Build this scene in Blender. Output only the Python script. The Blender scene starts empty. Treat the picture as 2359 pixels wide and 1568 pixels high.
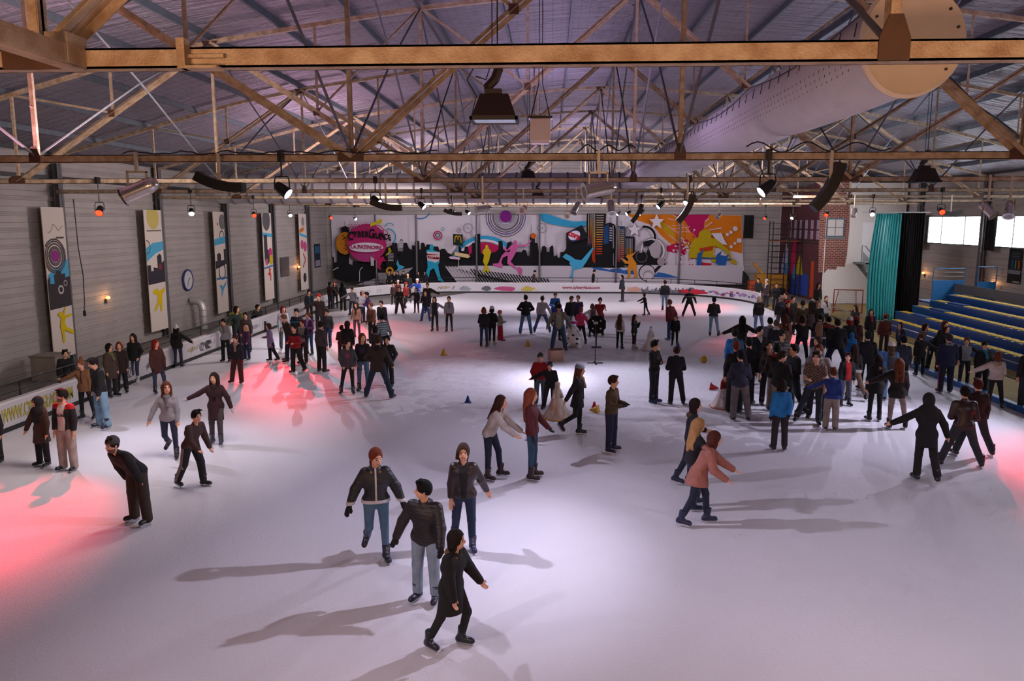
import bpy, bmesh, math, random
import numpy as np
from mathutils import Vector, Matrix
random.seed(7); np.random.seed(7)
SC = bpy.context.scene; COL = SC.collection
FPX, CX, CY = 1792.0, 1179.5, 784.0
CH = 5.15
PITCH = math.atan(276/FPX); YAW = math.atan(90.5*math.cos(PITCH)/FPX)
cp, sp, cy_, sy_ = math.cos(PITCH), math.sin(PITCH), math.cos(YAW), math.sin(YAW)
FWD = Vector((-sy_*cp, cy_*cp, -sp)); RGT = Vector((cy_, sy_, 0)); UPV = RGT.cross(FWD)
CAM = Vector((0, 0, CH))
def ray(px, py): return FWD*FPX + RGT*(px-CX) + UPV*(CY-py)
def G(px, py, z=0.0):
    d = ray(px, py); t = (z-CH)/d.z; return CAM + d*t
def PY(px, py, Y):
    d = ray(px, py); return CAM + d*(Y/d.y)
def PX(px, py, X):
    d = ray(px, py); return CAM + d*(X/d.x)
def proj(p):
    q = Vector(p)-CAM; w = q.dot(FWD); return CX+FPX*q.dot(RGT)/w, CY-FPX*q.dot(UPV)/w
cd = bpy.data.cameras.new('camera'); co = bpy.data.objects.new('camera', cd); COL.objects.link(co)
cd.sensor_width = 36; cd.lens = FPX/2359*36; cd.clip_end = 300; cd.clip_start = .05
co.matrix_world = Matrix((( RGT.x, UPV.x, -FWD.x, 0), (RGT.y, UPV.y, -FWD.y, 0), (RGT.z, UPV.z, -FWD.z, CH), (0,0,0,1)))
SC.camera = co
# ---------- materials
def lin(c):
    if isinstance(c, str):
        c = c.lstrip('#'); c = [int(c[i:i+2], 16)/255 for i in (0, 2, 4)]
    return tuple((x/12.92 if x <= .04045 else ((x+.055)/1.055)**2.4) for x in c)+(1,)
_M = {}
def mat(name, col, rough=.7, metal=0, noise=0, nscale=8, bump=0, bscale=40, spec=.5, emit=None, estr=0, stretch=(1,1,1), col2=None, obj=True, sheen=0, alpha=None):
    if name in _M: return _M[name]
    m = bpy.data.materials.new(name); m.use_nodes = True; nt = m.node_tree; N = nt.nodes; L = nt.links
    b = N['Principled BSDF']; b.inputs['Roughness'].default_value = rough; b.inputs['Metallic'].default_value = metal
    b.inputs['Base Color'].default_value = lin(col); b.inputs['Specular IOR Level'].default_value = spec
    if sheen: b.inputs['Sheen Weight'].default_value = sheen
    if emit:
        b.inputs['Emission Color'].default_value = lin(emit); b.inputs['Emission Strength'].default_value = estr
    if noise or bump:
        tc = N.new('ShaderNodeTexCoord'); mp = N.new('ShaderNodeMapping'); mp.inputs['Scale'].default_value = stretch
        L.new(tc.outputs['Object'], mp.inputs[0])
    if noise:
        n = N.new('ShaderNodeTexNoise'); n.inputs['Scale'].default_value = nscale; n.inputs['Detail'].default_value = 5
        L.new(mp.outputs[0], n.inputs[0])
        r = N.new('ShaderNodeMix'); r.data_type = 'RGBA'
        c = lin(col); c2 = lin(col2) if col2 else tuple(x*(1-noise) for x in c[:3])+(1,)
        r.inputs[6].default_value = c; r.inputs[7].default_value = c2
        rm = N.new('ShaderNodeMapRange'); rm.inputs[1].default_value = .35; rm.inputs[2].default_value = .7
        L.new(n.outputs[0], rm.inputs[0]); L.new(rm.outputs[0], r.inputs[0]); L.new(r.outputs[2], b.inputs['Base Color'])
    if bump:
        n2 = N.new('ShaderNodeTexNoise'); n2.inputs['Scale'].default_value = bscale; n2.inputs['Detail'].default_value = 3
        L.new(mp.outputs[0], n2.inputs[0]); bp = N.new('ShaderNodeBump'); bp.inputs['Strength'].default_value = bump; bp.inputs['Distance'].default_value = .02
        L.new(n2.outputs[0], bp.inputs['Height']); L.new(bp.outputs[0], b.inputs['Normal'])
    _M[name] = m; return m
def cloth(col, kind='f'):
    if kind == 'l': return mat('leather_'+col, col, .38, noise=.25, nscale=14, bump=.25, bscale=30)
    if kind == 'n': return mat('nylon_'+col, col, .48, noise=.2, nscale=6, bump=1.0, bscale=5, stretch=(1,1,5))
    if kind == 'd': return mat('denim_'+col, col, .85, noise=.35, nscale=5, bump=.2, bscale=60)
    return mat('fabric_'+col, col, .88, noise=.22, nscale=9, bump=.25, bscale=45)
# ---------- mesh builder
class MB:
    def __init__(s): s.v = []; s.f = []; s.mi = []; s.ms = []
    def m(s, material):
        if material not in s.ms: s.ms.append(material)
        return s.ms.index(material)
    def add(s, vs, fs, material=None):
        o = len(s.v); s.v += [tuple(x) for x in vs]; i = s.m(material) if material else 0
        for f in fs: s.f.append(tuple(o+k for k in f)); s.mi.append(i)
        return s
    def box(s, a, b, material=None):
        x0, y0, z0 = a; x1, y1, z1 = b
        vs = [(x0,y0,z0),(x1,y0,z0),(x1,y1,z0),(x0,y1,z0),(x0,y0,z1),(x1,y0,z1),(x1,y1,z1),(x0,y1,z1)]
        return s.add(vs, [(0,3,2,1),(4,5,6,7),(0,1,5,4),(1,2,6,5),(2,3,7,6),(3,0,4,7)], material)
    def bar(s, p, q, w, h=None, material=None, up=(0,0,1)):
        p = Vector(p); q = Vector(q); h = h or w; d = (q-p).normalized(); u = Vector(up)
        if abs(d.dot(u)) > .98: u = Vector((0,1,0))
        r = d.cross(u).normalized(); u = r.cross(d)
        vs = [c+r*(sx*w/2)+u*(sz*h/2) for c in (p, q) for sx, sz in ((-1,-1),(1,-1),(1,1),(-1,1))]
        return s.add(vs, [(0,1,2,3),(7,6,5,4),(0,4,5,1),(1,5,6,2),(2,6,7,3),(3,7,4,0)], material)
    def angle(s, p, q, w, t, material=None, up=(0,0,1), flip=1):
        p = Vector(p); q = Vector(q); d = (q-p).normalized(); u = Vector(up)
        if abs(d.dot(u)) > .98: u = Vector((0,1,0))
        r = d.cross(u).normalized(); u = r.cross(d)*flip
        s.bar(p, q, w, t, material, up=u)
        return s.bar(p+u*w/2-r*w/2, q+u*w/2-r*w/2, t, w, material, up=u)
    def tube(s, pts, r, n=8, material=None, cap=True, closed=False):
        pts = [Vector(p) for p in pts]; rs = r if isinstance(r, (list, tuple)) else [r]*len(pts); vs = []; prev = None; m = len(pts)
        for i, p in enumerate(pts):
            if closed: d = pts[(i+1) % m]-pts[i-1]
            else: d = pts[min(i+1, m-1)]-pts[max(i-1, 0)]
            d.normalize()
            if prev is None:
                u = Vector((0,0,1)) if abs(d.z) < .9 else Vector((1,0,0)); a = d.cross(u).normalized()
            else: a = (prev - d*prev.dot(d)).normalized()
            prev = a; b = d.cross(a)
            for k in range(n):
                t = 2*math.pi*k/n; vs.append(p+(a*math.cos(t)+b*math.sin(t))*rs[i])
        fs = []
        for i in range(m if closed else m-1):
            j = (i+1) % m
            for k in range(n): fs.append((i*n+k, i*n+(k+1) % n, j*n+(k+1) % n, j*n+k))
        if cap and not closed: fs += [tuple(range(n-1, -1, -1)), tuple((m-1)*n+k for k in range(n))]
        return s.add(vs, fs, material)
    def lathe(s, prof, n=16, material=None, c=(0,0,0), axis='z'):
        vs = []; fs = []
        for r, z in prof:
            for k in range(n):
                t = 2*math.pi*k/n; a, b = r*math.cos(t), r*math.sin(t)
                vs.append({'z': (c[0]+a, c[1]+b, c[2]+z), 'y': (c[0]+a, c[1]+z, c[2]+b), 'x': (c[0]+z, c[1]+a, c[2]+b)}[axis])
        for i in range(len(prof)-1):
            for k in range(n): fs.append((i*n+k, i*n+(k+1) % n, (i+1)*n+(k+1) % n, (i+1)*n+k))
        if prof[0][0] > 1e-5: fs.append(tuple(range(n-1, -1, -1)))
        if prof[-1][0] > 1e-5: fs.append(tuple((len(prof)-1)*n+k for k in range(n)))
        return s.add(vs, fs, material)
    def poly(s, pts, material=None):
        return s.add(pts, [tuple(range(len(pts)))], material)
    def prism(s, pts, off, material=None):
        n = len(pts); o = Vector(off); a = [Vector(p) for p in pts]
        return s.add(a+[p+o for p in a], [tuple(range(n-1,-1,-1)), tuple(range(n, 2*n))]+[(i, (i+1) % n, n+(i+1) % n, n+i) for i in range(n)], material)
    def xf(s, M, start=0):
        for i in range(start, len(s.v)): s.v[i] = tuple(M @ Vector(s.v[i]))
        return s
    def mesh(s, name, default=None, smooth=False, bevel=0):
        me = bpy.data.meshes.new(name); me.from_pydata(s.v, [], s.f)
        ms = s.ms or [default]
        for m in ms: me.materials.append(m)
        if len(ms) > 1: me.polygons.foreach_set('material_index', s.mi)
        bm = bmesh.new(); bm.from_mesh(me); bmesh.ops.recalc_face_normals(bm, faces=bm.faces); bm.to_mesh(me); bm.free()
        if smooth:
            me.polygons.foreach_set('use_smooth', [True]*len(me.polygons)); me.set_sharp_from_angle(angle=math.radians(38))
        me.update(); return me
    def build(s, name, material=None, parent=None, smooth=False, loc=None, bevel=0):
        o = bpy.data.objects.new(name, s.mesh(name, material, smooth)); COL.objects.link(o)
        if parent: o.parent = parent
        if loc is not None: o.location = loc
        if bevel:
            md = o.modifiers.new('b', 'BEVEL'); md.width = bevel; md.segments = 2; md.limit_method = 'ANGLE'
        return o
def tag(o, label=None, cat=None, group=None, kind=None):
    if label: o['label'] = label
    if cat: o['category'] = cat
    if group: o['group'] = group
    if kind: o['kind'] = kind
    return o
def empty(name, loc=(0,0,0), rz=0, label=None, cat=None, group=None):
    o = bpy.data.objects.new(name, None); COL.objects.link(o); o.location = loc; o.rotation_euler = (0,0,rz); o.empty_display_size = .1
    return tag(o, label, cat, group)
def copy_tree(o, parent=None):
    c = o.copy(); COL.objects.link(c)
    if parent: c.parent = parent
    for ch in list(o.children): copy_tree(ch, c)
    return c
def text_mesh(txt, size, material, name='lettering', parent=None, M=None, ext=.002, bold=.0, align='CENTER', sx=1.0):
    cu = bpy.data.curves.new(name, 'FONT'); cu.body = txt; cu.size = size; cu.align_x = align; cu.align_y = 'CENTER'; cu.extrude = ext; cu.offset = bold; cu.resolution_u = 3
    o = bpy.data.objects.new(name, cu); COL.objects.link(o)
    me = bpy.data.meshes.new_from_object(o.evaluated_get(bpy.context.evaluated_depsgraph_get())); COL.objects.unlink(o); bpy.data.objects.remove(o); bpy.data.curves.remove(cu)
    me.materials.clear(); me.materials.append(material)
    ob = bpy.data.objects.new(name, me); COL.objects.link(ob)
    if M is not None: ob.matrix_local = M @ Matrix.Diagonal((sx,1,1,1))
    if parent: ob.parent = parent
    return ob
# ---------- sculpted surfaces from distance fields
def nets(F, v, org):
    S = F < 0
    c = S[:-1,:-1,:-1].astype(np.int8)
    for dx in (0,1):
        for dy in (0,1):
            for dz in (0,1):
                if dx or dy or dz:
                    c = c + S[dx:S.shape[0]-1+dx, dy:S.shape[1]-1+dy, dz:S.shape[2]-1+dz]
    act = (c > 0) & (c < 8); I = np.argwhere(act)
    if len(I) == 0: return None
    idm = np.full(act.shape, -1, np.int32); idm[act] = np.arange(len(I))
    off = np.array([(a,b,d) for a in (0,1) for b in (0,1) for d in (0,1)])
    val = np.stack([F[I[:,0]+o[0], I[:,1]+o[1], I[:,2]+o[2]] for o in off], 1)
    pos = np.zeros((len(I),3), np.float32); cnt = np.zeros(len(I), np.float32)
    for i in range(8):
        for j in range(i+1, 8):
            if np.abs(off[i]-off[j]).sum() == 1:
                a, b = val[:,i], val[:,j]; m = (a < 0) != (b < 0); t = np.where(m, a/np.where(m, a-b, 1), 0)
                p = off[i][None]+t[:,None]*(off[j]-off[i])[None]; pos += p*m[:,None]; cnt += m
    V = (I + pos/cnt[:,None])*v + org
    Q = []
    for ax in range(3):
        u, w = (ax+1) % 3, (ax+2) % 3
        A = np.take(S, range(0, S.shape[ax]-1), ax); B = np.take(S, range(1, S.shape[ax]), ax)
        E = np.argwhere(A != B); n = np.array(idm.shape)
        ok = (E[:,u] >= 1) & (E[:,w] >= 1) & (E[:,u] < n[u]) & (E[:,w] < n[w]); E = E[ok]
        inside = A[E[:,0],E[:,1],E[:,2]]
        def g(du, dw):
            K = E.copy(); K[:,u] += du; K[:,w] += dw; return idm[K[:,0],K[:,1],K[:,2]]
        q = np.stack([g(-1,-1), g(0,-1), g(0,0), g(-1,0)], 1); q[~inside] = q[~inside][:, ::-1]; Q.append(q)
    Q = np.concatenate(Q); Q = Q[(Q >= 0).all(1)]
    return V, Q
def C(a, b, ra, rb=None, k=.02): return ('c', np.array(a, np.float32), np.array(b, np.float32), ra, ra if rb is None else rb, k)
def FL(R, o, a, b, ra, rb, fl, k=.03): return ('f', np.array(a, np.float32), np.array(b, np.float32), ra, rb, k, R, o, fl)
def EL(R, o, c, r, k=.02): return ('e', np.array(c, np.float32), np.array(r, np.float32), R, o, k)
def seg(P, a, b, ra, rb):
    ab = b-a; t = np.clip(((P-a) @ ab)/max(float(ab@ab), 1e-9), 0, 1)
    return np.linalg.norm(P-a-t[:,None]*ab, axis=1)-(ra+(rb-ra)*t)
def sdf1(p, P):
    if p[0] == 'c': return seg(P, p[1], p[2], p[3], p[4])
    if p[0] == 'f':
        Q = (P-p[7]) @ p[6].T; s = np.array([1, p[8], 1], np.float32)
        return seg(Q/s, p[1]/s, p[2]/s, p[3], p[4])*(.5+.5*p[8])
    Q = (P-p[4]) @ p[3].T - p[1]; l = np.linalg.norm(Q/p[2], axis=1); l2 = np.linalg.norm(Q/(p[2]*p[2]), axis=1)+1e-6
    return l*(l-1)/l2
def sdf(prims, P, cuts=()):
    d = None
    for p in prims:
        e = sdf1(p, P); k = p[5]
        if d is None: d = e
        else:
            h = np.maximum(k-np.abs(d-e), 0)/k; d = np.minimum(d, e)-h*h*k*.25
    for c in cuts:
        if c[0] == 'p': d = np.maximum(d, (P-c[1]) @ c[2])
        else: d = np.maximum(d, -sdf1(c[1], P)+0.0)
    return d
def bounds(prims):
    lo = []; hi = []
    for p in prims:
        if p[0] == 'c': pts = np.array([p[1], p[2]]); r = max(p[3], p[4])
        elif p[0] == 'f': pts = np.array([p[1], p[2]]) @ p[6] + p[7]; r = max(p[3], p[4])
        else: pts = (p[1] @ p[3] + p[4])[None]; r = float(max(p[2]))
        lo.append(pts.min(0)-r); hi.append(pts.max(0)+r)
    return np.min(lo, 0), np.max(hi, 0)
def sculpt(prims, v, cuts=()):
    lo, hi = bounds(prims); lo = lo-2*v; B = 4
    n = np.ceil((hi-lo+2*v)/v/B).astype(int)+1
    cc = np.stack(np.meshgrid(*[(np.arange(k)+.5)*B*v for k in n], indexing='ij'), -1).reshape(-1,3).astype(np.float32)+lo
    d = sdf(prims, cc, cuts).reshape(n); near = np.abs(d) < B*v*1.45
    F = np.repeat(np.repeat(np.repeat(d.astype(np.float32), B, 0), B, 1), B, 2)
    nb = np.argwhere(near)
    if len(nb) == 0: return None
    o = np.stack(np.meshgrid(*[np.arange(B)]*3, indexing='ij'), -1).reshape(-1,3)
    ii = (nb[:,None]*B+o[None]).reshape(-1,3); P = (ii*v).astype(np.float32)+lo
    F[ii[:,0],ii[:,1],ii[:,2]] = sdf(prims, P.astype(np.float32), cuts)
    F[0]=F[-1]=1; F[:,0]=F[:,-1]=1; F[:,:,0]=F[:,:,-1]=1
    return nets(F, v, lo)
def nmesh(name, V, Q, mats, mi=None):
    me = bpy.data.meshes.new(name); me.vertices.add(len(V)); me.vertices.foreach_set('co', V.astype(np.float32).ravel())
    me.loops.add(len(Q)*4); me.loops.foreach_set('vertex_index', Q.astype(np.int32).ravel())
    me.polygons.add(len(Q)); me.polygons.foreach_set('loop_start', np.arange(0, len(Q)*4, 4, dtype=np.int32)); me.polygons.foreach_set('loop_total', np.full(len(Q), 4, np.int32))
    for m in mats: me.materials.append(m)
    if mi is not None and len(mats) > 1: me.polygons.foreach_set('material_index', mi.astype(np.int32))
    me.polygons.foreach_set('use_smooth', np.ones(len(Q), bool)); me.update(calc_edges=True); return me
def nobj(name, r, mats, parent=None, mi=None):
    if r is None: return None
    o = bpy.data.objects.new(name, nmesh(name, r[0], r[1], mats, mi)); COL.objects.link(o)
    if parent: o.parent = parent
    return o
def rot(ax, deg):
    return np.array(Matrix.Rotation(math.radians(deg), 3, ax), np.float32)   # world = R @ local
I3 = np.eye(3, dtype=np.float32)
def nrm(v): v = np.array(v, float); return (v/np.linalg.norm(v)).astype(np.float32)
# arm directions as (forward, outward, up), legs likewise
ARM = {'d': ((.03,.16,-1),(.2,.02,-1)), 'o': ((.05,.5,-.85),(.2,.35,-.9)), 'O': ((.1,1,-.6),(.1,1,-.45)), 'f': ((.6,.12,-.75),(1,.05,-.2)),
 'F': ((1,.1,-.45),(1,-.05,-.12)), 'p': ((-.2,.32,-.92),(.5,-.3,-.8)), 'b': ((.1,.22,-1),(.9,-.4,.05)), 'B': ((.45,.1,-.9),(.45,-.3,.85)),
 'k': ((-.5,.1,-.85),(-.65,-.25,-.55)), 'c': ((.25,.2,-.95),(.5,-.85,.12)), 's': ((-.3,.4,-.85),(-.35,.35,-.85)), 'l': ((.35,.3,-.9),(.55,.2,-.75)),
 'r': ((.2,.9,-.3),(.1,.9,-.1)), 'v': ((.3,.42,-.85),(.45,.3,-.6)), 'u': ((.3,.5,.6),(.3,.2,.9)), 'g': ((.3,.12,-.95),(.3,-.1,-.95)), 'h': ((-.1,.5,-.8),(.5,-.6,-.35)), 'a': ((.55,.5,-.6),(.8,.3,-.3)), 'R': ((.1,1,-.75),(.0,1,-.8))}
LEG = {'n': ((.04,.05,-1),(-.03,.03,-1)), 'w': ((.03,.2,-1),(0,.16,-1)), 'W': ((.02,.36,-1),(0,.32,-1)), 'f': ((.33,.06,-.95),(.08,.04,-1)),
 'b': ((-.2,.08,-1),(-.45,.08,-.9)), 'k': ((-.05,.04,-1),(-.85,.05,-.6)), 'q': ((.38,.1,-.9),(-.28,.06,-.95)), 'x': ((1,.1,-.08),(.08,0,-1)),
 'i': ((.02,.0,-1),(0,.0,-1)), 'B': ((-.35,.05,-1),(-.4,.05,-.95)), 'X': ((-.03,-.06,-1),(-.03,-.06,-1)), 'y': ((.8,.15,-.6),(.1,.1,-1)),'S': ((.1,.34,-.95),(-.1,.38,-.9))}
SKIN = ['#d9a284','#c98f6e','#e2b094','#b97f5e']
_skate = {}
def skate_meshes(kind, col):
    key = (kind, col)
    if key in _skate: return _skate[key]
    pr = [C((0,-.018,.13),(0,.0,-.01),.064,.054), C((0,.035,-.04),(0,-.14,-.05),.047,.04,.04), C((0,.045,-.06),(0,-.16,-.06),.04,.037,.03)]
    r = sculpt(pr, .012, [('p', np.array([0,0,-.085]), np.array([0,0,-1.])), ('p', np.array([0,0,.15]), np.array([0,0,1.]))])
    V, Q = r; cz = V[Q].mean(1)
    mi = np.zeros(len(Q), int); mi[(np.abs(cz[:,0]) < .02) & (cz[:,1] < -.05) & (cz[:,1] > -.13) & ((np.abs((cz[:,2]-cz[:,1]) % .036-.018) < .006))] = 1
    if kind == 'w': mi[cz[:,2] < -.078] = 1
    lace = cloth('#9a98a0' if kind != 'w' else '#555560')
    boot = nmesh('boot', V, Q, [cloth(col, 'l'), lace], mi)
    b = MB(); b.box((-.003,-.17,-.128),(.003,.085,-.105)); b.box((-.012,-.13,-.108),(.012,-.07,-.082)); b.box((-.012,.0,-.108),(.012,.06,-.082))
    blade = b.mesh('blade', mat('skate_steel', '#c9ccd4', .3, .9) if kind != 'h' else mat('skate_holder', '#d8d8de', .5))
    _skate[key] = (boot, blade); return _skate[key]
NP = [0]
def person(label, px, py, hy, ang=0, pose='dd nn', lean=3, side=0, top='#222228', tk=.022, hem=.08, tm='f', pat=None, c2='#dddddd', bot='#1c2030', bw=.018, bm='d',
           hair='s', hc='#2a1c14', hat=None, hatc='#222222', scarf=None, glove=None, sk='k', skc='#15161c', hood=None, turn=0, nod=0, skin=0, wid=1.0, sleeve=1, pos=None, zg=0.0, tall=None,
           z0=None, collar=False, extra=None, c3=None, twist=0, flare=0, group='skaters on the ice', noskate=False):
    NP[0] += 1
    g = Vector(pos) if pos else G(px, py, zg)
    if not pos:
        dd = Vector((g.x, g.y, 0)).normalized(); g0 = g.copy()
        for st_ in (0, .12, -.12, .25, -.25, .4, -.4, .55, -.55, .7, .85, 1.0):
            g = g0+dd*st_
            if all((g.x-a)**2+(g.y-b)**2 > .5**2 for a, b in POSN): break
        POSN.append((g.x, g.y))
    D = math.hypot(g.x, g.y); v = min(max(.0085, D*.00058), .026)
    A, Lg = pose.split(); fem = hair in 'lpcmb'
    sh = (.150 if fem else .172)*wid; hipw = .095*wid
    # torso frame
    RT = rot('Z', twist) @ rot('X', lean) @ rot('Y', side)     # local forward is -Y ; lean tips the head towards -Y
    def W(p): return (RT @ np.array(p, np.float32))
    pel = np.array([0,0,.955], np.float32)
    def dirv(d, s, R=None):
        x = np.array([s*d[1], -d[0], d[2]], np.float32); x = x/np.linalg.norm(x)
        return (R @ x) if R is not None else x
    legs = []
    for s, c in ((-1, Lg[0]), (1, Lg[1])):
        hp = pel+np.array([s*hipw, 0, -.01]); T, Sd = LEG[c]; kn = hp+dirv(T, s)*.42; an = kn+dirv(Sd, s)*.41
        legs.append((hp, kn, an, dirv(Sd, s), s, c))
    zmin = min(l[2][2] for l in legs)
    pel_shift = .128-zmin
    if 'x' in Lg or 'y' in Lg: pel_shift = .128-zmin
    for i, l in enumerate(legs):
        legs[i] = tuple([l[0]+[0,0,pel_shift], l[1]+[0,0,pel_shift], l[2]+[0,0,pel_shift]]+list(l[3:]))
    pel = pel+np.array([0,0,pel_shift], np.float32)
    RTt = RT.T.copy()
    nb = pel+W((0,0,.47)); hd_pitch = nod-lean*.75
    RH = rot('Z', turn+twist) @ rot('X', nod+lean*.2) @ rot('Y', side*.3); RHt = RH.T.copy()*np.float32(1/1.11)
    hc0 = nb + W((0,0,.09)) + RH @ np.array([0,-.015,.115], np.float32)
    def H(p): return hc0 + RH @ (np.array(p, np.float32)*np.float32(1.11))
    arms = []
    for s, c in ((-1, A[0]), (1, A[1])):
        so = pel+W((s*sh, 0, .435)); U, Ld = ARM[c]; el = so+dirv(U, s, RT)*.285; wr = el+dirv(Ld, s, RT)*.245
        arms.append((so, el, wr, dirv(Ld, s, RT), s))
    # ---- body
    B = [FL(RTt, pel, (-.06*wid,0,0),(.06*wid,0,0),.115,.115,.78), FL(RTt, pel, (0,0,.02),(0,0,.3),.12*wid,.135*wid,.72), FL(RTt, pel, (-.07*wid,0,.32),(.07*wid,0,.32),.125,.125,.75),
         FL(RTt, pel, (-sh*.8,0,.43),(sh*.8,0,.43),.06,.06,.9), C(nb-W((0,0,.04)), H((0,.01,-.07)), .056,.05,.02),
         EL(RHt, hc0, (0,.005,.012), (.077,.096,.108), .02), EL(RHt, hc0, (0,-.03,-.055), (.052,.058,.062), .03), EL(RHt, hc0, (0,-.098,-.018), (.011,.018,.024), .012)]
    for s in (-1, 1): B.append(EL(RHt, hc0, (s*.077,.008,-.012), (.01,.02,.03), .006))
    hands = []
    for so, el, wr, ld, s in arms:
        B += [C(so, el, .052,.042,.03), C(el, wr, .042,.028,.02)]
        fw = ld; side_v = nrm(np.cross(fw, (RT @ np.array([0,-1,0], np.float32))) + 1e-4); pn = nrm(np.cross(side_v, fw))
        hb = wr+fw*.03; hh = [C(wr, wr+fw*.075, .026,.032,.015)]
        if v < .0095:
            hh = []
            for q, (off, ln) in enumerate(((-.026,.072),(-.009,.082),(.009,.078),(.026,.06))):
                a0 = wr+fw*.02+side_v*off*.7; a1 = wr+fw*.085+side_v*off; m1 = a1+fw*ln*.5+pn*.008; m2 = m1+fw*ln*.38-pn*(-.02)
                hh += [C(a0, a1, .017,.0125,.012), C(a1, m1, .0095,.009,.006), C(m1, m2, .009,.0078,.004)]
            tb = wr+fw*.03-side_v*.026; t1 = tb-side_v*.028+fw*.035+pn*.01; hh += [C(tb, t1, .013,.0105,.01), C(t1, t1+fw*.03+pn*.006, .0105,.0085,.004)]
        else:
            hh += [C(wr+fw*.07-side_v*.012, wr+fw*.15+pn*.015, .016,.012,.01), C(wr+fw*.07+side_v*.014, wr+fw*.14+pn*.02, .016,.012,.01), C(wr+fw*.03-side_v*.03, wr+fw*.085-side_v*.045, .014,.011,.01)]
        B += hh; hands.append((hh, wr, fw))
    for hp, kn, an, sd, s, c in legs:
        B += [C(hp, kn, .088*wid**.5,.057,.03), C(kn, an, .055,.034,.02), C(an, an+np.array([0,-.02,-.03]), .036,.03,.02)]
    r = sculpt(B, v)
    V, Q = r; sm = mat('skin_%d' % skin, SKIN[skin % 4], .55, noise=.08, nscale=30)
    cen = (V[Q].mean(1)-hc0) @ RH/1.11
    mats = [sm, mat('lips', '#a8574c', .5), mat('eyes', '#241c1a', .3), mat('eye_white', '#cfc8c4', .4), mat('brow_'+hc, hc, .8), mat('stubble', '#6a4a3a', .8)]
    mi = np.zeros(len(Q), int); fr = cen[:,1] < -.05; ax = np.abs(cen[:,0]); z = cen[:,2]
    if v < .016:
        mi[fr & (ax < .024) & (np.abs(z+.062) < .0065)] = 1
        mi[fr & (np.abs(ax-.031) < .016) & (np.abs(z-.002) < .0075)] = 3
        mi[fr & (np.abs(ax-.031) < .0075) & (np.abs(z-.002) < .0085)] = 2
        mi[fr & (np.abs(ax-.031) < .02) & (np.abs(z-.024) < .0055)] = 4
    if extra and 'beard' in extra: mi[(cen[:,1] < .0) & (z < -.045) & (z > -.12) & (mi == 0)] = 5
    root = nobj('person', r, mats, None, mi)
    def part(nm, pr, mats_, cuts=(), fn=None, vv=None, par=None):
        rr = sculpt(pr, vv or v, cuts)
        if rr is None: return None
        m_ = fn(rr[0][rr[1]].mean(1)) if fn else None
        return nobj(nm, rr, mats_, par or root, m_)
    # ---- trousers
    t = bw; pr = [FL(RTt, pel, (-.065*wid,0,-.01),(.065*wid,0,-.01),.118+t*.5,.118+t*.5,.8), FL(RTt, pel, (0,0,0),(0,0,.1),.125*wid,.125*wid,.76)]
    cuts = [('p', pel+W((0,0,.12)), W((0,0,1)))]
    for hp, kn, an, sd, s, c in legs:
        ends = an+nrm(sd)*(-.09 if bw < .012 else (-.03 if bw < .03 else .02))
        pr += [C(hp, kn, .09*wid**.5+t*.7,.058+t,.03), C(kn, ends, .058+t*.95,max(.048+t*.95, .074 if bw >= .014 else 0),.02)]
    cb = cloth(bot, bm); bmats = [cb]
    fn = None
    if extra and 'legstripe' in extra:
        bmats = [cb, cloth(extra['legstripe'])]
        def fn(c):
            m_ = np.zeros(len(c), int)
            for hp, kn, an, sd, s, cc in legs:
                for a_, b_ in ((hp, kn), (kn, an)):
                    ab = b_-a_; tt = np.clip(((c-a_)@ab)/(ab@ab), 0, 1); q = c-a_-tt[:,None]*ab
                    m_[(np.linalg.norm(q, axis=1) < .12) & (q[:,0]*s > .035) & (np.abs(q[:,1]) < .035) & (c[:,0]*s > .0)] = 1
            return m_
    part('trousers', pr, bmats, cuts, fn)
    if extra and 'skirt' in extra:
        part('skirt', [FL(RTt, pel, (0,0,.08),(0,0,-.24),.14,.2,.85)], [cloth(extra['skirt'])], [('p', pel+W((0,0,-.24)), W((0,0,-1)))])
    # ---- top
    t = tk; pr = [FL(RTt, pel, (-.072*wid,0,-.01),(.072*wid,0,-.01),.112+max(t,bw*.7+.012),.112+max(t,bw*.7+.012),.84), FL(RTt, pel, (0,0,.02),(0,0,.3),.128*wid+t*1.15,.136*wid+t,.77), FL(RTt, pel, (-.07*wid,0,.32),(.07*wid,0,.32),.125+t,.125+t,.78),
         FL(RTt, pel, (-sh*.75,0,.432),(sh*.75,0,.432),.05+t*.8,.05+t*.8,.95), C(nb-W((0,0,.03)), nb+W((0,0,.035)), .065+t*.5,.062+t*.4,.03)]
    hm = max(hem, .02)
    if hem > .12:
        legc = (legs[0][1]+legs[1][1])/2; dn = nrm(nrm(legc-pel)*.6+W((0,0,-1))*.4)
        pr.append(C(pel, pel+dn*(hem+.04), .13*wid+t, .15*wid+t+flare, .04))
        if flare < .03: pr[-1] = FL(np.array(RTt), pel, (0,0,0), RT.T@(dn*(hem+.04)), .155*wid+t*.8, .17*wid+t+flare, .82, .04)
        cuts = [('p', pel+dn*hem, dn)]
    else: cuts = [('p', pel+W((0,0,-hem)), W((0,0,-1)))]
    cuts.append(('s', C(nb+W((0,-.012,.055 if collar or tm in 'ln' else .035)), nb+W((0,-.06,.25)), .058,.09)))
    if pat and ('open' in pat or 'vneck' in pat): cuts.append(('s', C(nb+W((0,-.075,.03)), nb+W((0,-.12,.03)), .035,.04)))
    for so, el, wr, ld, s in arms:
        if sleeve: pr += [C(so, el, .05+t*.85,.044+t,.03), C(el, wr+ld*(.005 if tk < .03 else .0), .045+t,.034+t*.75,.02)]
        else: pr += [C(so, so+(el-so)*.55, .058+t,.058+t,.03)]
    m1 = cloth(top, tm); m2 = cloth(c2, 'f'); tmats = [m1, m2, cloth(c3 or c2, 'f')]; fn = None
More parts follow.
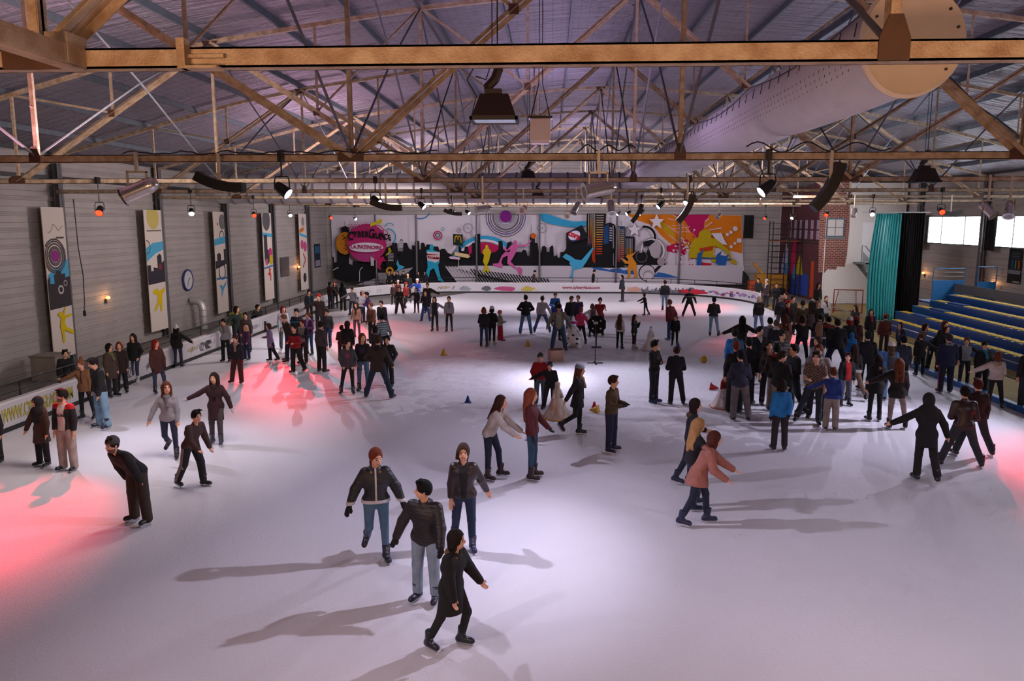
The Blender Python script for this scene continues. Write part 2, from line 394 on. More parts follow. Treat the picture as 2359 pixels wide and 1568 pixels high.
    if pat:
        def fn(c):
            q = (c-pel) @ RT; x, y, zz = q[:,0], q[:,1], q[:,2]; m_ = np.zeros(len(c), int)
            tor = np.abs(x) < sh*.95
            for so, el, wr, ld, s in arms:
                d1 = seg(c, so+(el-so)*.35, el, 0, 0); d2 = seg(c, el, wr, 0, 0); arm = np.minimum(d1, d2) < .075+tk
                dt = np.abs(x) > sh*.72
                tor = tor & ~(arm & (dt | (d2 < .07+tk)))
            if 'open' in pat: m_[tor & (y < 0) & (np.abs(x) < .045+.03*np.maximum(0, zz)/.4)] = 1
            if 'wide' in pat: m_[tor & (y < 0) & (np.abs(x) < .088)] = 1
            if 'zip' in pat: m_[tor & (y < 0) & (np.abs(x) < .011)] = 1
            if 'vneck' in pat: m_[tor & (y < 0) & (zz > .32) & (np.abs(x) < (zz-.30)*.45)] = 1
            if 'stripe' in pat: m_[(zz % .09) < .035] = 1
            if 'plaid' in pat:
                m_[((zz % .07) < .028) ^ ((np.abs(x+.5*y) % .07) < .028)] = 1
            if 'vest' in pat: m_[~tor] = 1
            if 'yoke' in pat: m_[(zz > .40) & ~(('wide' in pat) & (np.abs(x) < .085) & (y < 0))] = 2
            if 'band' in pat: m_[(np.abs(zz-.3) < .025)] = 1
            if 'hem' in pat: m_[(zz < .035)] = 1
            if 'cuff' in pat:
                for so, el, wr, ld, s in arms:
                    a_ = (c-wr)@ld; m_[(seg(c, el, wr, 0, 0) < .09) & ((np.abs(a_+.015) < .006) | (np.abs(a_+.04) < .006))] = 1
            if 'back' in pat: m_[tor & (y > 0) & (np.abs(zz-.33) < .03) & (np.abs(x) < .08)] = 1
            if 'collar' in pat: m_[(zz > .455) & (np.abs(x) < .12)] = 1
            if 'print' in pat: m_[tor & (y < 0) & (np.abs(zz-.30) < .08) & (np.abs(x) < .085) & ((np.sin(x*150)*np.sin(zz*170)) > .1)] = 1
            if 'slash' in pat: m_[tor & (y < 0) & (np.abs(zz-.3+x*.9) < .018)] = 1
            if 'edge' in pat: m_[tor & (y < 0) & (zz > .1) & (np.abs(x) < .018)] = 1; 
            return m_
    nm = 'coat' if hem > .2 else ('jacket' if tk >= .02 else ('jumper' if sleeve else 't_shirt'))
    part(nm, pr, tmats if pat else [m1], cuts, fn)
    if hood:
        part('hood', [C(nb+W((-.07,.05,.0)), nb+W((0,.1,-.015)), .035,.045,.03), C(nb+W((.07,.05,.0)), nb+W((0,.1,-.015)), .035,.045,.03), C(nb+W((-.085,.02,.005)), nb+W((-.06,-.07,-.02)), .03,.022,.03), C(nb+W((.085,.02,.005)), nb+W((.06,-.07,-.02)), .03,.022,.03), C(nb+W((-.05,.08,.01)), nb+W((.05,.08,.01)), .04,.04,.03)], [mat('hood_'+hood, hood, .95, noise=.4, nscale=40, bump=.6, bscale=60)])
    if scarf:
        part('scarf', [C(nb+W((-.06,.03,.03)), nb+W((.06,.03,.03)), .05,.05,.03), C(nb+W((-.06,.02,.03)), nb+W((-.02,-.075,.0)), .045,.045,.03), C(nb+W((.06,.02,.03)), nb+W((.02,-.075,.0)), .045,.045,.03), C(nb+W((.0,-.09,.0)), nb+W((.03,-.13-tk,-.2)), .035,.04,.03)], [mat('knit_'+scarf, scarf, .95, noise=.3, nscale=30, bump=.5, bscale=50)])
    # ---- hair and hats
    face = ('s', EL(RHt, hc0, (0,-.118,-.028), (.07,.085,.102)))
    if hair != 'x' and not (hat in ('H','hijab')):
        hm_ = mat('hair_'+hc, hc, .75, spec=.2, noise=.35, nscale=25, bump=.5, bscale=50, stretch=(1,1,.25))
        top_e = EL(RHt, hc0, (0,.012,.018), (.089,.108,.117)); pr = [top_e]; cuts = [face]
        if hair == 's':
            rs = random.Random(NP[0])
            for q_ in range(7 if v < .016 else 4):
                a_ = rs.uniform(-1, 1); z_ = rs.uniform(.09, .125); pr.append(C(H((a_*.06, -.05+rs.uniform(-.02,.06), z_)), H((a_*.065+rs.uniform(-.02,.02), -.075+rs.uniform(-.02,.08), z_+rs.uniform(-.02,.02))), .026,.014,.02))
            cuts.append(('p', H((0,.02,-.045)), RH @ nrm((0,-.5,-1))))
        if hair == 'm':
            rs = random.Random(NP[0])
            for q_ in range(5): sd_ = rs.choice((-1,1)); pr.append(C(H((sd_*.07,rs.uniform(-.03,.05),0)), H((sd_*rs.uniform(.085,.1),rs.uniform(-.04,.05),rs.uniform(-.13,-.06))), .03,.018,.02))
            pr.append(C(H((0,.035,0)), H((0,.04,-.09)), .09,.08,.03)); cuts.append(('p', H((0,.0,-.15)), RH @ nrm((0,-.1,-1))))
        if hair in 'lc':
            w = .085 if hair == 'l' else .105
            pr += [C(H((-.03,.04,0)), nb+W((-.06,.085+tk*.6,-.2)), w,.05,.03), C(H((.03,.04,0)), nb+W((.06,.085+tk*.6,-.2)), w,.05,.03)]
            if hair == 'c': pr += [C(nb+W((-.1,.06,.02)), nb+W((-.11,.08,-.22)), .06,.05,.03), C(nb+W((.1,.06,.02)), nb+W((.11,.08,-.22)), .06,.05,.03), C(nb+W((0,.1,.02)), nb+W((0,.11,-.28)), .06,.05,.03)]
            else: pr += [C(H((-.07,-.01,-.03)), nb+W((-.1,-.04,-.06)), .03,.022,.03), C(H((.07,-.01,-.03)), nb+W((.1,-.04,-.06)), .03,.022,.03)]
        if hair == 'p': pr += [C(H((0,.09,.04)), H((0,.15,-.03)), .035,.035,.02), C(H((0,.15,-.03)), H((0,.13,-.2)), .035,.018,.02)]; cuts.append(('p', H((0,-.02,-.05)), RH @ nrm((0,-.9,-.6))))
        if hair == 'b': pr += [C(H((0,.055,.15)), H((0,.065,.16)), .04,.036,.006)]; cuts.append(('p', H((0,.02,-.05)), RH @ nrm((0,-.5,-1))))
        if hat in ('b','C','P','h'): pr[0] = EL(RHt, hc0, (0,.012,.01), (.084,.102,.1))
        part('hair', pr, [hm_], cuts)
    if hat in ('b','P'):
        pr = [EL(RHt, hc0, (0,.015,.045), (.092,.112,.108))]
        if hat == 'P': pr.append(EL(RHt, hc0, (0,.03,.165), (.04,.04,.04)))
        part('knit_hat', pr, [mat('knit_'+hatc, hatc, .95, noise=.25, nscale=40, bump=.6, bscale=60)], [('p', H((0,0,.028)), RH @ nrm((0,-.15,-1)))])
    if hat == 'C':
        part('cap', [EL(RHt, hc0, (0,.008,.04), (.088,.107,.09)), EL(RHt, hc0, (0,-.12,.04), (.06,.06,.012))], [cloth(hatc)], [('p', H((0,0,.022)), RH @ nrm((0,0,-1)))])
    if hat == 'h':
        part('helmet', [EL(RHt, hc0, (0,.01,.04), (.108,.13,.12))], [mat('helmet_'+hatc, hatc, .18, spec=.8)], [('p', H((0,0,-.0)), RH @ nrm((0,-.45,-1))), ('s', EL(RHt, hc0, (0,-.13,-.03), (.075,.07,.075)))])
    if hat in ('H','hijab'):
        pr = [EL(RHt, hc0, (0,.015,.01), (.1,.122,.128)), C(H((0,.03,-.05)), nb+W((0,.02,.0)), .09,.1,.04)]
        if hat == 'hijab': pr += [FL(RTt, pel, (-.06,0,.42),(.06,0,.42),.15,.15,.9), FL(RTt, pel, (0,0,.42),(0,-.03,.26),.15+tk,.12+tk,.9)]
        part('headscarf' if hat == 'hijab' else 'hood', pr, [cloth(hatc)], [('s', EL(RHt, hc0, (0,-.13,-.02), (.062,.09,.088)))])
    if glove:
        gl = glove.split()
        for i, (hh, wr, fw) in enumerate(hands):
            if len(gl) == 1 or gl[i] != '-':
                pp = [tuple(list(q[:3])+[q[3]+.004, q[4]+.004]+list(q[5:])) for q in hh]+[C(wr-fw*.02, wr+fw*.03, .034,.03,.01)]
                part('glove', pp, [cloth(gl[i] if len(gl) > 1 else gl[0])])
    # ---- skates
    if not noskate:
        kind = sk; boot, blade = skate_meshes(kind, skc)
        for hp, kn, an, sd, s, c in legs:
            lift = an[2]-.128; w = min(1, max(0, lift/.12)); up = nrm(np.array([0,0,1.])*(1-w*.8)+(-sd)*(w*.8)); fwd = np.array([s*.22, -1, 0.]); fwd = nrm(fwd-up*(fwd@up)); xr = np.cross(fwd, up)*-1
            M = Matrix(((float(-xr[0])*-1, float(-fwd[0]), float(up[0]), float(an[0])), (float(xr[1]), float(-fwd[1]), float(up[1]), float(an[1])), (float(xr[2]), float(-fwd[2]), float(up[2]), float(an[2])), (0,0,0,1)))
            if M.to_3x3().determinant() < 0:
                for i in range(3): M[i][0] = -M[i][0]
            ob = bpy.data.objects.new('skate', boot); COL.objects.link(ob); ob.parent = root; ob.matrix_local = M
            bl = bpy.data.objects.new('blade', blade); COL.objects.link(bl); bl.parent = ob
    else:
        for hp, kn, an, sd, s, c in legs:
            part('shoe', [C(an+np.array([0,.02,-.07]), an+np.array([0,-.15,-.09]), .045,.036,.03), C(an, an+np.array([0,.0,-.06]), .045,.045,.03)], [cloth(skc, 'l')], [('p', np.array([0,0,.002]), np.array([0,0,-1.]))])
    # ---- place
    grounded = [l for l in legs if l[2][2]-.128 < .09] or legs
    mx = sum(float(l[2][0]) for l in grounded)/len(grounded); my = sum(float(l[2][1]) for l in grounded)/len(grounded)
    topz = float(H((0,0,.125))[2])+(.03 if hat in ('P','h','H') else 0)
    if tall: s = tall/topz
    else:
        d = ray(px, hy); tt = (Vector((g.x, g.y, 0)).dot(Vector((d.x, d.y, 0))))/(d.x*d.x+d.y*d.y); ztop = CH+d.z*tt-zg
        hx = H((0,0,.12)); s = ztop/topz
    s = min(max(s, .5), 1.2)
    a = math.radians(ang); R = Matrix.Rotation(a, 4, 'Z'); o = R @ Vector((mx*s, my*s, 0))
    root.matrix_world = Matrix.Translation((g.x-o.x, g.y-o.y, zg if z0 is None else z0)) @ R @ Matrix.Scale(s, 4)
    root['label'] = label; root['category'] = 'person'; root['group'] = group
    root['_pel'] = float(pel[2])
    PLOG.append((label, round(s*1.76, 2), round(g.x,1), round(g.y,1)))
    if extra and 'text' in extra:
        tx, zz, sz, cc, bk = extra['text']
        loc = pel+W((0, (.75*(.125+tk)+.008)*(1 if bk else -1)-(0 if bk else .004), zz))
        Mx = Matrix.Translation(Vector([float(q) for q in loc])) @ Matrix([[float(q) for q in rw] for rw in RT]).to_4x4() @ (Matrix.Rotation(math.pi, 4, 'Z') if bk else Matrix()) @ Matrix.Rotation(math.pi/2, 4, 'X')
        ob = text_mesh(tx, sz, cloth(cc), 'lettering', root, Mx, ext=.012)
    return root, dict(pel=pel, arms=arms, legs=legs, H=H, s=s)
PLOG = []; POSN = []
# ---------- the hall
WL, WR, YB, YF = -17.3, 21.9, 59.8, -3.0
XC = 2.3
RP = [(0,10.72),(1.6,10.68),(5.5,10.33),(10.3,9.66),(12.8,9.2),(15.1,8.6),(19.6,7.38)]
def roofz(x):
    a = abs(x-XC)
    for (x0,z0),(x1,z1) in zip(RP, RP[1:]):
        if a <= x1: return z0+(z1-z0)*(a-x0)/(x1-x0)
    return RP[-1][1]
def st(o): o['kind'] = 'structure'; return o
m_clad = mat('cladding', '#a39c9a', .55, metal=.15, noise=.14, nscale=.8, bump=.05, bscale=6)
m_rib = mat('cladding_rib', '#b5aeab', .5, metal=.15)
m_conc = mat('concrete_floor', '#6f6a68', .8, noise=.3, nscale=1.5, bump=.1, bscale=20)
# ice
def ice_material():
    m = bpy.data.materials.new('ice'); m.use_nodes = True; nt = m.node_tree; N = nt.nodes; L = nt.links; b = N['Principled BSDF']
    tc = N.new('ShaderNodeTexCoord')
    n = N.new('ShaderNodeTexNoise'); n.inputs['Scale'].default_value = .35; n.inputs['Detail'].default_value = 8; L.new(tc.outputs['Object'], n.inputs[0])
    mx = N.new('ShaderNodeMix'); mx.data_type = 'RGBA'; mx.inputs[6].default_value = lin('#d2d0d8'); mx.inputs[7].default_value = lin('#e6e4ea'); L.new(n.outputs[0], mx.inputs[0])
    n3 = N.new('ShaderNodeTexNoise'); n3.inputs['Scale'].default_value = 30; n3.inputs['Detail'].default_value = 6; L.new(tc.outputs['Object'], n3.inputs[0])
    r3 = N.new('ShaderNodeMapRange'); r3.inputs[1].default_value = .66; r3.inputs[2].default_value = .74; L.new(n3.outputs[0], r3.inputs[0])
    mx2 = N.new('ShaderNodeMix'); mx2.data_type = 'RGBA'; mx2.inputs[7].default_value = lin('#f6f5f8'); L.new(mx.outputs[2], mx2.inputs[6]); L.new(r3.outputs[0], mx2.inputs[0])
    L.new(mx2.outputs[2], b.inputs['Base Color'])
    b.inputs['Specular IOR Level'].default_value = .35; b.inputs['Roughness'].default_value = .42
    mp = N.new('ShaderNodeMapping'); mp.inputs['Scale'].default_value = (1,1,1); L.new(tc.outputs['Object'], mp.inputs[0])
    v = N.new('ShaderNodeTexNoise'); v.inputs['Scale'].default_value = 22; v.inputs['Detail'].default_value = 8; v.inputs['Roughness'].default_value = .7; L.new(mp.outputs[0], v.inputs[0])
    bp = N.new('ShaderNodeBump'); bp.inputs['Strength'].default_value = .5; bp.inputs['Distance'].default_value = .02; L.new(v.outputs[0], bp.inputs['Height']); L.new(bp.outputs[0], b.inputs['Normal'])
    return m
m_ice = ice_material()
# rink outline
XL, XR, Y0c, RAD = -13.35, 12.75, 48.3, 7.5
def rim(off=0.0, n=14):
    pts = [(XL-off, -2.5)]+[(XL-off, y) for y in (6, 12, 18, 24, 30, 36, 42)]
    for i in range(n+1):
        a = math.pi-(math.pi/2)*i/n; pts.append((XL+RAD+(RAD+off)*math.cos(a), Y0c+(RAD+off)*math.sin(a)))
    for x in (-2.5, 0, 2.5): pts.append((x, Y0c+RAD+off))
    for i in range(n+1):
        a = math.pi/2-(math.pi/2)*i/n; pts.append((XR-RAD+(RAD+off)*math.cos(a), Y0c+(RAD+off)*math.sin(a)))
    return pts
R0 = rim(.05)
mb = MB(); mb.poly([(x, y, 0) for x, y in R0]+[(XR+.05, -2.5, 0)], m_ice); st(mb.build('floor'))
mb = MB(); mb.box((WL-.2, YF, -.25), (WR+.2, YB+.3, -.03), m_conc); st(mb.build('floor'))
mb = MB(); mb.box((WL, YF, -.03), (XL-.1, YB, .02), m_conc); mb.box((XL-.1, Y0c+RAD+.1, -.03), (WR, YB, .02), m_conc)
mb.poly([(XL-.1, YB-3.4, .018)]+[(x, y, .018) for x, y in rim(.1)[7:7+16]]+[(XL-.1, 42, .018)], m_conc); mb.build('floor')['kind'] = 'structure'
m_rub = mat('sand_rubber_floor', '#8f7a48', .85, noise=.2, nscale=3, bump=.1, bscale=60)
mb = MB(); mb.box((XR+.22, YF, -.03), (WR, 49.2, .03), m_rub); mb.box((XR+.05, 49.2, -.03), (17, 56, .02), m_conc); st(mb.build('floor'))
# snow scraped to the middle of the ice
def snow():
    nx, ny = 150, 120; x0, x1, y0, y1 = -7.5, 10.5, 17.5, 33.5
    from mathutils import noise
    vs = []; ok = []
    for j in range(ny):
        for i in range(nx):
            x = x0+(x1-x0)*i/(nx-1); y = y0+(y1-y0)*j/(ny-1)
            u = (x-2.0)/7.8; w = (y-24.5)/6.2; e = 1-(u*u+w*w)**.5+noise.noise(Vector((x*.5, y*.5, 3)))*.45+noise.noise(Vector((x*2.5, y*2.5, 9)))*.35+noise.noise(Vector((x*6, y*6, 2)))*.2
            h = max(-.5, min(e*2.2, 1)); n = noise.noise(Vector((x*2.2, y*2.2, 0)))*.5+noise.noise(Vector((x*7, y*7, 5)))*.6
            z = h*(.012+.045*max(0, n+.25)); vs.append((x, y, z if h > 0 else -.02)); ok.append(h > 0)
    fs = []
    for j in range(ny-1):
        for i in range(nx-1):
            a = j*nx+i
            if ok[a] or ok[a+1] or ok[a+nx] or ok[a+nx+1]: fs.append((a, a+1, a+nx+1, a+nx))
    mb = MB(); mb.add(vs, fs, mat('snow', '#f1f1f6', .9, noise=.1, nscale=9, bump=.7, bscale=25)); o = mb.build('snow', smooth=True)
    tag(o, 'loose shaved snow lying in a rough patch on the middle of the ice', 'snow', kind='stuff')
snow()
# corrugated walls
def profile(z0, z1, pitch=.52):
    pr = [(0, z0)]; k = math.ceil((z0-.1)/pitch); z = k*pitch+.1
    while z < z1-.1:
        pr += [(0, z), (.028, z+.015), (.028, z+.045), (.008, z+.06), (.008, z+.075), (.028, z+.09), (.028, z+.12), (0, z+.135), (0, z+.30), (-.012, z+.31), (0, z+.325)]
        z += pitch
    pr = [p for p in pr if p[1] < z1]; pr.append((0, z1)); return pr
def clad(mb, a, b, z0, z1, nrm_):
    a = Vector(a); b = Vector(b); nn = Vector(nrm_); pr = profile(z0, z1); vs = []
    for d, z in pr: vs += [(a.x+nn.x*d, a.y+nn.y*d, z), (b.x+nn.x*d, b.y+nn.y*d, z)]
    mb.add(vs, [(2*i, 2*i+1, 2*i+3, 2*i+2) for i in range(len(pr)-1)], m_clad)
mb = MB(); clad(mb, (WL, YF, 0), (WL, YB, 0), 0, 8.2, (1,0,0)); st(mb.build('wall_left'))
mb = MB(); clad(mb, (WL, YB, 0), (WR, YB, 0), 0, 10.9, (0,-1,0)); st(mb.build('wall_back'))
mb = MB(); clad(mb, (WR, YF, 0), (WR, YB, 0), 0, 3.85, (-1,0,0)); clad(mb, (WR, YF, 0), (WR, YB, 0), 5.4, 8.2, (-1,0,0))
m_dark = mat('painted_steel_dark', '#2c2c31', .5); m_win = mat('window_frame_paint', '#30343a', .5)
for y0, y1 in ((YF, 12.2), (18.4, 19.6), (25.4, 26.6), (32.9, 34.1), (40.05, 41.1), (46.9, YB)): mb.box((WR, y0, 3.85), (WR+.12, y1, 5.4), m_clad)
st(mb.build('wall_right'))
mb = MB()
for s in (XC-19.8, XC+19.8): pass
xs = [XC-19.7+39.4*i/44 for i in range(45)]
m_foil = bpy.data.materials.new('foil_insulation'); m_foil.use_nodes = True
def foil(m):
    nt = m.node_tree; N = nt.nodes; L = nt.links; b = N['Principled BSDF']; b.inputs['Base Color'].default_value = lin('#9a95a2'); b.inputs['Metallic'].default_value = .55; b.inputs['Roughness'].default_value = .42
    tc = N.new('ShaderNodeTexCoord'); mp = N.new('ShaderNodeMapping'); mp.inputs['Scale'].default_value = (.35, 2.6, .35); L.new(tc.outputs['Object'], mp.inputs[0])
    n = N.new('ShaderNodeTexNoise'); n.inputs['Scale'].default_value = 1.5; n.inputs['Detail'].default_value = 4; n.inputs['Distortion'].default_value = .6; L.new(mp.outputs[0], n.inputs[0])
    mp2 = N.new('ShaderNodeMapping'); mp2.inputs['Scale'].default_value = (4, 4, 4); L.new(tc.outputs['Object'], mp2.inputs[0])
    n2 = N.new('ShaderNodeTexNoise'); n2.inputs['Scale'].default_value = 3; n2.inputs['Detail'].default_value = 4; L.new(mp2.outputs[0], n2.inputs[0])
    ad = N.new('ShaderNodeMath'); ad.operation = 'MULTIPLY_ADD'; ad.inputs[1].default_value = .12; L.new(n2.outputs[0], ad.inputs[0]); L.new(n.outputs[0], ad.inputs[2])
    bp = N.new('ShaderNodeBump'); bp.inputs['Strength'].default_value = 1.0; bp.inputs['Distance'].default_value = .32; L.new(ad.outputs[0], bp.inputs['Height']); L.new(bp.outputs[0], b.inputs['Normal'])
    # netting under the foil
    sx = N.new('ShaderNodeSeparateXYZ'); L.new(tc.outputs['Object'], sx.inputs[0]); ms = []
    for i in (0, 1):
        q = N.new('ShaderNodeMath'); q.operation = 'MODULO'; q.inputs[1].default_value = .25; ab = N.new('ShaderNodeMath'); ab.operation = 'ABSOLUTE'; L.new(sx.outputs[i], ab.inputs[0]); L.new(ab.outputs[0], q.inputs[0])
        l = N.new('ShaderNodeMath'); l.operation = 'LESS_THAN'; l.inputs[1].default_value = .012; L.new(q.outputs[0], l.inputs[0]); ms.append(l)
    mm = N.new('ShaderNodeMath'); mm.operation = 'MAXIMUM'; L.new(ms[0].outputs[0], mm.inputs[0]); L.new(ms[1].outputs[0], mm.inputs[1])
    mx = N.new('ShaderNodeMix'); mx.data_type = 'RGBA'; mx.inputs[6].default_value = lin('#8e8996'); mx.inputs[7].default_value = lin('#6c6974'); L.new(mm.outputs[0], mx.inputs[0]); L.new(mx.outputs[2], b.inputs['Base Color'])
foil(m_foil)
vs = []; fs = []
ys = [YF+i*(YB-YF)/30 for i in range(31)]
for y in ys:
    for x in xs: vs.append((x, y, roofz(x)+.1))
for j in range(30):
    for i in range(44): a = j*45+i; fs.append((a, a+1, a+46, a+45))
mb.add(vs, fs, m_foil); st(mb.build('ceiling', smooth=True))
mb = MB(); mb.add([(x, y, roofz(x)+.35) for y in (YF, YB+.3) for x in xs], [(i, i+1, 46+i, 45+i) for i in range(44)], m_conc); st(mb.build('roof_deck'))
# purlins, eaves, columns
m_purl = mat('galvanised_blue_grey', '#5f6873', .5, metal=.3, noise=.25, nscale=6)
k = 0; x = XC-17.9
mb = MB()
while x < XC+18.5:
    mb.bar((x, YF, roofz(x)+.02), (x, YB, roofz(x)+.02), .07, .16, m_purl); x += 1.79
st(mb.build('trim_1'))
mb = MB(); mb.box((WL, YF, 7.42), (WL+.14, YB, 7.6), m_dark); mb.box((WL, YF, 6.55), (WL+.1, YB, 6.68), m_dark); mb.box((WR-.14, YF, 7.42), (WR, YB, 7.6), m_dark); st(mb.build('trim_2'))
m_col = mat('column_grey_paint', '#5c5a5e', .5, noise=.1)
SP = 7.0
COLY = [SP*(k+.8) for k in range(-1, 8)]; COLY[0] = 5.6-SP*.1+.0
k = 0
for y in [19.6, 26.6, 33.6, 40.6, 47.6, 54.6]:
    for X, s in ((WL+.17, 1), (WR-.17, -1)):
        mb = MB(); mb.box((X-.02, y-.13, 0), (X+.02, y+.13, roofz(X)), m_col); mb.box((X-.17, y-.13, 0), (X-.15, y+.13, roofz(X)), m_col); mb.box((X+.15, y-.13, 0), (X+.17, y+.13, roofz(X)), m_col); mb.box((X-.17,y-.012,0),(X+.17,y+.012,roofz(X)), m_col)
        st(mb.build('pillar_'+('left' if s > 0 else 'right')))
# windows on the right wall
m_sky = mat('bright_window', '#ffffff', .3, emit='#f4f7ff', estr=9.0)
wn = 0
for y0, y1 in ((12.2, 18.4), (19.6, 25.4), (26.6, 32.9), (34.1, 40.05), (41.1, 46.9)):
    wn += 1; w = empty('window_%d' % wn, (WR+.02, (y0+y1)/2, 3.85)); w['kind'] = 'structure'
    mb = MB(); L = (y1-y0)/2
    mb.box((-.03,-L,0),(.06,L,.05)); mb.box((-.03,-L,1.5),(.06,L,1.55)); mb.box((-.03,-L,0),(.06,-L+.05,1.55)); mb.box((-.03,L-.05,0),(.06,L,1.55)); mb.box((-.02,-.4*L,0),(.05,-.4*L+.035,1.55)); mb.box((-.02,.45*L,0),(.05,.45*L+.035,1.55))
    mb.build('window_frame', m_win, w)
    mb = MB(); mb.box((.02,-L,.02),(.03,L,1.53)); mb.build('window_pane', m_sky, w)
# black bunched curtains beside the columns
def curtain(name, p0, p1, z0, z1, amp, waves, material, label, cat, group=None, thick=.0, sway=None):
    n = waves*8; p0 = Vector(p0); p1 = Vector(p1); d = (p1-p0); nn = Vector((-d.y, d.x)).normalized(); vs = []; nz = 14
    for j in range(nz+1):
        t = j/nz
        for i in range(n+1):
            u = i/n; q = p0+d*u; a = amp*math.sin(u*waves*2*math.pi+math.sin(u*9)*1.2)*(.7+.3*math.sin(t*3+u*5)); 
            if sway: q = q+d*sway(u, t)
            vs.append((q.x+nn.x*a, q.y+nn.y*a, z0+(z1-z0)*t))
    fs = [(j*(n+1)+i, j*(n+1)+i+1, (j+1)*(n+1)+i+1, (j+1)*(n+1)+i) for j in range(nz) for i in range(n)]
    mb = MB(); mb.add(vs, fs, material); o = mb.build(name, smooth=True); md = o.modifiers.new('s', 'SOLIDIFY'); md.thickness = .012
    return tag(o, label, cat, group)
m_blk = mat('black_drape', '#0b0b0d', .95, sheen=.0)
m_teal = mat('teal_satin', '#45b4ba', .3, noise=.15, nscale=2, spec=.6)
curtain('black_curtain', (WR-.42, 40.0), (WR-.42, 39.1), 3.7, 5.45, .07, 5, m_blk, 'short black curtain bunched at the near window post', 'curtain')
curtain('black_curtain', (WR-.42, 47.4), (WR-.42, 46.4), 3.55, 5.5, .07, 5, m_blk, 'short black curtain bunched beside the far window edge', 'curtain')
curtain('black_curtain', (17.4, 40.5), (18.75, 40.5), .12, 5.55, .09, 11, m_blk, 'tall black curtain hanging beside the teal curtain', 'curtain')
curtain('teal_curtain', (16.0, 39.9), (17.4, 40.1), .08, 5.5, .10, 10, m_teal, 'tall shiny teal curtain hanging from ceiling to floor', 'curtain', sway=lambda u, t: (1-u)*(.10*t-.12*math.sin(t*3.1)))
curtain('black_curtain', (14.25, 59.0), (14.95, 59.0), 3.9, 5.55, .06, 4, m_blk, 'narrow black curtain at the right edge of the mural', 'curtain')
mb = MB(); mb.tube([(15.6,40.3,5.56),(18.9,40.3,5.56)], .03); tag(mb.build('curtain_rail', mat('rail_white','#c8c8cc',.4)), 'white rail carrying the teal and black curtains', 'rail')
# ---------- roof trusses
m_tr = mat('galvanised_steel_stained', '#bba890', .5, metal=0, noise=.45, nscale=7, col2='#937659', bump=.4, bscale=60)
m_gus = mat('rusty_gusset', '#553828', .6, noise=.3)
ZC = CH+.93
def B_(k): return XC-.3+5.2*k
names = ['nearest, crossing the top of the view', 'second from the viewer, holding the big spotlights', 'third from the viewer', 'fourth from the viewer', 'fifth from the viewer', 'sixth from the viewer', 'seventh from the viewer', 'next to last before the mural', 'last, just before the mural']
TY = [4.93]+[SP*(k+.8) for k in range(1, 8)]
def truss(Y, i):
    th = .12; r = empty('roof_truss', (0, Y, ZC), 0, 'steel roof truss spanning the hall, '+names[i], 'truss', 'roof trusses')
    mb = MB()
    mb.box((WL+.2, -.05, 0), (WR-.2, -.038, th)); mb.box((WL+.2, -.05, 0), (WR-.2, .07, .012)); mb.box((WL+.2, .058, 0), (WR-.2, .07, .05)); mb.box((WL+.2, -.05, th-.012), (WR-.2, .0, th))
    mb.build('bottom_chord', m_tr, r)
    mb = MB(); n = 30; P = [(WL+.2+(WR-WL-.4)*j/n) for j in range(n+1)]
    for a, b in zip(P, P[1:]): mb.bar((a, 0, roofz(a)-.12-ZC), (b, 0, roofz(b)-.12-ZC), .1, .1)
    mb.build('top_chord', m_tr, r)
    def T(x): return Vector((x, 0, roofz(x)-.14-ZC))
    def Bp(x): return Vector((x, 0, .06))
    def mem(a, b, w, nm, n2=1):
        mb = MB()
        if n2 == 2: mb.angle(a+Vector((0,-.045,0)), b+Vector((0,-.045,0)), w, .01); mb.angle(a+Vector((.0,.045,0)), b+Vector((.0,.045,0)), w, .01, flip=-1)
        else: mb.angle(a, b, w, .009)
        for q in ((a, b),) if i < 3 else ():
            for t in (.25, .5, .75): p = a+(b-a)*t; mb.lathe([(0,-.055),(.013,-.055),(.013,.03)], 6, None, p, 'y')
        mb.build(nm, m_tr, r)
    for k in range(-3, 4):
        x = B_(k); mem(Bp(x), T(x), .058, 'post', 2 if abs(k) < 2 else 1)
        if abs(k) % 2 == 0:
            mb = MB(); mb.prism([(x-.2, -.06, T(x).z+.05), (x+.2, -.06, T(x).z+.05), (x+.13, -.06, T(x).z-.1), (x-.13, -.06, T(x).z-.1)], (0,.012,0)); mb.build('gusset_plate', m_gus, r)
        w_ = .21 if abs(k) % 2 else .09; h_ = .2 if abs(k) % 2 else .26; mb = MB(); mb.prism([(x-w_, -.062, .0), (x+w_, -.062, .0), (x+w_, -.062, .13), (x+w_*.45, -.062, h_), (x-w_*.45, -.062, h_), (x-w_, -.062, .13)], (0,.012,0)); mb.build('gusset_plate', m_gus, r)
    for kb in (-3, -1, 1, 3):
        for kt in (kb-1, kb+1):
            if abs(kt) > 3: continue
            xb, xt = B_(kb), B_(kt); a, b = Bp(xb), T(xt); mem(a, b, .068, 'diagonal', 2)
            m = a+(b-a)*.5; mem(m, T(m.x), .05, 'strut'); mem(m, T(xb), .05, 'strut')
            mb = MB(); mb.box((m.x-.08, -.06, m.z-.08), (m.x+.08, -.05, m.z+.08)); mb.build('gusset_plate', m_gus, r)
            m2 = a+(b-a)*.75
    return r
for i, Y in enumerate(TY): truss(Y, i)
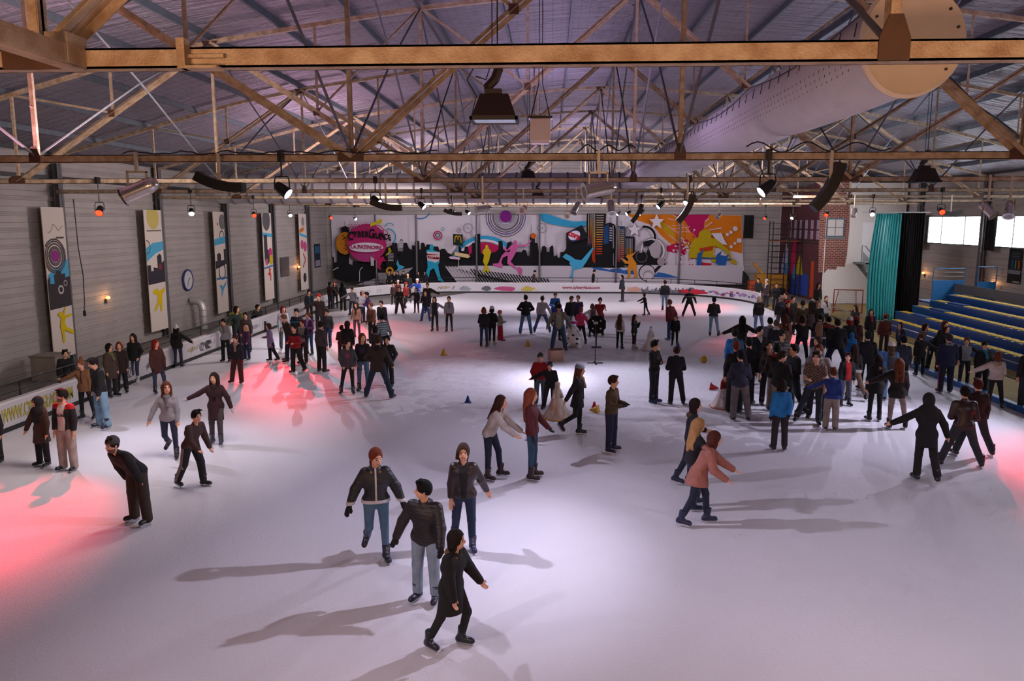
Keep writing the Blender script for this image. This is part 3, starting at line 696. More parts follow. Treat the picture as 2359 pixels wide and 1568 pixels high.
# long bracing between the trusses
m_br = mat('brace_steel_grey', '#56555c', .7, metal=0, noise=.2)
br_names = {-2: 'left of the clock side', -1: 'left of the hall centre', 0: 'along the hall centre line', 1: 'right of the hall centre', 2: 'near the window side'}
for k in (-2, -1, 0, 1, 2):
    x = B_(k); r = empty('longitudinal_bracing', (x, 0, ZC), 0, 'steel bracing running lengthwise between the trusses, '+br_names[k], 'bracing', 'lengthwise bracing')
    for i, (a, b) in enumerate(zip(TY, TY[1:])):
        zt = roofz(x)-.14-ZC; mb = MB(); mb.tube([(0, a, zt), (0, (a+b)/2, zt*.55), (0, b, zt)], .022, 6); mb.tube([(0, a, .1), (0, (a+b)/2, zt*.55)], .022, 6); mb.tube([(0, b, .1), (0, (a+b)/2, zt*.55)], .022, 6)
        if k in (-1, 1): mb.bar((0, a, zt), (0, b, zt), .05, .05)
        mb.build('brace', m_br, r)
mb = MB(); mb.angle((-2.95, 4.88, ZC+.0), (-2.95, -2, ZC+.0), .11, .02, m_tr); mb.box((-3.02,4.7,ZC),(-2.88,4.9,ZC+.18), m_tr); tag(mb.build('steel_beam'), 'steel beam running towards the viewer from the nearest truss joint', 'beam')
mb = MB(); mb.box((-2.27,4.80,ZC-.02),(-2.22,4.88,ZC+.16), m_tr); mb.box((-2.22,4.84,ZC+.05),(-2.0,4.87,ZC+.07), m_tr); mb.box((-2.25,4.78,ZC-.02),(-2.02,4.90,ZC-.005), m_tr); tag(mb.build('splice_plate'), 'bolted splice plate on the left part of the nearest truss', 'plate')
# ---------- ducts
m_fab = mat('duct_fabric_white', '#cfc9cc', .8, noise=.06, nscale=3, bump=.1, bscale=8)
m_cap = mat('duct_cap_cream', '#dccdb8', .7, noise=.08, nscale=4, bump=.15, bscale=6)
DX, DY0, DY1, DR, DZ = 3.63, 8.45, 36.6, .50, CH+1.80
def duct():
    r = empty('fabric_air_duct', (DX, DY0, DZ), 0, 'long white perforated fabric air duct hanging under the roof', 'duct')
    prof = []; seg_ = 13; n = 40; vs = []; fs = []; m = 120
    for j in range(m+1):
        y = (DY1-DY0)*j/m; ph = (y/4.6) % 1; rr = DR*(1-.09*math.exp(-((ph-.0)/.07)**2)-.09*math.exp(-((ph-1)/.07)**2)); sag = -.02*math.sin(ph*math.pi)
        for k in range(n):
            a = 2*math.pi*k/n; wr = 1+.012*math.sin(a*7+y*3)*math.exp(-min(ph,1-ph)*6)
            vs.append((rr*wr*math.cos(a), y, rr*wr*math.sin(a)+sag))
    for j in range(m):
        for k in range(n): fs.append((j*n+k, j*n+(k+1)%n, (j+1)*n+(k+1)%n, (j+1)*n+k))
    mb = MB(); mb.add(vs, fs); mb.build('duct_skin', m_fab, r, smooth=True)
    mb = MB(); vs = []; fs = []
    for q, (f, yy) in enumerate([(1.03, .06), (1.06, -.02), (1.0, -.07), (.9, -.05), (.5, -.03), (0.02, -.03)]):
        for k in range(n):
            a = 2*math.pi*k/n; w = f*(1+.02*math.sin(3*a+1)+(.03 if k in (6, 7) else 0)); vs.append((DR*w*math.cos(a), yy+.012*math.sin(a*2+f*6), DR*1.06*w*math.sin(a)))
    for j in range(5):
        for k in range(n): fs.append((j*n+k, j*n+(k+1)%n, (j+1)*n+(k+1)%n, (j+1)*n+k))
    mb.add(vs, fs); cp_ = mb.build('end_cap', m_cap, r, smooth=True)
    mb = MB()
    for a in (40, 150, 205, 320, 345, 15): mb.lathe([(0,-.012),(.014,-.012),(.014,.01)], 8, None, (DR*.88*math.cos(math.radians(a)), -.062, DR*.9*math.sin(math.radians(a))), 'y')
    mb.build('rivet', mat('rivet_grey', '#55504c', .4, .6), cp_)
    mb = MB()
    for row, ang in ((0, 172), (1, 188), (2, 197), (3, 205)):
        y = .4
        while y < 24:
            if row in (1, 2, 3) or int(y*3) % 3 == 0:
                a = math.radians(ang); c = Vector((DR*1.003*math.cos(a), y, DR*1.003*math.sin(a))); mb.bar(c-Vector((.006,.0,.0)), c+Vector((-.004,.0,.0)), .012, .03)
            y += .17 if row else .34
    mb.build('perforation', mat('perforation_dark', '#6a6468', .9), r)
    mb = MB(); y = 0; pts = []
    a = math.radians(160)
    for j in range(80): yy = 28*j/79; ph = (yy/4.6) % 1; pts.append((DR*1.02*math.cos(a), yy, DR*1.02*math.sin(a)+.12*(1-math.sin(ph*math.pi))))
    mb.tube(pts, .008, 5)
    for j in range(60): yy = .2+j*.46; mb.tube([(DR*1.01*math.cos(a), yy, DR*math.sin(a)+.06), (DR*1.01*math.cos(math.radians(170)), yy, DR*math.sin(math.radians(170)))], .006, 4)
    mb.build('suspension_cord', mat('cord_dark', '#3c3438', .8), r)
    return r
duct()
m_sil = mat('silver_duct_sheet', '#c4bfc4', .42, metal=.5, noise=.08, nscale=2, bump=.1, bscale=3)
def metal_duct():
    Y = 37.5; z = CH+1.52; R = .70; r = empty('metal_air_duct', (-16, Y, z), 0, 'large silver round metal duct crossing the hall below the roof', 'duct')
    mb = MB(); prof = []; x = 0
    L = 20.3; n = int(L/.8)
    for j in range(n): x = j*.8; prof += [(R, x), (R, x+.76), (R+.025, x+.765), (R+.025, x+.795)]
    mb.lathe([(.02, 0)]+prof+[(R, L), (.02, L)], 28, None, (0,0,0), 'x'); mb.build('duct_skin', m_sil, r, smooth=True)
    mb = MB()
    for j in range(n): mb.lathe([(R+.01, j*.8+.70), (R+.045, j*.8+.71), (R+.045, j*.8+.79), (R+.01, j*.8+.80)], 28, None, (0,0,0), 'x')
    mb.build('joint_rings', mat('duct_joint_grey', '#77707a', .5, metal=.3), r, smooth=True)['kind'] = 'stuff'
    for x in range(1, 20, 3): mb = MB(); mb.tube([(x, 0, R), (x, 0, 3.2)], .012, 5); mb.build('hanger_rod', m_br, r)
metal_duct()
# ---------- printed mural on the far wall and pillar banners
_cm = {}
def flat(c):
    return mat('print_'+c, c, .85, spec=.2)
class Print:
    def __init__(s, fn, lay): s.fn = fn; s.lay = lay; s.n = 0; s.mb = MB(); s.clip = None
    def pt(s, x, y): return s.fn(x, y, s.n)
    def poly(s, pts, c, up=True):
        if up: s.n += 1
        q = [s.fn(x, y, s.n) for x, y in pts]; s.mb.poly(q, flat(c)); return s
    def circ(s, x, y, r, c, ry=None, n=28): return s.poly([(x+r*math.cos(2*math.pi*i/n), y+(ry or r)*math.sin(2*math.pi*i/n)) for i in range(n)], c)
    def ring(s, x, y, r, w, c, a0=0, a1=360, ry=1, n=36):
        s.n += 1
        A = [math.radians(a0+(a1-a0)*i/n) for i in range(n+1)]
        for a, b in zip(A, A[1:]):
            s.mb.poly([s.fn(x+q*math.cos(t), y+ry*q*math.sin(t), s.n) for q, t in ((r, a), (r, b), (r-w, b), (r-w, a))], flat(c))
        return s
    def line(s, pts, w, c):
        s.n += 1
        for (x0,y0),(x1,y1) in zip(pts, pts[1:]):
            d = math.hypot(x1-x0, y1-y0) or 1; nx, ny = -(y1-y0)/d*w/2, (x1-x0)/d*w/2
            s.mb.poly([s.fn(a, b, s.n) for a, b in ((x0+nx,y0+ny),(x1+nx,y1+ny),(x1-nx,y1-ny),(x0-nx,y0-ny))], flat(c))
        return s
YM = 59.55
def mfn(x, y, n): p = PY(x, y, YM-.004*n); return (p.x, p.y, p.z)
def Z(ox, oy, s, pts): return [(ox+x/s, oy+y/s) for x, y in pts]
WHT, BLK, DGR, BLU, MAG, YEL, ORG, PNK, CYN = '#c6bfca', '#0c0b10', '#151418', '#2f8fb8', '#a81652', '#b3a115', '#c77016', '#b8558f', '#1f8fae'
def a1(p): return Z(740,480,8.712,p)
def a2(p): return Z(960,480,7.863,p)
def a3(p): return Z(1230,480,8.712,p)
def a4(p): return Z(1440,480,7.84,p)
r = empty('printed_banner', (0,0,0), 0, 'huge printed city mural banner with dancers covering the far wall', 'banner')
P = Print(mfn, 0)
top = [(762+i*(1708-762)/20, 494.5+(1.2 if i % 2 else 0)) for i in range(21)]
P.poly([(768,640),(762,495)]+top+[(1714,655),(1100,652),(900,652),(800,652),(768,648)], WHT)
# right orange half
P.poly([(1440,493),(1708,496),(1710,584),(1650,570),(1560,575),(1520,540),(1505,520),(1470,508)], ORG)
P.poly(a4([(450,320),(640,230),(780,290),(900,480),(880,560),(700,400),(600,340)]), '#b08a18')
P.poly(a4([(840,100),(1010,150),(1010,200),(1090,230),(1180,420),(1260,480),(1290,540),(1420,360),(1430,260),(1530,110),(1180,110),(1010,130)]), MAG)
for q in ([(770,180),(980,230)],[(850,110),(1050,230)],[(830,310),(1000,310)],[(770,310),(980,460)],[(860,370),(1170,330)],[(790,480),(940,590)],[(700,660),(900,600)],[(900,420),(1170,420)],[(1010,270),(1180,440)],[(930,200),(1000,300)]): P.line(a4(q), 1.6, '#c9a0a0')
P.poly(a4([(750,680),(960,620),(1030,600),(1060,700),(1120,790),(1060,840),(980,790),(880,800),(760,770)]), '#b01345')
random.seed(3)
for i in range(60):
    x = random.gauss(1080, 90); y = random.gauss(650, 110); P.circ(*a4([(x, y)])[0], random.uniform(.8, 3.2), random.choice(['#a8104a', '#c9b8c4', '#a8104a', '#7a1040', '#c9b8c4']), n=7)
for q in ([(1440,240),(1510,180)],[(1440,340),(1570,250)],[(1520,390),(1750,350)],[(1560,470),(1730,460)]): P.line(a4(q), 2.2, '#c4b0b8')
for x, y, r_ in ((1990,365,5.6),(1910,430,4),(1845,470,3.6),(2060,580,5.6),(1985,630,3.5),(1915,690,3.8)): P.circ(*a4([(x, y)])[0], r_, WHT)
P.poly(a4([(1560,450),(1740,440),(1790,560),(1850,660),(1720,640),(1640,560)]), WHT)
P.poly(a4([(1150,820),(1190,620),(1250,550),(1330,520),(1330,450),(1370,400),(1440,375),(1520,390),(1560,450),(1550,530),(1640,550),(1740,630),(1850,720),(1900,800),(1930,900),(2000,940),(2035,1080),(1990,1000),(1920,990),(1880,860),(1780,760),(1690,700),(1620,680),(1590,840),(1640,850),(1640,970),(1560,970),(1570,890),(1330,890),(1160,900)]), '#aa930f')
P.poly(a4([(1340,720),(1500,690),(1600,670),(1580,760),(1500,770),(1350,780)]), '#a8380f')
P.poly(a4([(1230,1100),(1370,1060),(1500,1070),(1480,1130),(1390,1170),(1240,1150)]), '#b5152c')
P.poly(a4([(1370,970),(1560,990),(1560,1020),(1480,1040),(1380,1030)]), '#b5152c')
for i in range(40):
    x = random.uniform(900, 1240); y = random.uniform(900, 1200); P.circ(*a4([(x, y)])[0], random.uniform(.5, 1.8), '#b0153c', n=6)
P.poly(a4([(1320,800),(1370,790),(1430,720),(1380,860),(1390,1040),(1440,1120),(1510,1190),(1560,1180),(1520,1220),(1380,1120),(1340,1200),(1350,1280),(1310,1260),(1330,1130),(1290,1060),(1300,900)]), '#1f5296')
P.poly(a4([(1390,880),(1640,890),(1660,830),(1760,750),(1720,840),(1800,860),(1880,830),(1840,900),(1960,910),(1840,930),(1820,1020),(1770,1140),(1740,1290),(1710,1280),(1710,1100),(1610,1180),(1560,1190),(1640,1060),(1680,1010),(1640,990),(1650,910),(1390,895)]), '#1f5296')
P.ring(*a4([(1900,1000)])[0], 27, 2.6, '#2a7fa8', 20, 120, .85)
P.ring(*a4([(1640,1150)])[0], 12, 1.6, '#2a7fa8', 0, 180, 1)
# blue arches
P.ring(1116, 607, 75, 10, BLU, 180, 360, .86); P.ring(1116, 607, 65, 6, WHT, 180, 360, .86); P.ring(1116, 607, 59, 59, MAG, 195, 348, .82)
P.poly(a3([(110,100),(280,110),(560,210),(780,260),(1050,250),(1050,350),(800,380),(540,350),(300,300),(150,240)]), BLU)
P.ring(*a2([(60,-20)])[0], 27, 2.4, '#2f6fa8', 30, 120, 1)
# skyline
P.poly([(766,590)]+a1([(210,970),(250,970),(260,1080),(320,1080),(320,780),(400,770),(400,380),(480,350),(560,380),(560,700),(560,1110),(640,1140),(640,1050),(730,1060),(990,1080),(990,960),(1100,880),(1360,760),(1420,740),(1420,690),(1520,690),(1540,850),(1640,860),(1650,690),(1720,690),(1760,800),(1820,830),(1820,740),(1880,740),(1880,660),(1920,640),(1965,660),(1970,820),(2000,820),(2000,700),(2040,680),(2080,710),(2080,760),(2110,760),(2110,720),(2240,725),(2250,760)])+a2([(390,690),(410,760),(450,730),(510,730),(560,800),(610,800),(640,880),(740,870),(750,690),(800,700),(810,770),(860,770),(870,690),(930,690),(950,860),(1000,790),(1000,630),(1050,620),(1060,480),(1085,460),(1150,460),(1160,800),(1200,830),(1420,790),(1480,740),(1480,590),(1550,590),(1570,740),(1620,740),(1640,620),(1720,590),(1720,740),(1800,790),(1900,790),(1930,740),(1980,760),(2010,860),(2050,870),(2050,560),(2060,460),(2140,490),(2140,620),(2190,630),(2210,800),(2260,800),(2270,690),(2310,670),(2350,710)])+a3([(255,870),(310,870),(320,770),(365,740),(390,760),(400,980),(410,950),(470,940),(480,990),(530,980),(530,880),(600,870),(650,800),(650,490),(965,330),(1060,520),(1130,680),(1180,900),(1390,980),(1390,360),(1480,290),(1540,280),(1630,330),(1640,800),(1800,900),(1810,1170),(1600,1200),(1480,1225),(1350,1200),(1340,1180),(700,1180)])+[(1100,611),(1060,611),(1024,613),(1054,652),(800,652),(768,640)], DGR)
P.poly([(1440,556)]+a4([(10,500),(170,510),(180,560),(170,800),(300,740),(380,800),(420,720),(460,840),(520,900),(610,900),(720,910),(730,1020),(860,1020),(850,890),(860,1020),(700,1020),(560,1030),(400,1020),(240,1040),(0,1030)]), DGR)
for q in ((1430,700),(465,240)): P.line(a1([(q[0] if q[0] < 500 else 1925, 640 if q[0] > 500 else 340),(q[0] if q[0] < 500 else 1925, 550 if q[0] > 500 else 250)]), .6, BLK)
for x, y0, y1 in ((1127,270,460),(2077,300,470),(1702,540,600)): P.line(a2([(x,y0),(x,y1)]), .7, BLK)
for x, y0, y1 in ((1750,240,330),(365,700,760)): P.line(a3([(x,y0),(x,y1)]), .8, BLK)
# lit towers
P.poly(a3([(1060,100),(1240,100),(1240,900),(1210,1100),(1060,500)]), DGR); P.poly(a3([(1240,100),(1450,100),(1400,980),(1240,940)]), DGR)
def grad(t): 
    a = (0x9a,0x90,0x8c); b = (0xb8,0x88,0x40); c = (0xb8,0x3a,0x12)
    q = [a[i]+(b[i]-a[i])*min(1,t*2) if t < .5 else b[i]+(c[i]-b[i])*(t*2-1) for i in range(3)]; return '#%02x%02x%02x' % tuple(int(v/8)*8 for v in q)
for i, x in enumerate((1100,1145,1185,1220)):
    for j in range(10):
        y0 = 110+j*(60 if i < 2 else 95); P.line(a3([(x, y0),(x, y0+(58 if i < 2 else 93))]), 2.2, grad(j/9)); P.n -= 1
P.poly(a3([(1165,820),(1230,820),(1225,1100),(1205,1090),(1165,990)]), '#b03414')
for j in range(17): P.line(a3([(1252,140+j*48),(1405-j*2.5,140+j*48)]), 2.3, grad(j/16)); P.n -= 1
P.poly(a3([(1395,370),(1500,310),(1500,700),(1400,720)]), '#1c3c66')
for j in range(6): P.line(a3([(1515,390+j*50),(1565,395+j*50)]), 2.6, '#a8a4b4'); P.n -= 1
P.line(a3([(1590,340),(1595,800)]), 2.6, '#8a8894'); P.line(a3([(1595,900),(1598,1150)]), 1.6, '#8a8894')
P.poly(a3([(1660,350),(1830,360),(1830,900),(1810,1100),(1660,1000)]), '#23384e')
for j in range(15): P.line(a3([(1735,430+j*38),(1810,432+j*38)]), 1.7, grad(j/14)); P.n -= 1
for x in (1690,1712):
    for j in range(8): P.line(a3([(x, 360+j*90),(x, 448+j*90)]), 1.3, grad(j/7)); P.n -= 1
for x in (1850,1880,1910,1940,1970):
    P.line(a3([(x,600),(x,800)]), 1.5, '#8d8a96'); P.line(a3([(x,800),(x,930)]), 1.5, '#b08030'); P.n -= 1
for x in (1640,1675,1700): P.line(a3([(x-560,560),(x-560,760)]), 1.2, '#27486a')
# rings and discs
c = a2([(1612,150)])[0]
for rr, w, col in ((46,1.6,'#3a3040'),(41,2,'#4a2a70'),(36,1.6,'#3a3040'),(31,3.4,'#5a4f58'),(25,1,'#6a6a78'),(22,1,'#6a6a78'),(19,1,'#6a6a78')): P.ring(*c, rr, w, col, -12, 192, 1)
P.circ(c[0], c[1]-.5, 14, '#6e1c72')
for x, y, rr, w in ((925,355,11.5,2),(760,390,6,1.4),(2275,355,11.5,2)): P.ring(*a2([(x,y)])[0], rr, w, '#8a7f8c'); P.circ(*a2([(x,y)])[0], 1.6, '#3a5a90')
P.ring(*a2([(378,485)])[0], 10.5, 2.8, '#9a1f52'); P.ring(*a2([(378,485)])[0], 5.6, 2, '#3f3f4a'); P.ring(*a2([(468,370)])[0], 4.2, 1.3, '#5a86a8')
# white ground
P.poly([(1100,612),(1322,612),(1322,616),(1440,617),(1460,610),(1714,612),(1714,655),(1200,652),(1100,630),(1054,618)]+[(1054,612)], '#b3adb6')
P.poly(a1([(700,1530),(1130,1390),(1140,1290),(1260,1290),(1850,1180),(1700,1320),(1300,1420),(1290,1560)]), '#8d8a90')
for j in range(34):
    x = 1026+j*7.0; y0 = 613 if j < 8 else 613+(j-8)*.9+6; dx = (650-y0)*.72
    x2 = min(x+dx, 1262)
    if j < 8: P.poly([(x,y0),(x+3.2,y0),(x+3.2+dx,650),(x+dx,650)], '#aaa5ae')
    else: P.poly([(x,y0),(x+3.6,y0),(x+3.6+dx,650),(x+dx,650)], DGR)
    P.n -= 1
P.n += 1
P.poly(a3([(1180,1180),(1340,1185),(1500,1230),(1700,1190),(1800,1240),(1880,1240),(1880,1320),(1600,1280),(1330,1240),(1180,1210)]), '#2a5a9a')
P.poly(a4([(500,1240),(600,1150),(760,1180),(980,1250),(740,1250)]), '#2a5a9a'); P.poly(a4([(0,1110),(160,1120),(240,1200),(40,1180)]), '#2a5a9a')
# sneaker and headphone shapes
c = a4([(395,1160)])[0]; P.circ(*c, 19.5, DGR); P.circ(c[0]+.5, c[1]+.5, 17.5, '#b4adb4'); P.circ(c[0]+3, c[1]+6, 12, '#8f8890'); P.circ(c[0]+3, c[1]+9, 10, '#bdb6bd')
c = a4([(500,760)])[0]; P.ring(c[0], c[1], 31, 3.5, '#8a8088', 170, 400); P.ring(c[0], c[1], 27.5, 3, '#c4bcc4', 170, 400)
P.poly(a4([(430,700),(560,560),(640,620),(650,800),(540,900),(470,850)]), '#9d949c'); P.poly(a4([(330,600),(480,560),(540,600),(430,680),(330,690)]), DGR)
c = a4([(300,870)])[0]; P.ring(c[0], c[1], 13, .9, '#7a787e')
c = a4([(650,960)])[0]; P.circ(*c, 9, '#8f8088'); P.poly(a4([(540,1170),(660,1040),(600,1030),(520,1120)]), DGR)
P.ring(*a4([(350,520)])[0], 27, 5, BLK, -100, 10, 1)
def star(x, y, R, c, rot=-90):
    P.poly([(x+(R if i % 2 == 0 else R*.45)*math.cos(math.radians(rot+36*i)), y+(R if i % 2 == 0 else R*.45)*math.sin(math.radians(rot+36*i))) for i in range(10)], c)
c = a4([(170,385)])[0]; star(*c, 20, BLK); star(*c, 17.5, WHT); c = a4([(570,240)])[0]; star(*c, 18, WHT)
# figures
P.poly(a2([(230,700),(240,660),(290,655),(310,690),(300,750),(340,770),(420,790),(410,980),(390,1010),(400,1110),(440,1260),(490,1310),(480,1335),(390,1300),(370,1230),(310,1080),(240,1130),(220,1250),(180,1230),(170,1150),(200,1060),(190,950),(190,810),(165,800),(180,750),(235,740)]), CYN)
P.poly(a2([(190,780),(420,790),(410,940),(340,980),(190,940)]), '#b8b0b6'); P.poly(a2([(190,820),(405,835),(405,925),(190,895)]), '#8a1b2a')
P.poly(a2([(1240,670),(1270,655),(1300,680),(1300,720),(1340,760),(1350,800),(1330,860),(1310,950),(1275,1020),(1300,1080),(1330,1120),(1280,1165),(1260,1110),(1230,1160),(1190,1160),(1220,1090),(1230,1030),(1200,960),(1220,850),(1190,800),(1200,750),(1240,720)]), YEL)
P.poly(a2([(1750,590),(1790,570),(1820,600),(1820,660),(1900,660),(1980,650),(2090,560),(2070,600),(1990,680),(1880,690),(1830,700),(1800,790),(1740,900),(1700,960),(1800,1070),(1870,1060),(1915,1100),(1890,1215),(1850,1200),(1820,1110),(1720,1050),(1640,1000),(1650,850),(1560,890),(1530,980),(1560,1020),(1540,1080),(1380,1030),(1380,1000),(1480,990),(1540,850),(1600,790),(1680,790),(1700,740),(1620,780),(1560,730),(1580,690),(1640,750),(1700,670),(1760,650)]), PNK)
P.circ(*a2([(2113,495)])[0], 6.4, '#b85a1c')
P.poly(a3([(570,970),(640,905),(730,950),(830,1020),(950,1040),(1100,870),(1180,780),(1200,800),(1120,960),(1030,1110),(960,1200),(860,1220),(800,1230),(780,1370),(740,1395),(700,1390),(750,1330),(770,1180),(710,1110),(720,1060),(640,1020)]), '#3f9ac0')
P.poly(a3([(1840,960),(1880,920),(1950,920),(2060,870),(1970,960),(2010,1030),(2060,1100),(2060,1220),(2080,1370),(1990,1400),(2020,1330),(1980,1210),(1950,1230),(1930,1400),(1830,1395),(1890,1360),(1880,1200),(1900,1110),(1830,1110),(1780,1040),(1730,990),(1800,1010),(1880,1060),(1900,1030)]), '#c07a24')
P.poly(a1([(1340,790),(1380,780),(1420,870),(1410,1000),(1390,1150),(1360,1140),(1345,960),(1290,960),(1300,920),(1350,880)]), YEL)
P.poly(a1([(1150,990),(1250,960),(1270,1010),(1350,1070),(1230,1060),(1180,1160),(1210,1250),(1140,1200),(1130,1110),(1070,1130)]), '#b01b56')
P.poly(a1([(1500,1100),(1530,1030),(1570,1130),(1680,1170),(1640,1200),(1560,1240),(1500,1270),(1540,1180)]), '#3f9ac0')
# logo block
P.circ(*a1([(480,700)])[0], 21, '#a86a18', ry=26)
for i in range(50): P.circ(*a1([(random.uniform(410,620), random.uniform(500,930))])[0], 1.2, BLK, n=6)
P.circ(*a1([(915,690)])[0], 46, '#a0245e', ry=44); P.circ(*a1([(900,950)])[0], 22, '#96316a', ry=14)
for j in range(5):
    for i in range(9): P.circ(*a1([(560+i*50+(j % 2)*25, 250+j*38)])[0], .8+j*.35, '#9a2a5e', n=6)
P.ring(*a1([(1120,470)])[0], 16, 2, '#a0245e'); P.ring(*a1([(1265,500)])[0], 9, 1.6, '#a0245e'); P.ring(*a1([(1345,660)])[0], 7, 1.3, '#b06a90')
P.poly(a1([(985,305),(1170,230),(1160,180),(1230,240),(1185,345),(1190,290),(985,365)]), YEL)
P.ring(*a1([(1330,570)])[0], 20, 3, '#2a86b0', -95, 50); P.ring(*a1([(1370,390)])[0], 12, 2, '#2a86b0', 190, 330)
P.circ(*a1([(905,780)])[0], 41, '#a0245e', ry=12.5); P.circ(*a1([(905,780)])[0], 39, '#c2bcc6', ry=11)
P.poly(a1([(1420,690),(1520,690),(1540,850),(1610,870),(1590,900),(1540,910),(1500,1180),(1300,1180),(1300,950),(1420,860)]), DGR)
P.poly(a1([(1570,640),(1610,620),(1650,640),(1640,790),(1560,790)]), '#96919a'); P.poly(a1([(1565,640),(1608,615),(1655,640)]), BLK)
for j in range(6): P.line(a1([(1340,900+j*28),(1450,905+j*28)]), 1.1, '#a8a4ac'); P.n -= 1
P.n += 1
P.poly(a1([(990,960),(1060,1000),(1060,1150),(995,1150)]), '#a09ca4')
P.ring(*a1([(1375,1250)])[0], 9, 4.5, '#a87a18')
P.line(a1([(770,1480),(770,1260),(790,1210),(830,1180)]), 1.4, '#b8b4ba'); P.line(a1([(240,1240),(300,1200),(345,1185)]), 1.8, '#b8b4ba')
P.poly(a1([(1135,1300),(1260,1290),(1290,1490),(1170,1490)]), '#7a777c')
# hand-lettered signs
P.poly(a2([(655,460),(835,470),(830,680),(660,660)]), '#12241a'); P.poly(a2([(550,790),(680,680),(720,690),(620,830)]), '#b3a8b2'); P.poly(a2([(690,785),(930,830),(970,870),(930,900),(680,850)]), '#c0a878'); P.poly(a2([(580,880),(620,865),(790,885),(780,930),(610,910)]), '#b79ab0'); P.line(a2([(745,680),(760,1060)]), 1.2, '#a8a4aa')
P.line(a2([(685,610),(700,510),(720,490),(740,520),(745,570),(750,510),(775,495),(795,520),(805,620)]), 1.9, '#c08a1e')
P.poly(a3([(650,490),(965,330),(1060,520),(1080,600),(660,720)]), '#1a191e')
cc = a3([(810,545)])[0]
P.poly([(cc[0]+math.cos(t)*14.5*math.cos(-.42)-math.sin(t)*12*math.sin(-.42), cc[1]+math.cos(t)*14.5*math.sin(-.42)+math.sin(t)*12*math.cos(-.42)) for t in [i*math.pi/16 for i in range(32)]], '#3a3f86')
P.poly([(cc[0]+math.cos(t)*14*math.cos(-.42)-math.sin(t)*10*math.sin(-.42), cc[1]-.8+math.cos(t)*14*math.sin(-.42)+math.sin(t)*10*math.cos(-.42)) for t in [i*math.pi/16 for i in range(32)]], WHT)
body = P.mb.build('printed_fabric', parent=r)
def mtext(tx, x, y, hpx, col, rz=0, sx=1, bold=.01):
    p = PY(x, y, YM-.004*(P.n+6)); s = hpx/FPX*YM*1.4
    M = Matrix.Translation(p) @ Matrix.Rotation(math.radians(rz), 4, 'Y') @ Matrix.Rotation(math.pi/2, 4, 'X')
    return text_mesh(tx, s, flat(col), 'lettering', r, M, ext=.004, bold=bold, sx=sx)
x = 801
for chh, hh, dx, dy, rz in (('C',30,11,0,-8),('Y',20,9,-4,-4),('B',20,9,-4,0),('E',20,8,-4,0),('R',20,10,-4,2),('G',32,14,-5,2),('L',20,8,-1,4),('@',19,12,0,6),('C',20,9,2,8),('E',20,8,4,10)):
    mtext(chh, x+dx/2+2, 544+dy, hh*.62, BLK, -rz, .72, .03); x += dx
mtext('LA PATINOIRE', 844, 569.5, 8.6, '#9a2a5e', 2, .92, .012)
mtext("L'YONNE", 998, 590, 5.6, '#c8bcc0', -3, .9); mtext('cora', 1323, 541.5, 12.5, '#a8182c', 24, .85, .03)
# mural poles (posts in front of the mural)
for px, lab in ((868,'partly behind the tall black tower'),(961,'beside the water tower picture'),(1098.5,'in front of the blue arch picture'),(1242.5,'right of the orange ball picture'),(1418.5,'in front of the striped tower picture'),(1563.5,'at the pink splash picture')):
    p = PY(px, 650, 58.6); mb = MB(); mb.tube([(0,0,0),(0,0,5.6)], .07, 10); o = mb.build('steel_post', m_col, loc=(p.x, 58.6, 0.02)); tag(o, 'thin grey post before the mural, '+lab, 'post', 'posts before the mural')
# ---------- banners on the left wall
XB = WL+.36
def bfn(x, y, n): p = PX(x, y, XB+.0015*n); return (p.x, p.y, p.z)
def banner(pts, label, draw):
    r = empty('pillar_banner', (0,0,0), 0, label, 'banner', 'tall banners along the left wall')
    P = Print(bfn, 0)
    a, b, c, d = [PX(x, y, XB-.02) for x, y in pts]
    P.mb.box((XB-.03, min(a.y,d.y), min(c.z,d.z)), (XB-.004, max(b.y,c.y), max(a.z,b.z)), flat('#c2b6ae'))
    P.n = 1; draw(P); P.mb.build('printed_panel', parent=r)
# banner helper: u in 0..1 across, v in 0..1 down
def uvb(y0, y1, z1, z0):
    def f(P_, u, v): return None
    return f
class UVPrint(Print):
    def __init__(s, Ya, Yb, z1, z0): s.Ya, s.Yb, s.z1, s.z0 = Ya, Yb, z1, z0; s.n = 0; s.mb = MB(); s.asp = (z1-z0)/(Yb-Ya)
    def fn(s, u, v, n): u = min(max(u, 0), 1); v = min(max(v, 0), 1); return (XB+.0015*n, s.Ya+(s.Yb-s.Ya)*u, s.z1+(s.z0-s.z1)*v)
    def circ(s, u, v, r, c, n=24): return s.poly([(u+r*math.cos(2*math.pi*i/n), v+r/s.asp*math.sin(2*math.pi*i/n)) for i in range(n)], c)
    def ring(s, u, v, r, w, c, a0=0, a1=360, n=30):
        s.n += 1; A = [math.radians(a0+(a1-a0)*i/n) for i in range(n+1)]
        for a, b in zip(A, A[1:]):
            if not (0 <= u+(r-w/2)*math.cos(a) <= 1): continue
            s.mb.poly([s.fn(u+q*math.cos(t), v+q/s.asp*math.sin(t), s.n) for q, t in ((r,a),(r,b),(r-w,b),(r-w,a))], flat(c))
    def line(s, pts, w, c):
        s.n += 1
        for (x0,y0),(x1,y1) in zip(pts, pts[1:]):
            X0, Y0, X1, Y1 = x0, y0*s.asp, x1, y1*s.asp; d = math.hypot(X1-X0, Y1-Y0) or 1; nx, ny = -(Y1-Y0)/d*w/2, (X1-X0)/d*w/2
            s.mb.poly([s.fn(a, b/s.asp, s.n) for a, b in ((X0+nx,Y0+ny),(X1+nx,Y1+ny),(X1-nx,Y1-ny),(X0-nx,Y0-ny))], flat(c))
BZ1, BZ0 = 5.6, .45
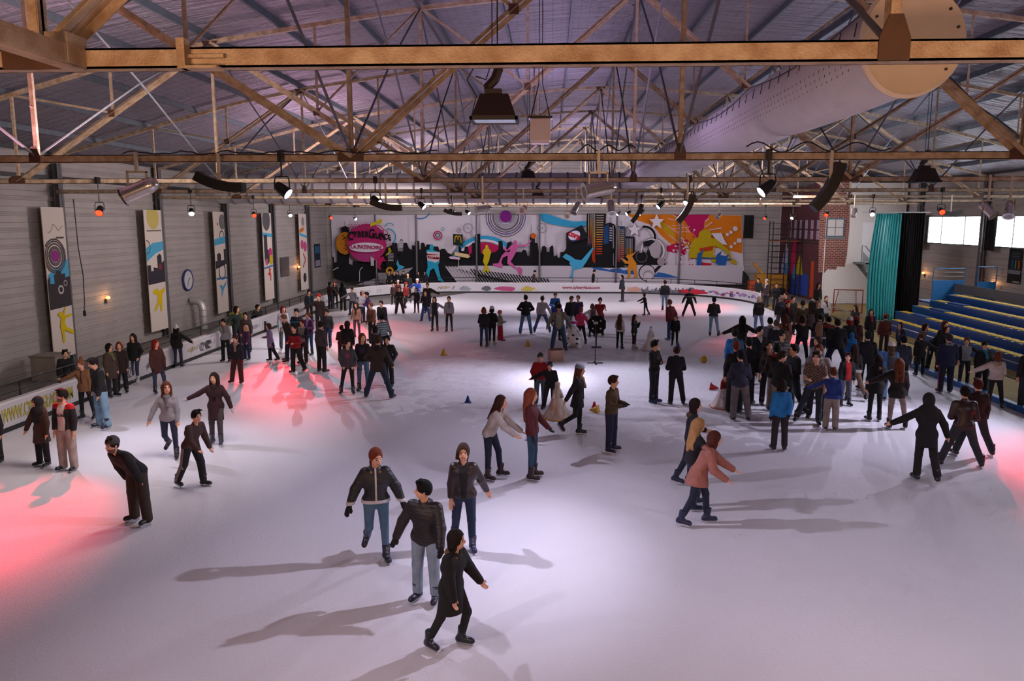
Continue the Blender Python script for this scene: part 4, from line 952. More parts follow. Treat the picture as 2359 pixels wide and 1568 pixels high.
def mkban(Yc, w, label, draw, z0=BZ0):
    P = UVPrint(Yc-w/2, Yc+w/2, BZ1, z0)
    P.mb.box((XB-.03, Yc-w/2, z0), (XB-.003, Yc+w/2, BZ1), flat('#c9bdb6'))
    draw(P); o = P.mb.build('pillar_banner'); tag(o, label, 'banner', 'tall banners along the left wall'); return o
SK = [(0,.47),(.1,.45),(.1,.5),(.3,.5),(.3,.44),(.4,.44),(.4,.42),(.62,.42),(.62,.44),(.8,.44),(.8,.47),(1,.46),(1,.66),(0,.67)]
def fig(P, c, u0, v0, s, kind):
    F = {'a': [(.25,.03),(.4,.0),(.5,.05),(.62,-.08),(.66,-.07),(.56,.1),(.95,.08),(.98,.12),(.6,.16),(.55,.26),(.62,.34),(.95,.44),(.98,.52),(.85,.5),(.5,.4),(.48,.66),(.38,.66),(.35,.42),(.3,.3),(.38,.14),(.25,.08)],
         'b': [(.2,.05),(.45,.02),(.5,.1),(.8,.06),(.95,.0),(.9,.12),(.72,.2),(.7,.34),(.66,.62),(.55,.64),(.52,.42),(.25,.6),(.12,.58),(.4,.34),(.42,.2),(.1,.14)],
         'c': [(.3,.2),(.2,.14),(.35,.12),(.5,.2),(.8,.1),(.95,.0),(.85,.16),(.6,.28),(.45,.42),(.4,.5),(.36,.42),(.42,.32)],
         'd': [(.4,.0),(.5,.02),(.52,.12),(.75,.05),(.6,.2),(.68,.35),(.66,.6),(.56,.62),(.55,.4),(.2,.3),(.45,.22)]}[kind]
    P.poly([(u0+x*s, v0+y*s*.36) for x, y in F], c)
def dA(P):
    P.line([(.2,.17),(.35,.155),(.45,.11),(.55,.12),(.7,.155),(.9,.12)], .02, '#9a7068'); P.line([(.6,.19),(.4,.22),(.3,.25)], .015, '#9a7068'); P.line([(.55,.2),(.9,.2)], .05, '#55504e')
    P.poly([(.05,.44),(.3,.41),(.6,.385),(1,.34),(1,.47),(.7,.5),(.05,.52)], '#4a9cc0')
    for r_, w in ((.5,.04),(.44,.04),(.37,.045),(.28,.09)): P.ring(.42, .32, r_, w, '#4b4246')
    for r_ in (.24, .2): P.ring(.42, .32, r_, .015, '#8a8488')
    P.circ(.42, .32, .17, '#8a2f7c'); P.poly(SK, '#3a3538'); P.ring(.55, .545, .13, .05, '#b8b0b0'); P.ring(.78, .505, .09, .03, '#a8a0a0'); fig(P, '#c9ae14', .1, .69, .9, 'a')
def dB(P):
    P.circ(.5, .06, .35, '#b8a860'); P.line([(.1,.17),(.95,.17)], .04, '#6b645e'); P.poly([(0,.31),(.4,.27),(1,.26),(1,.33),(.5,.36),(0,.42)], '#4a9cc0'); P.ring(.05, .3, .2, .03, '#5a5058')
    P.poly([(0,.45),(.2,.45),(.2,.5),(.35,.5),(.35,.47),(.6,.48),(.6,.38),(.75,.36),(.85,.38),(.85,.44),(1,.42),(1,.6),(0,.61)], '#33303a'); P.circ(.75, .47, .1, '#7a3238'); fig(P, '#c9ae14', .1, .64, .9, 'b')
def dC(P):
    P.circ(.8, .1, .3, '#6a6a6a'); P.circ(.35, .12, .06, '#b04a20'); P.ring(.7, .24, .22, .05, '#3a3638'); P.poly([(0,.27),(1,.24),(1,.31),(0,.33)], '#4a9cc0')
    P.poly([(0,.48),(.15,.48),(.15,.42),(.35,.4),(.5,.42),(.5,.48),(.8,.48),(.8,.37),(1,.37),(1,.52),(0,.56)], '#33303a'); P.ring(.55, .59, .33, .06, '#2a282c'); P.poly([(0,.645),(1,.65),(1,.67),(0,.665)], '#3f6aa0'); fig(P, '#4a8fc0', .05, .68, .9, 'c')
def dD(P):
    P.circ(.45, .08, .42, '#55555a'); P.poly([(0,.22),(1,.24),(1,.28),(0,.27)], '#4a9cc0'); P.poly([(.1,.25),(.45,.25),(.45,.44),(.1,.46)], '#3a3840'); P.circ(.4, .5, .3, '#3a3840'); P.circ(.75, .46, .2, '#b0306a'); P.circ(.8, .54, .2, '#b8a020'); P.circ(.3, .56, .14, '#b05070')
    P.poly([(0,.62),(1,.6),(1,.62),(0,.64)], '#3f6aa0'); fig(P, '#c03424', .2, .62, .75, 'd')
def dE(P):
    P.poly([(0,.2),(.6,.17),(.6,.22),(0,.25)], '#c06a30'); P.poly([(0,.24),(1,.29),(1,.32),(0,.28)], '#4a9cc0'); P.circ(.5, .1, .2, '#8a8488'); P.circ(.3, .4, .2, '#b04a78'); P.circ(.7, .43, .22, '#b04a78'); P.line([(.4,.52),(.7,.6),(.3,.7)], .1, '#a85a50'); P.circ(.5, .84, .2, '#33303a')
for Yc, w, lab, dr in ((26.0,1.2,'tall banner with purple rings and yellow dancer, nearest on the left wall',dA),(32.7,1.45,'tall banner with yellow figure and dark towers, left of the wall clock',dB),(39.35,1.3,'tall banner with blue diving figure, right of the wall clock',dC),(46.1,1.5,'tall banner with a red dancer on the left wall',dD),(52.9,1.6,'tall banner nearest the mural corner on the left wall',dE)):
    mkban(Yc, w*1.0, lab, dr)
SC.view_settings.view_transform = 'Standard'; SC.view_settings.look = 'None'; SC.view_settings.gamma = 1; SC.view_settings.use_curve_mapping = False; SC.view_settings.exposure = 0.0
w = bpy.data.worlds.new('world'); SC.world = w; w.use_nodes = True; w.node_tree.nodes['Background'].inputs[0].default_value = (.75,.85,1,1); w.node_tree.nodes['Background'].inputs[1].default_value = .05
try: SC.cycles.use_denoising = True; SC.cycles.max_bounces = 4; SC.cycles.diffuse_bounces = 3; SC.cycles.glossy_bounces = 2; SC.cycles.transmission_bounces = 1; SC.cycles.caustics_reflective = False; SC.cycles.caustics_refractive = False; SC.cycles.sample_clamp_indirect = 6; SC.cycles.sample_clamp_direct = 30; SC.cycles.use_adaptive_sampling = True; SC.cycles.adaptive_threshold = .1; SC.cycles.adaptive_min_samples = 12
except Exception: pass
def lamp(kind, name, loc, target, power, col, size=.2, ang=50, blend=1, sy=None, spread=None):
    l = bpy.data.lights.new(name, kind); l.energy = power; l.color = col
    if kind == 'SPOT': l.spot_size = math.radians(ang); l.spot_blend = blend; l.shadow_soft_size = size
    elif kind == 'AREA':
        l.size = size
        if sy: l.shape = 'RECTANGLE'; l.size_y = sy
        if spread: l.spread = math.radians(spread)
    else: l.shadow_soft_size = size
    o = bpy.data.objects.new(name, l); COL.objects.link(o); o.location = loc
    if target is not None: o.rotation_euler = (Vector(target)-Vector(loc)).to_track_quat('-Z', 'Y').to_euler()
    return o
for x, y, c, pw in ((-9, 13, (1,.5,.62), 170), (0, 16, (.75,.55,1.0), 180), (9.5, 14, (.85,.62,.9), 150), (-9, 31, (1,.58,.8), 190), (0, 31, (.80,.6,1.0), 190), (11, 31, (.6,.72,.95), 190), (-8,50,(1,.65,.85),170), (2, 50, (.9,.65,1.0), 180), (12, 50, (.8,.7,.9), 150), (1,1,(.95,.6,.9),160)): lamp('AREA', 'roof_bounce_fill', (x, y, 6.3), (x, y, 12), pw, c, 3.0)  # unseen fill lights added to bounce off the foil roof, no fixtures
for y, pw in ((15, 420), (31, 520), (47, 420)): lamp('AREA', 'wall_fill', (-6.5, y, 6.25), (-17, y+3, 3.2), pw, (1,.86,.80), 2.5)  # fixtureless area lights added to brighten the side walls
for y, pw in ((34, 300),): lamp('AREA', 'wall_fill', (10, y, 6.25), (21, y+3, 3), pw, (1,.88,.86), 2.0)
for x, pw in ((-8, 640), (2, 640), (11, 620)): lamp('AREA', 'mural_fill', (x, 43.5, 6.2), (x, 59, 3.2), pw, (1,.88,.95), 2.5)  # added area lights facing away from the camera, lifting the mural
lamp('AREA', 'gallery_lamp', (-3, -1.6, 4.4), (-1, 6, 7.0), 300, (1,.54,.29), 1.6, sy=.8)
lamp('AREA', 'gallery_lamp', (4, -1.6, 4.4), (4.5, 6, 7.0), 270, (1,.54,.29), 1.6, sy=.8)
# ---------- dasher boards round the ice
m_board = mat('board_white', '#bdbac0', .45, noise=.12, nscale=1.2, bump=.03)
m_kick = mat('kick_black', '#0c0c10', .5)
RM = rim(0.0)
def strip(mb, o0, o1, z0, z1, material, pts_fn=rim):
    a, b = pts_fn(o0), pts_fn(o1); n = len(a); vs = []
    for (x, y), (u, w) in zip(a, b): vs += [(x, y, z0), (u, w, z0), (u, w, z1), (x, y, z1)]
    fs = [(0,1,2,3), tuple(4*(n-1)+k for k in (3,2,1,0))]
    for i in range(n-1):
        for k in range(4): fs.append((4*i+k, 4*i+(k+1) % 4, 4*i+4+(k+1) % 4, 4*i+4+k))
    mb.add(vs, fs, material)
r = empty('rink_boards', (XL, 20, 0), 0, 'low white boards with coloured graffiti curving round the ice', 'boards')
def loc(o): o.location = (-XL, -20, 0); return o
mb = MB(); strip(mb, 0, .14, .1, .70, m_board); loc(mb.build('panel', parent=r))
mb = MB(); strip(mb, -.012, .16, .70, .75, mat('board_cap', '#cdc9cd', .4)); loc(mb.build('top_rail', parent=r))
mb = MB(); strip(mb, -.02, .14, .0, .115, m_kick); loc(mb.build('kick_strip', parent=r))
# graffiti on the inner face, laid along the length
cum = [0]
for a, b in zip(RM, RM[1:]): cum.append(cum[-1]+math.hypot(b[0]-a[0], b[1]-a[1]))
def onrim(s, z, n):
    pr = rim(-.002-.0012*n); s = min(max(s, 0), cum[-1]-.01)
    for i in range(len(cum)-1):
        if s <= cum[i+1]:
            t = (s-cum[i])/(cum[i+1]-cum[i]); return (pr[i][0]+(pr[i+1][0]-pr[i][0])*t, pr[i][1]+(pr[i+1][1]-pr[i][1])*t, z)
_rim_cache = {}
def s_at(px, py):
    g = G(px, py, .35); best = min(range(len(RM)-1), key=lambda i: seg2(g, RM[i], RM[i+1])[0]); d, t = seg2(g, RM[best], RM[best+1]); return cum[best]+t*(cum[best+1]-cum[best])
def seg2(g, a, b):
    ax, ay = b[0]-a[0], b[1]-a[1]; t = ((g.x-a[0])*ax+(g.y-a[1])*ay)/(ax*ax+ay*ay); t = min(1, max(0, t)); return math.hypot(g.x-a[0]-ax*t, g.y-a[1]-ay*t), t
BP = Print(onrim, 0); random.seed(11)
def blob(s, z, rs, rz, c, k=9):
    BP.poly([(s+rs*(.6+.4*random.random())*math.cos(2*math.pi*i/k), min(.69, max(.12, z+rz*(.6+.4*random.random())*math.sin(2*math.pi*i/k)))) for i in range(k)], c)
for s in range(18, 62, 3):
    BP.n = 0; blob(s+random.random()*2, .4, .5, .12, random.choice(['#8f8d94','#9a8890','#85838a','#a59a86']))
    for j in range(5): x = s+random.random()*2.4; BP.n = 2; BP.line([(x, .25+random.random()*.1),(x+.15, .5)], .03, '#4a4850')
for px, c, w in ((1070,'#8a9098',.5),(1120,'#5a5c64',.4),(1165,'#a84a74',.9),(1215,'#b0a050',.6),(1460,'#b08a7a',.7),(1640,'#b02838',1.3)):
    s = s_at(px, 664); BP.n = 0; blob(s, .3, w, .22, c, 13)
s0 = s_at(1478, 663); s1 = s_at(1600, 668); 
for i in range(34):
    s = s0+(s1-s0)*i/34; h = .12+.3*random.random(); BP.n = 0; BP.poly([(s, .12),(s+(s1-s0)/34, .12),(s+(s1-s0)/34, .12+h),(s, .12+h)], random.choice(['#56525c','#4a4650','#6a6670']))
s0 = s_at(1600, 668); s1 = s_at(1735, 688)
for i in range(30): BP.n = 0; blob(s0+(s1-s0)*random.random(), .2+.3*random.random(), .25, .09, random.choice(['#7a6c9c','#5c5a80','#8c7aa4','#a05a70']), 7)
for px in (330, 255, 410, 460, 600, 575, 700):
    s = s_at(px, 870 if px < 400 else 800); 
    for j in range(4): BP.n = 1+j; BP.ring(s+random.random()*.8, .38, .16, .03, '#5a5860', 0, 300, 1)
for px in (560, 590): s = s_at(px, 780); BP.n = 0; blob(s, .38, .6, .16, '#8a6a60', 11)
gp = BP.mb.build('graffiti', parent=r); loc(gp)
# lettering on boards
q = PY(1339, 664, Y0c+RAD-.02); text_mesh('www.cyberglace.com', .30, flat('#8c2038'), 'lettering', r, Matrix.Translation((q.x-XL, Y0c+RAD-.02-20, .42)) @ Matrix.Rotation(math.pi/2, 4, 'X'), ext=.004, bold=.006, sx=1.05)
qy = (15.3+17.6)/2; text_mesh('WWW.CYBERGLACE.COM', .46, flat('#a59a4a'), 'lettering', r, Matrix.Translation((.012, 19.25-20, .40)) @ Matrix.Rotation(math.pi/2, 4, 'Z') @ Matrix.Rotation(math.pi/2, 4, 'X'), ext=.004, bold=.012, sx=.52)
# railing behind the boards
m_pipe = mat('black_pipe', '#1a1a1e', .45, .3)
r = empty('rink_railing', (0, 0, 0), 0, 'black pipe railing running round behind the boards', 'railing')
ro = [(x, y, 1.08) for x, y in rim(.32)][:-1]; mb = MB(); mb.tube(ro, .024, 6); mb.build('top_pipe', m_pipe, r)
mb = MB(); mb.tube([(x, y, .86) for x, y, z in ro], .016, 6); mb.build('middle_pipe', m_pipe, r)
L = 0; nxt = .5
for (a, b) in zip(ro, ro[1:]):
    d = math.hypot(b[0]-a[0], b[1]-a[1])
    while nxt < L+d:
        t = (nxt-L)/d; x, y = a[0]+(b[0]-a[0])*t, a[1]+(b[1]-a[1])*t; mb = MB(); mb.tube([(0,0,0),(0,0,1.06)], .02, 6); mb.build('post', m_pipe, r, loc=(x, y, .02)); nxt += 1.75
    L += d
# ---------- right side: kerb, railing, bleachers
m_blue = mat('kerb_blue', '#1b5a9c', .45, noise=.15, nscale=3)
mb = MB(); mb.box((XR, -2.5, 0), (XR+.2, 41.5, .16)); tag(mb.build('blue_kerb', m_blue, bevel=.01), 'low blue kerb along the right edge of the ice', 'kerb')
r = empty('railing', (13.35, 20, .03), 0, 'metal railing between the ice and the sandy floor', 'railing'); m_gal = mat('rail_galvanised', '#8a8c90', .4, .6)
mb = MB(); mb.tube([(0,-8,1.08),(0,19,1.08),(.9,22,1.08)], .024, 8); mb.build('top_rail', m_gal, r)
mb = MB(); mb.tube([(0,-8,.62),(0,19,.62),(.9,22,.62)], .018, 8, m_pipe); mb.build('lower_pipe', m_pipe, r)
for y in (-6.5, -2.2, 2.3, 6.8, 11.4, 16, 19): mb = MB(); mb.tube([(0,0,0),(0,0,1.08)], .028, 8); mb.build('post', m_gal, r, loc=(0, y, 0))
m_bb = mat('bleacher_blue', '#123a7c', .4, noise=.2, nscale=2.5); m_bb2 = mat('bleacher_blue_top', '#1b4c94', .4, noise=.2, nscale=2.5); m_yel = mat('seat_yellow', '#b8960c', .65)
def seatmesh():
    mb = MB(); n = 10; vs = []; fs = []
    for i in range(n+1):
        for j in range(n+1):
            u, w = i/n*2-1, j/n*2-1; rr = max(abs(u), abs(w)); z = .045-.03*max(0, 1-(u*u+w*w)*1.3)-(.02 if rr > .95 else 0)
            sx = u*(1-.06*w*w)*.185; sy = w*(1-.06*u*u)*.21; vs.append((sx, sy, z))
    for i in range(n):
        for j in range(n): a = i*(n+1)+j; fs.append((a, a+n+1, a+n+2, a+1))
    mb.add(vs, fs); mb.box((-.15,-.17,0),(.15,.17,.012)); return mb.mesh('seat', m_yel, smooth=True)
sm_ = seatmesh(); rl = ['front row', 'second row from the front', 'middle row', 'fourth row from the front', 'top row']
BX, BZ, BT, BR_ = 16.0, .55, .80, .27
for i in range(5):
    x0 = BX+i*BT; zt = BZ+i*BR_-.05; y0, y1 = 18.0, (37.2 if i == 0 else 38.6 if i < 4 else 38.6)
    r = empty('bleacher_row', (x0, (y0+y1)/2, .03), 0, 'blue bleacher bench with yellow seats, '+rl[i], 'bleacher', 'bleacher rows'); h = (y1-y0)/2
    mb = MB(); mb.box((0,-h,0 if i == 0 else zt-.5),(.05,h,zt-.04)); mb.build('riser', m_bb, r)
    mb = MB(); mb.box((-.03,-h,zt-.04),(.42,h,zt)); mb.build('bench', m_bb2, r)
    mb = MB(); mb.box((.42,-h,zt-.2),(BT+.0,h,zt-.16)); mb.build('footboard', m_bb, r)
    y = y0+.25; k = 0
    while y < y1-.2:
        if not (i in (1, 2, 3) and 35.6 < y < 37.1):
            o = bpy.data.objects.new('seat', sm_); COL.objects.link(o); o.parent = r; o.location = (.19, y-(y0+y1)/2, zt); k += 1
        y += .52
    if i in (1, 2, 3): mb = MB(); mb.box((.05,-.7,zt),(.4,.7,zt+.06)); mb.build('step', mat('step_blue_matt','#123468',.9), r, loc=(0, 36.35-(y0+y1)/2, 0))
mb = MB(); mb.box((0,-11,0),(.04,11,.45)); tag(mb.build('bleacher_back_panel', mat('panel_grey', '#5b595e', .6), loc=(20.0, 29, 1.63)), 'long grey panel behind the top bleacher row', 'panel')
m_b3 = mat('platform_blue', '#1f6aa8', .45)
r = empty('blue_platform', (20, 39.6, .03), 0, 'blue platform with railings beyond the bleachers', 'platform')
mb = MB(); mb.box((-1.05,0,0),(.45,.06,2.2)); mb.box((.62,-.9,0),(1.5,-.84,2.2)); mb.box((-1.05,.06,1.0),(1.6,1.6,1.1)); mb.build('panel', m_b3, r)
for nm, pts in (('handrail', [(-1.05,.02,2.2),(-1.05,.02,2.78),(.45,.02,2.78),(.45,.02,2.2)]), ('handrail', [(.62,-.87,2.2),(.62,-.87,2.92),(1.5,-.87,2.92),(1.5,-.87,2.2)])): mb = MB(); mb.tube(pts, .03, 8); mb.build(nm, m_b3, r)
for z in (2.4, 2.6): mb = MB(); mb.tube([(-1.05,.02,z),(.45,.02,z)], .014, 6); mb.build('rung', m_gal, r)
# ---------- corner building
m_brick = bpy.data.materials.new('brick_facade'); m_brick.use_nodes = True
def brick(m, c1, c2, mo, axis):
    nt = m.node_tree; N = nt.nodes; L = nt.links; b = N['Principled BSDF']; b.inputs['Roughness'].default_value = .85
    tc = N.new('ShaderNodeTexCoord'); s = N.new('ShaderNodeSeparateXYZ'); L.new(tc.outputs['Object'], s.inputs[0]); c = N.new('ShaderNodeCombineXYZ'); L.new(s.outputs[axis], c.inputs[0]); L.new(s.outputs[2], c.inputs[1])
    br = N.new('ShaderNodeTexBrick'); L.new(c.outputs[0], br.inputs[0]); br.inputs['Color1'].default_value = lin(c1); br.inputs['Color2'].default_value = lin(c2); br.inputs['Mortar'].default_value = lin(mo)
    br.inputs['Scale'].default_value = 1; br.inputs['Brick Width'].default_value = .28; br.inputs['Row Height'].default_value = .11; br.inputs['Mortar Size'].default_value = .014; L.new(br.outputs[0], b.inputs['Base Color'])
brick(m_brick, '#7a3c2e', '#5c2c24', '#a08a80', 0)
m_brick2 = bpy.data.materials.new('painted_brick_red'); m_brick2.use_nodes = True; brick(m_brick2, '#56232a', '#45191f', '#2c1418', 1)
m_plas = mat('white_plaster', '#cfcbc6', .8, noise=.06)
YW = 49.4; XW = 16.95; WT = roofz(19.4)-.2
r = empty('corner_building', (XW, YW, .03), 0, 'corner building with painted brick fronts and white plaster', 'building')
mb = MB(); mb.box((0,0,0),(4.75,.15,7.4), m_plas); mb.box((0,.15,0),(.15,9.9,7.4), m_plas); mb.build('plaster_wall', m_plas, r)
def pf(x, y): q = PY(x, y, YW-.02); return (q.x-XW, -.02, q.z-.03)
def p7(pts): return Z(1720,480,5.8975,pts)
bp_ = [pf(x, y) for x, y in p7([(1000,-400),(1405,-400),(1400,60),(1395,260),(1375,480),(1360,640),(1330,790),(1230,790),(1215,830),(1100,825),(1060,870),(975,870)])]
mb = MB(); mb.prism(bp_, (0,.03,0)); mb.build('brick_front', m_brick, r)
q0, q1 = pf(*p7([(1105,150)])[0]), pf(*p7([(1300,370)])[0])
mb = MB(); mb.box((q0[0]-.08,-.07,q1[2]-.08),(q1[0]+.08,-.02,q0[2]+.08), mat('window_blue_frame','#3d4f60',.5)); mb.box((q0[0]-.14,-.12,q1[2]-.2),(q1[0]+.14,-.02,q1[2]-.08), mat('sill_grey','#6a6a68',.6))
xm, zm = (q0[0]+q1[0])/2, (q0[2]+q1[2])/2; wp = mat('painted_pane','#b4b0aa',.5)
for a, b in ((q0[0], xm-.02), (xm+.02, q1[0])):
    for c, d in ((q1[2], zm-.02), (zm+.02, q0[2])): mb.box((a,-.085,c),(b,-.06,d), wp)
mb.build('window', None, r)
XS = XW
def sf(y, z): return (-.02, y, z)
mb = MB(); mb.prism([sf(.0,.75),(-.02,.15,7.4),(-.02,9.6,7.4),(-.02,9.6,.0),(-.02,2.2,.0),(-.02,.9,.35)], (.015,0,0)); mb.build('brick_side', m_brick2, r)
mb = MB(); mb.prism([(-.07,-.03,0),(-.03,-.03,7.4),(.0,-.03,7.4),(0,-.03,0)], (0,.03,0), m_plas); mb.build('corner_strip', m_plas, r)
for k in range(6):
    y = 1.0+k*1.15; mb = MB(); mb.box((-.05,y,3.85),(-.02,y+.62,5.25), mat('window_dark_red','#3a1418',.6)); 
    for a in (0, 1):
        for b in (0, 1): mb.box((-.07, y+.05+a*.28, 3.93+b*.66), (-.045, y+.05+a*.28+.22, 3.93+b*.66+.56), mat('pane_lilac','#8c7c90',.4))
    mb.build('window', None, r)
mb = MB(); mb.box((-.1,.8,3.70),(-.02,8.2,3.80)); mb.build('ledge', m_dark, r)
SP_ = Print(lambda u, z, n: (-.024-.004*n, u, z), 0); SPp = SP_
SP_.poly([(1.6,.2),(2.3,.15),(2.35,2.5),(1.8,2.55)], '#a8401a')
SP_.poly([(2.7,.2),(6.6,.0),(6.3,1.3),(4.6,1.7),(2.7,1.55)], '#2a3f8c')
SP_.poly([(5.0,1.3),(5.4,3.2),(5.9,4.6),(6.6,3.0),(6.5,1.3)], '#a01c4c'); SP_.poly([(3.9,1.5),(4.5,3.0),(5.2,2.2),(5.6,1.4)], '#b09a1c'); SP_.poly([(5.3,1.0),(5.7,2.2),(6.2,1.2)], '#2f7cae')
SP_.poly([(7.2,.3),(8.6,.2),(8.8,1.8),(8.3,3.1),(7.4,3.2),(7.0,1.8)], '#8c98b8'); SP_.poly([(7.3,1.1),(8.2,1.0),(8.3,2.0),(7.6,2.1)], '#2f6aa0'); SP_.circ(7.9, 3.2, .3, '#b8a8b0'); SP_.poly([(6.6,.2),(7.6,.2),(7.5,.9),(6.8,.9)], '#a08a24')
SP_.mb.build('painted_figures', parent=r)
mb = MB(); mb.box((2.2,-.03,2.65),(3.1,-.005,5.0), mat('door_white','#d8d8da',.5)); mb.box((2.95,-.06,3.7),(3.0,-.03,3.8), m_dark); mb.build('upper_door', None, r)
r = empty('steel_staircase', (18.9, 48.1, .03), 0, 'grey steel staircase descending right in front of the white wall', 'staircase')
m_stair = mat('stair_grey', '#6c7274', .5, .4)
mb = MB(); mb.box((-.25,.0,2.5),(.9,1.2,2.6)); mb.build('landing', m_stair, r)
for y in (0, 1.1): mb = MB(); mb.bar((0,y,2.5),(2.1,y,.05),.05,.2); mb.build('stringer', m_stair, r)
for k in range(11): t = (k+.5)/11.5; mb = MB(); mb.box((2.1*t,0,2.48*(1-t)),(2.1*t+.24,1.1,2.48*(1-t)+.03)); mb.build('tread', m_stair, r)
mb = MB(); mb.tube([(-.2,0,2.55),(-.2,0,3.65),(0,0,3.6),(2.1,0,1.1),(2.1,0,.1)], .03, 8); mb.tube([(1.0,0,1.35),(1.0,0,2.45)], .02, 6); mb.build('handrail', m_stair, r)
mb = MB(); vs = [( -.15,0,2.75),(2.1,0,.3),(2.1,0,.9),(-.15,0,3.3)]; mb.prism(vs, (0,.01,0)); mb.build('mesh_infill', mat('mesh_infill_grey','#7d8486',.6), r)
# ice hockey goal
r = empty("ice_hockey_goal", (16.6, 44.2, .03), math.radians(-12), 'old red framed hockey goal with net by the white wall', 'goal'); m_gr = mat('goal_red', '#7c201c', .5)
mb = MB(); mb.tube([(-.75,0,0),(-.75,0,1.3),(.75,0,1.3),(.75,0,0)], .035, 8); mb.build('goal_frame', m_gr, r)
mb = MB(); mb.tube([(-.75,0,.02),(-.6,.9,.02),(.6,.9,.02),(.75,0,.02)], .03, 8); mb.tube([(-.75,0,1.3),(-.45,.45,1.25),(-.6,.9,.02)], .02, 6); mb.tube([(.75,0,1.3),(.45,.45,1.25),(.6,.9,.02)], .02, 6); mb.build('back_frame', m_gr, r)
mb = MB()
for i in range(13): x = -.7+1.4*i/12; mb.tube([(x,.03,1.28),(x*.65,.45,1.24),(x*.85,.88,.03)], .004, 4)
for i in range(10): t = i/9; mb.tube([(-.62+.02*t,.45+.43*t,1.24-1.2*t),(.62,.45+.43*t,1.24-1.2*t)], .004, 4)
mb.build('net', mat('net_grey', '#77706c', .8), r)
# scaffold tower and yellow machine behind the right boards
r = empty('scaffold_tower', (14.85, 53.4, .02), 0, 'tall dark ladder scaffold beside the painted red brick wall', 'scaffold')
for x in (0, 1.1, 1.9):
    mb = MB(); mb.bar((x,0,0),(x,0,5.1),.06,.06); mb.bar((x,.9,0),(x,.9,5.1),.06,.06); mb.build('upright', m_pipe, r)
for k in range(13):
    z = .4+k*.38
    for y in (0, .9): mb = MB(); mb.tube([(0,y,z),((1.9 if k % 2 and y == 0 else 1.1),y,z)], .018, 5); mb.build('rung', m_pipe, r)
mb = MB(); mb.box((0,0,3.75),(1.9,.9,3.8)); mb.build('plank', mat('plank_orange', '#7a3c20', .7), r)
r = empty('yellow_lift_machine', (15.3, 55.6, .02), 0, 'yellow lift machine parked behind the far right boards', 'machine'); m_ye = mat('machine_yellow', '#a8741a', .5, noise=.15)
mb = MB(); mb.box((-.9,-.5,.25),(1.2,.5,1.45)); mb.build('body', m_ye, r, bevel=.05)
mb = MB(); mb.bar((-.4,0,1.4),(-1.1,0,2.2),.14,.18); mb.build('arm', m_ye, r)
mb = MB(); mb.box((-1.4,-.4,.1),(-.95,.4,.95)); mb.build('bucket', mat('machine_orange','#b0441c',.5), r)
for x in (-.55, .8): mb = MB(); mb.lathe([(0,-.56),(.26,-.56),(.26,-.36),(0,-.36)], 16, None, (x,0,.27), 'y'); mb.build('wheel', m_kick, r)
mb = MB(); mb.prism([(-.5,0,0),(.1,0,0),(-.1,0,1.2),(-.45,0,1.6)], (0,.5,0)); tag(mb.build('dark_cover', m_blk, loc=(14.1,55.8,.02), bevel=.03), 'dark draped cover standing left of the yellow machine', 'cover')
# ---------- left wall details
def wl(px, py): return PX(px, py, WL+.05)
q = wl(432, 645)
r = empty('wall_clock', (WL+.04, q.y, q.z), 0, 'round wall clock with blue rim on the left wall', 'clock')
mb = MB(); mb.lathe([(0,0),(.50,0),(.52,.03),(.50,.07),(.44,.07),(.44,.05),(0,.05)], 32, None, (0,0,0), 'x'); mb.build('case', mat('clock_blue','#1c2c6c',.4), r, smooth=True)
mb = MB(); mb.lathe([(0,.052),(.43,.052),(.43,.055),(0,.056)], 32, None, (0,0,0), 'x'); mb.build('dial', mat('clock_dial','#b8b8bc',.4), r)
mb = MB(); mb.bar((.06,0,0),(.06,.18,.10),.012,.03); mb.bar((.06,0,0),(.06,-.12,-.3),.012,.02); mb.build('hands', m_kick, r)
def wall_lamp(loc, s, lab, ps):
    r = empty('wall_lamp', loc, 0, lab, 'lamp', 'small warm wall lamps'); mb = MB(); mb.box((0 if s > 0 else -.08,-.09,-.14),(.08 if s > 0 else 0,.09,.0)); mb.build('bracket', m_col, r)
    mb = MB(); mb.lathe([(0,-.05),(.06,-.04),(.08,0),(.06,.05),(0,.07)], 12, None, (.07*s,0,.04)); mb.build('bulb', mat('warm_bulb','#ffb060',.4, emit='#ff9040', estr=9), r, smooth=True)
    lamp('POINT', 'wall_lamp_light', (loc[0]+.25*s, loc[1], loc[2]+.05), None, 7, (1,.5,.2), .05)
q = wl(246, 688); wall_lamp((WL+.03, q.y, q.z), 1, 'small glowing lamp between the two nearest left banners', 1)
q = wl(687, 616); wall_lamp((WL+.03, q.y, q.z), 1, 'small glowing lamp beside the fifth left banner', 1)
q = PX(2288, 653, WR-.05); wall_lamp((WR-.03, q.y, q.z), -1, 'small glowing lamp on the right wall below the poster', -1)
q = PX(2129, 630, WR-.05); wall_lamp((WR-.03, q.y, q.z), -1, 'small glowing lamp behind the blue platform railing', -1)
q = wl(656, 614); mb = MB(); mb.box((0,-.8,-.62),(.06,.8,.62))
for k in range(12): z = -.56+k*.1; mb.prism([(.06,-.74,z),(.06,-.74,z+.07),(.09,-.74,z)], (0,1.48,0))
tag(mb.build('ventilation_grille', mat('grille_dark','#4a4648',.5), loc=(WL+.02, q.y, q.z)), 'dark louvred ventilation grille on the left wall', 'vent')
q0 = wl(724, 562); q1 = wl(739, 614); r = empty('poster', (WL+.03, (q0.y+q1.y)/2, (q0.z+q1.z)/2), 0, 'narrow dark blue poster near the far left corner', 'poster')
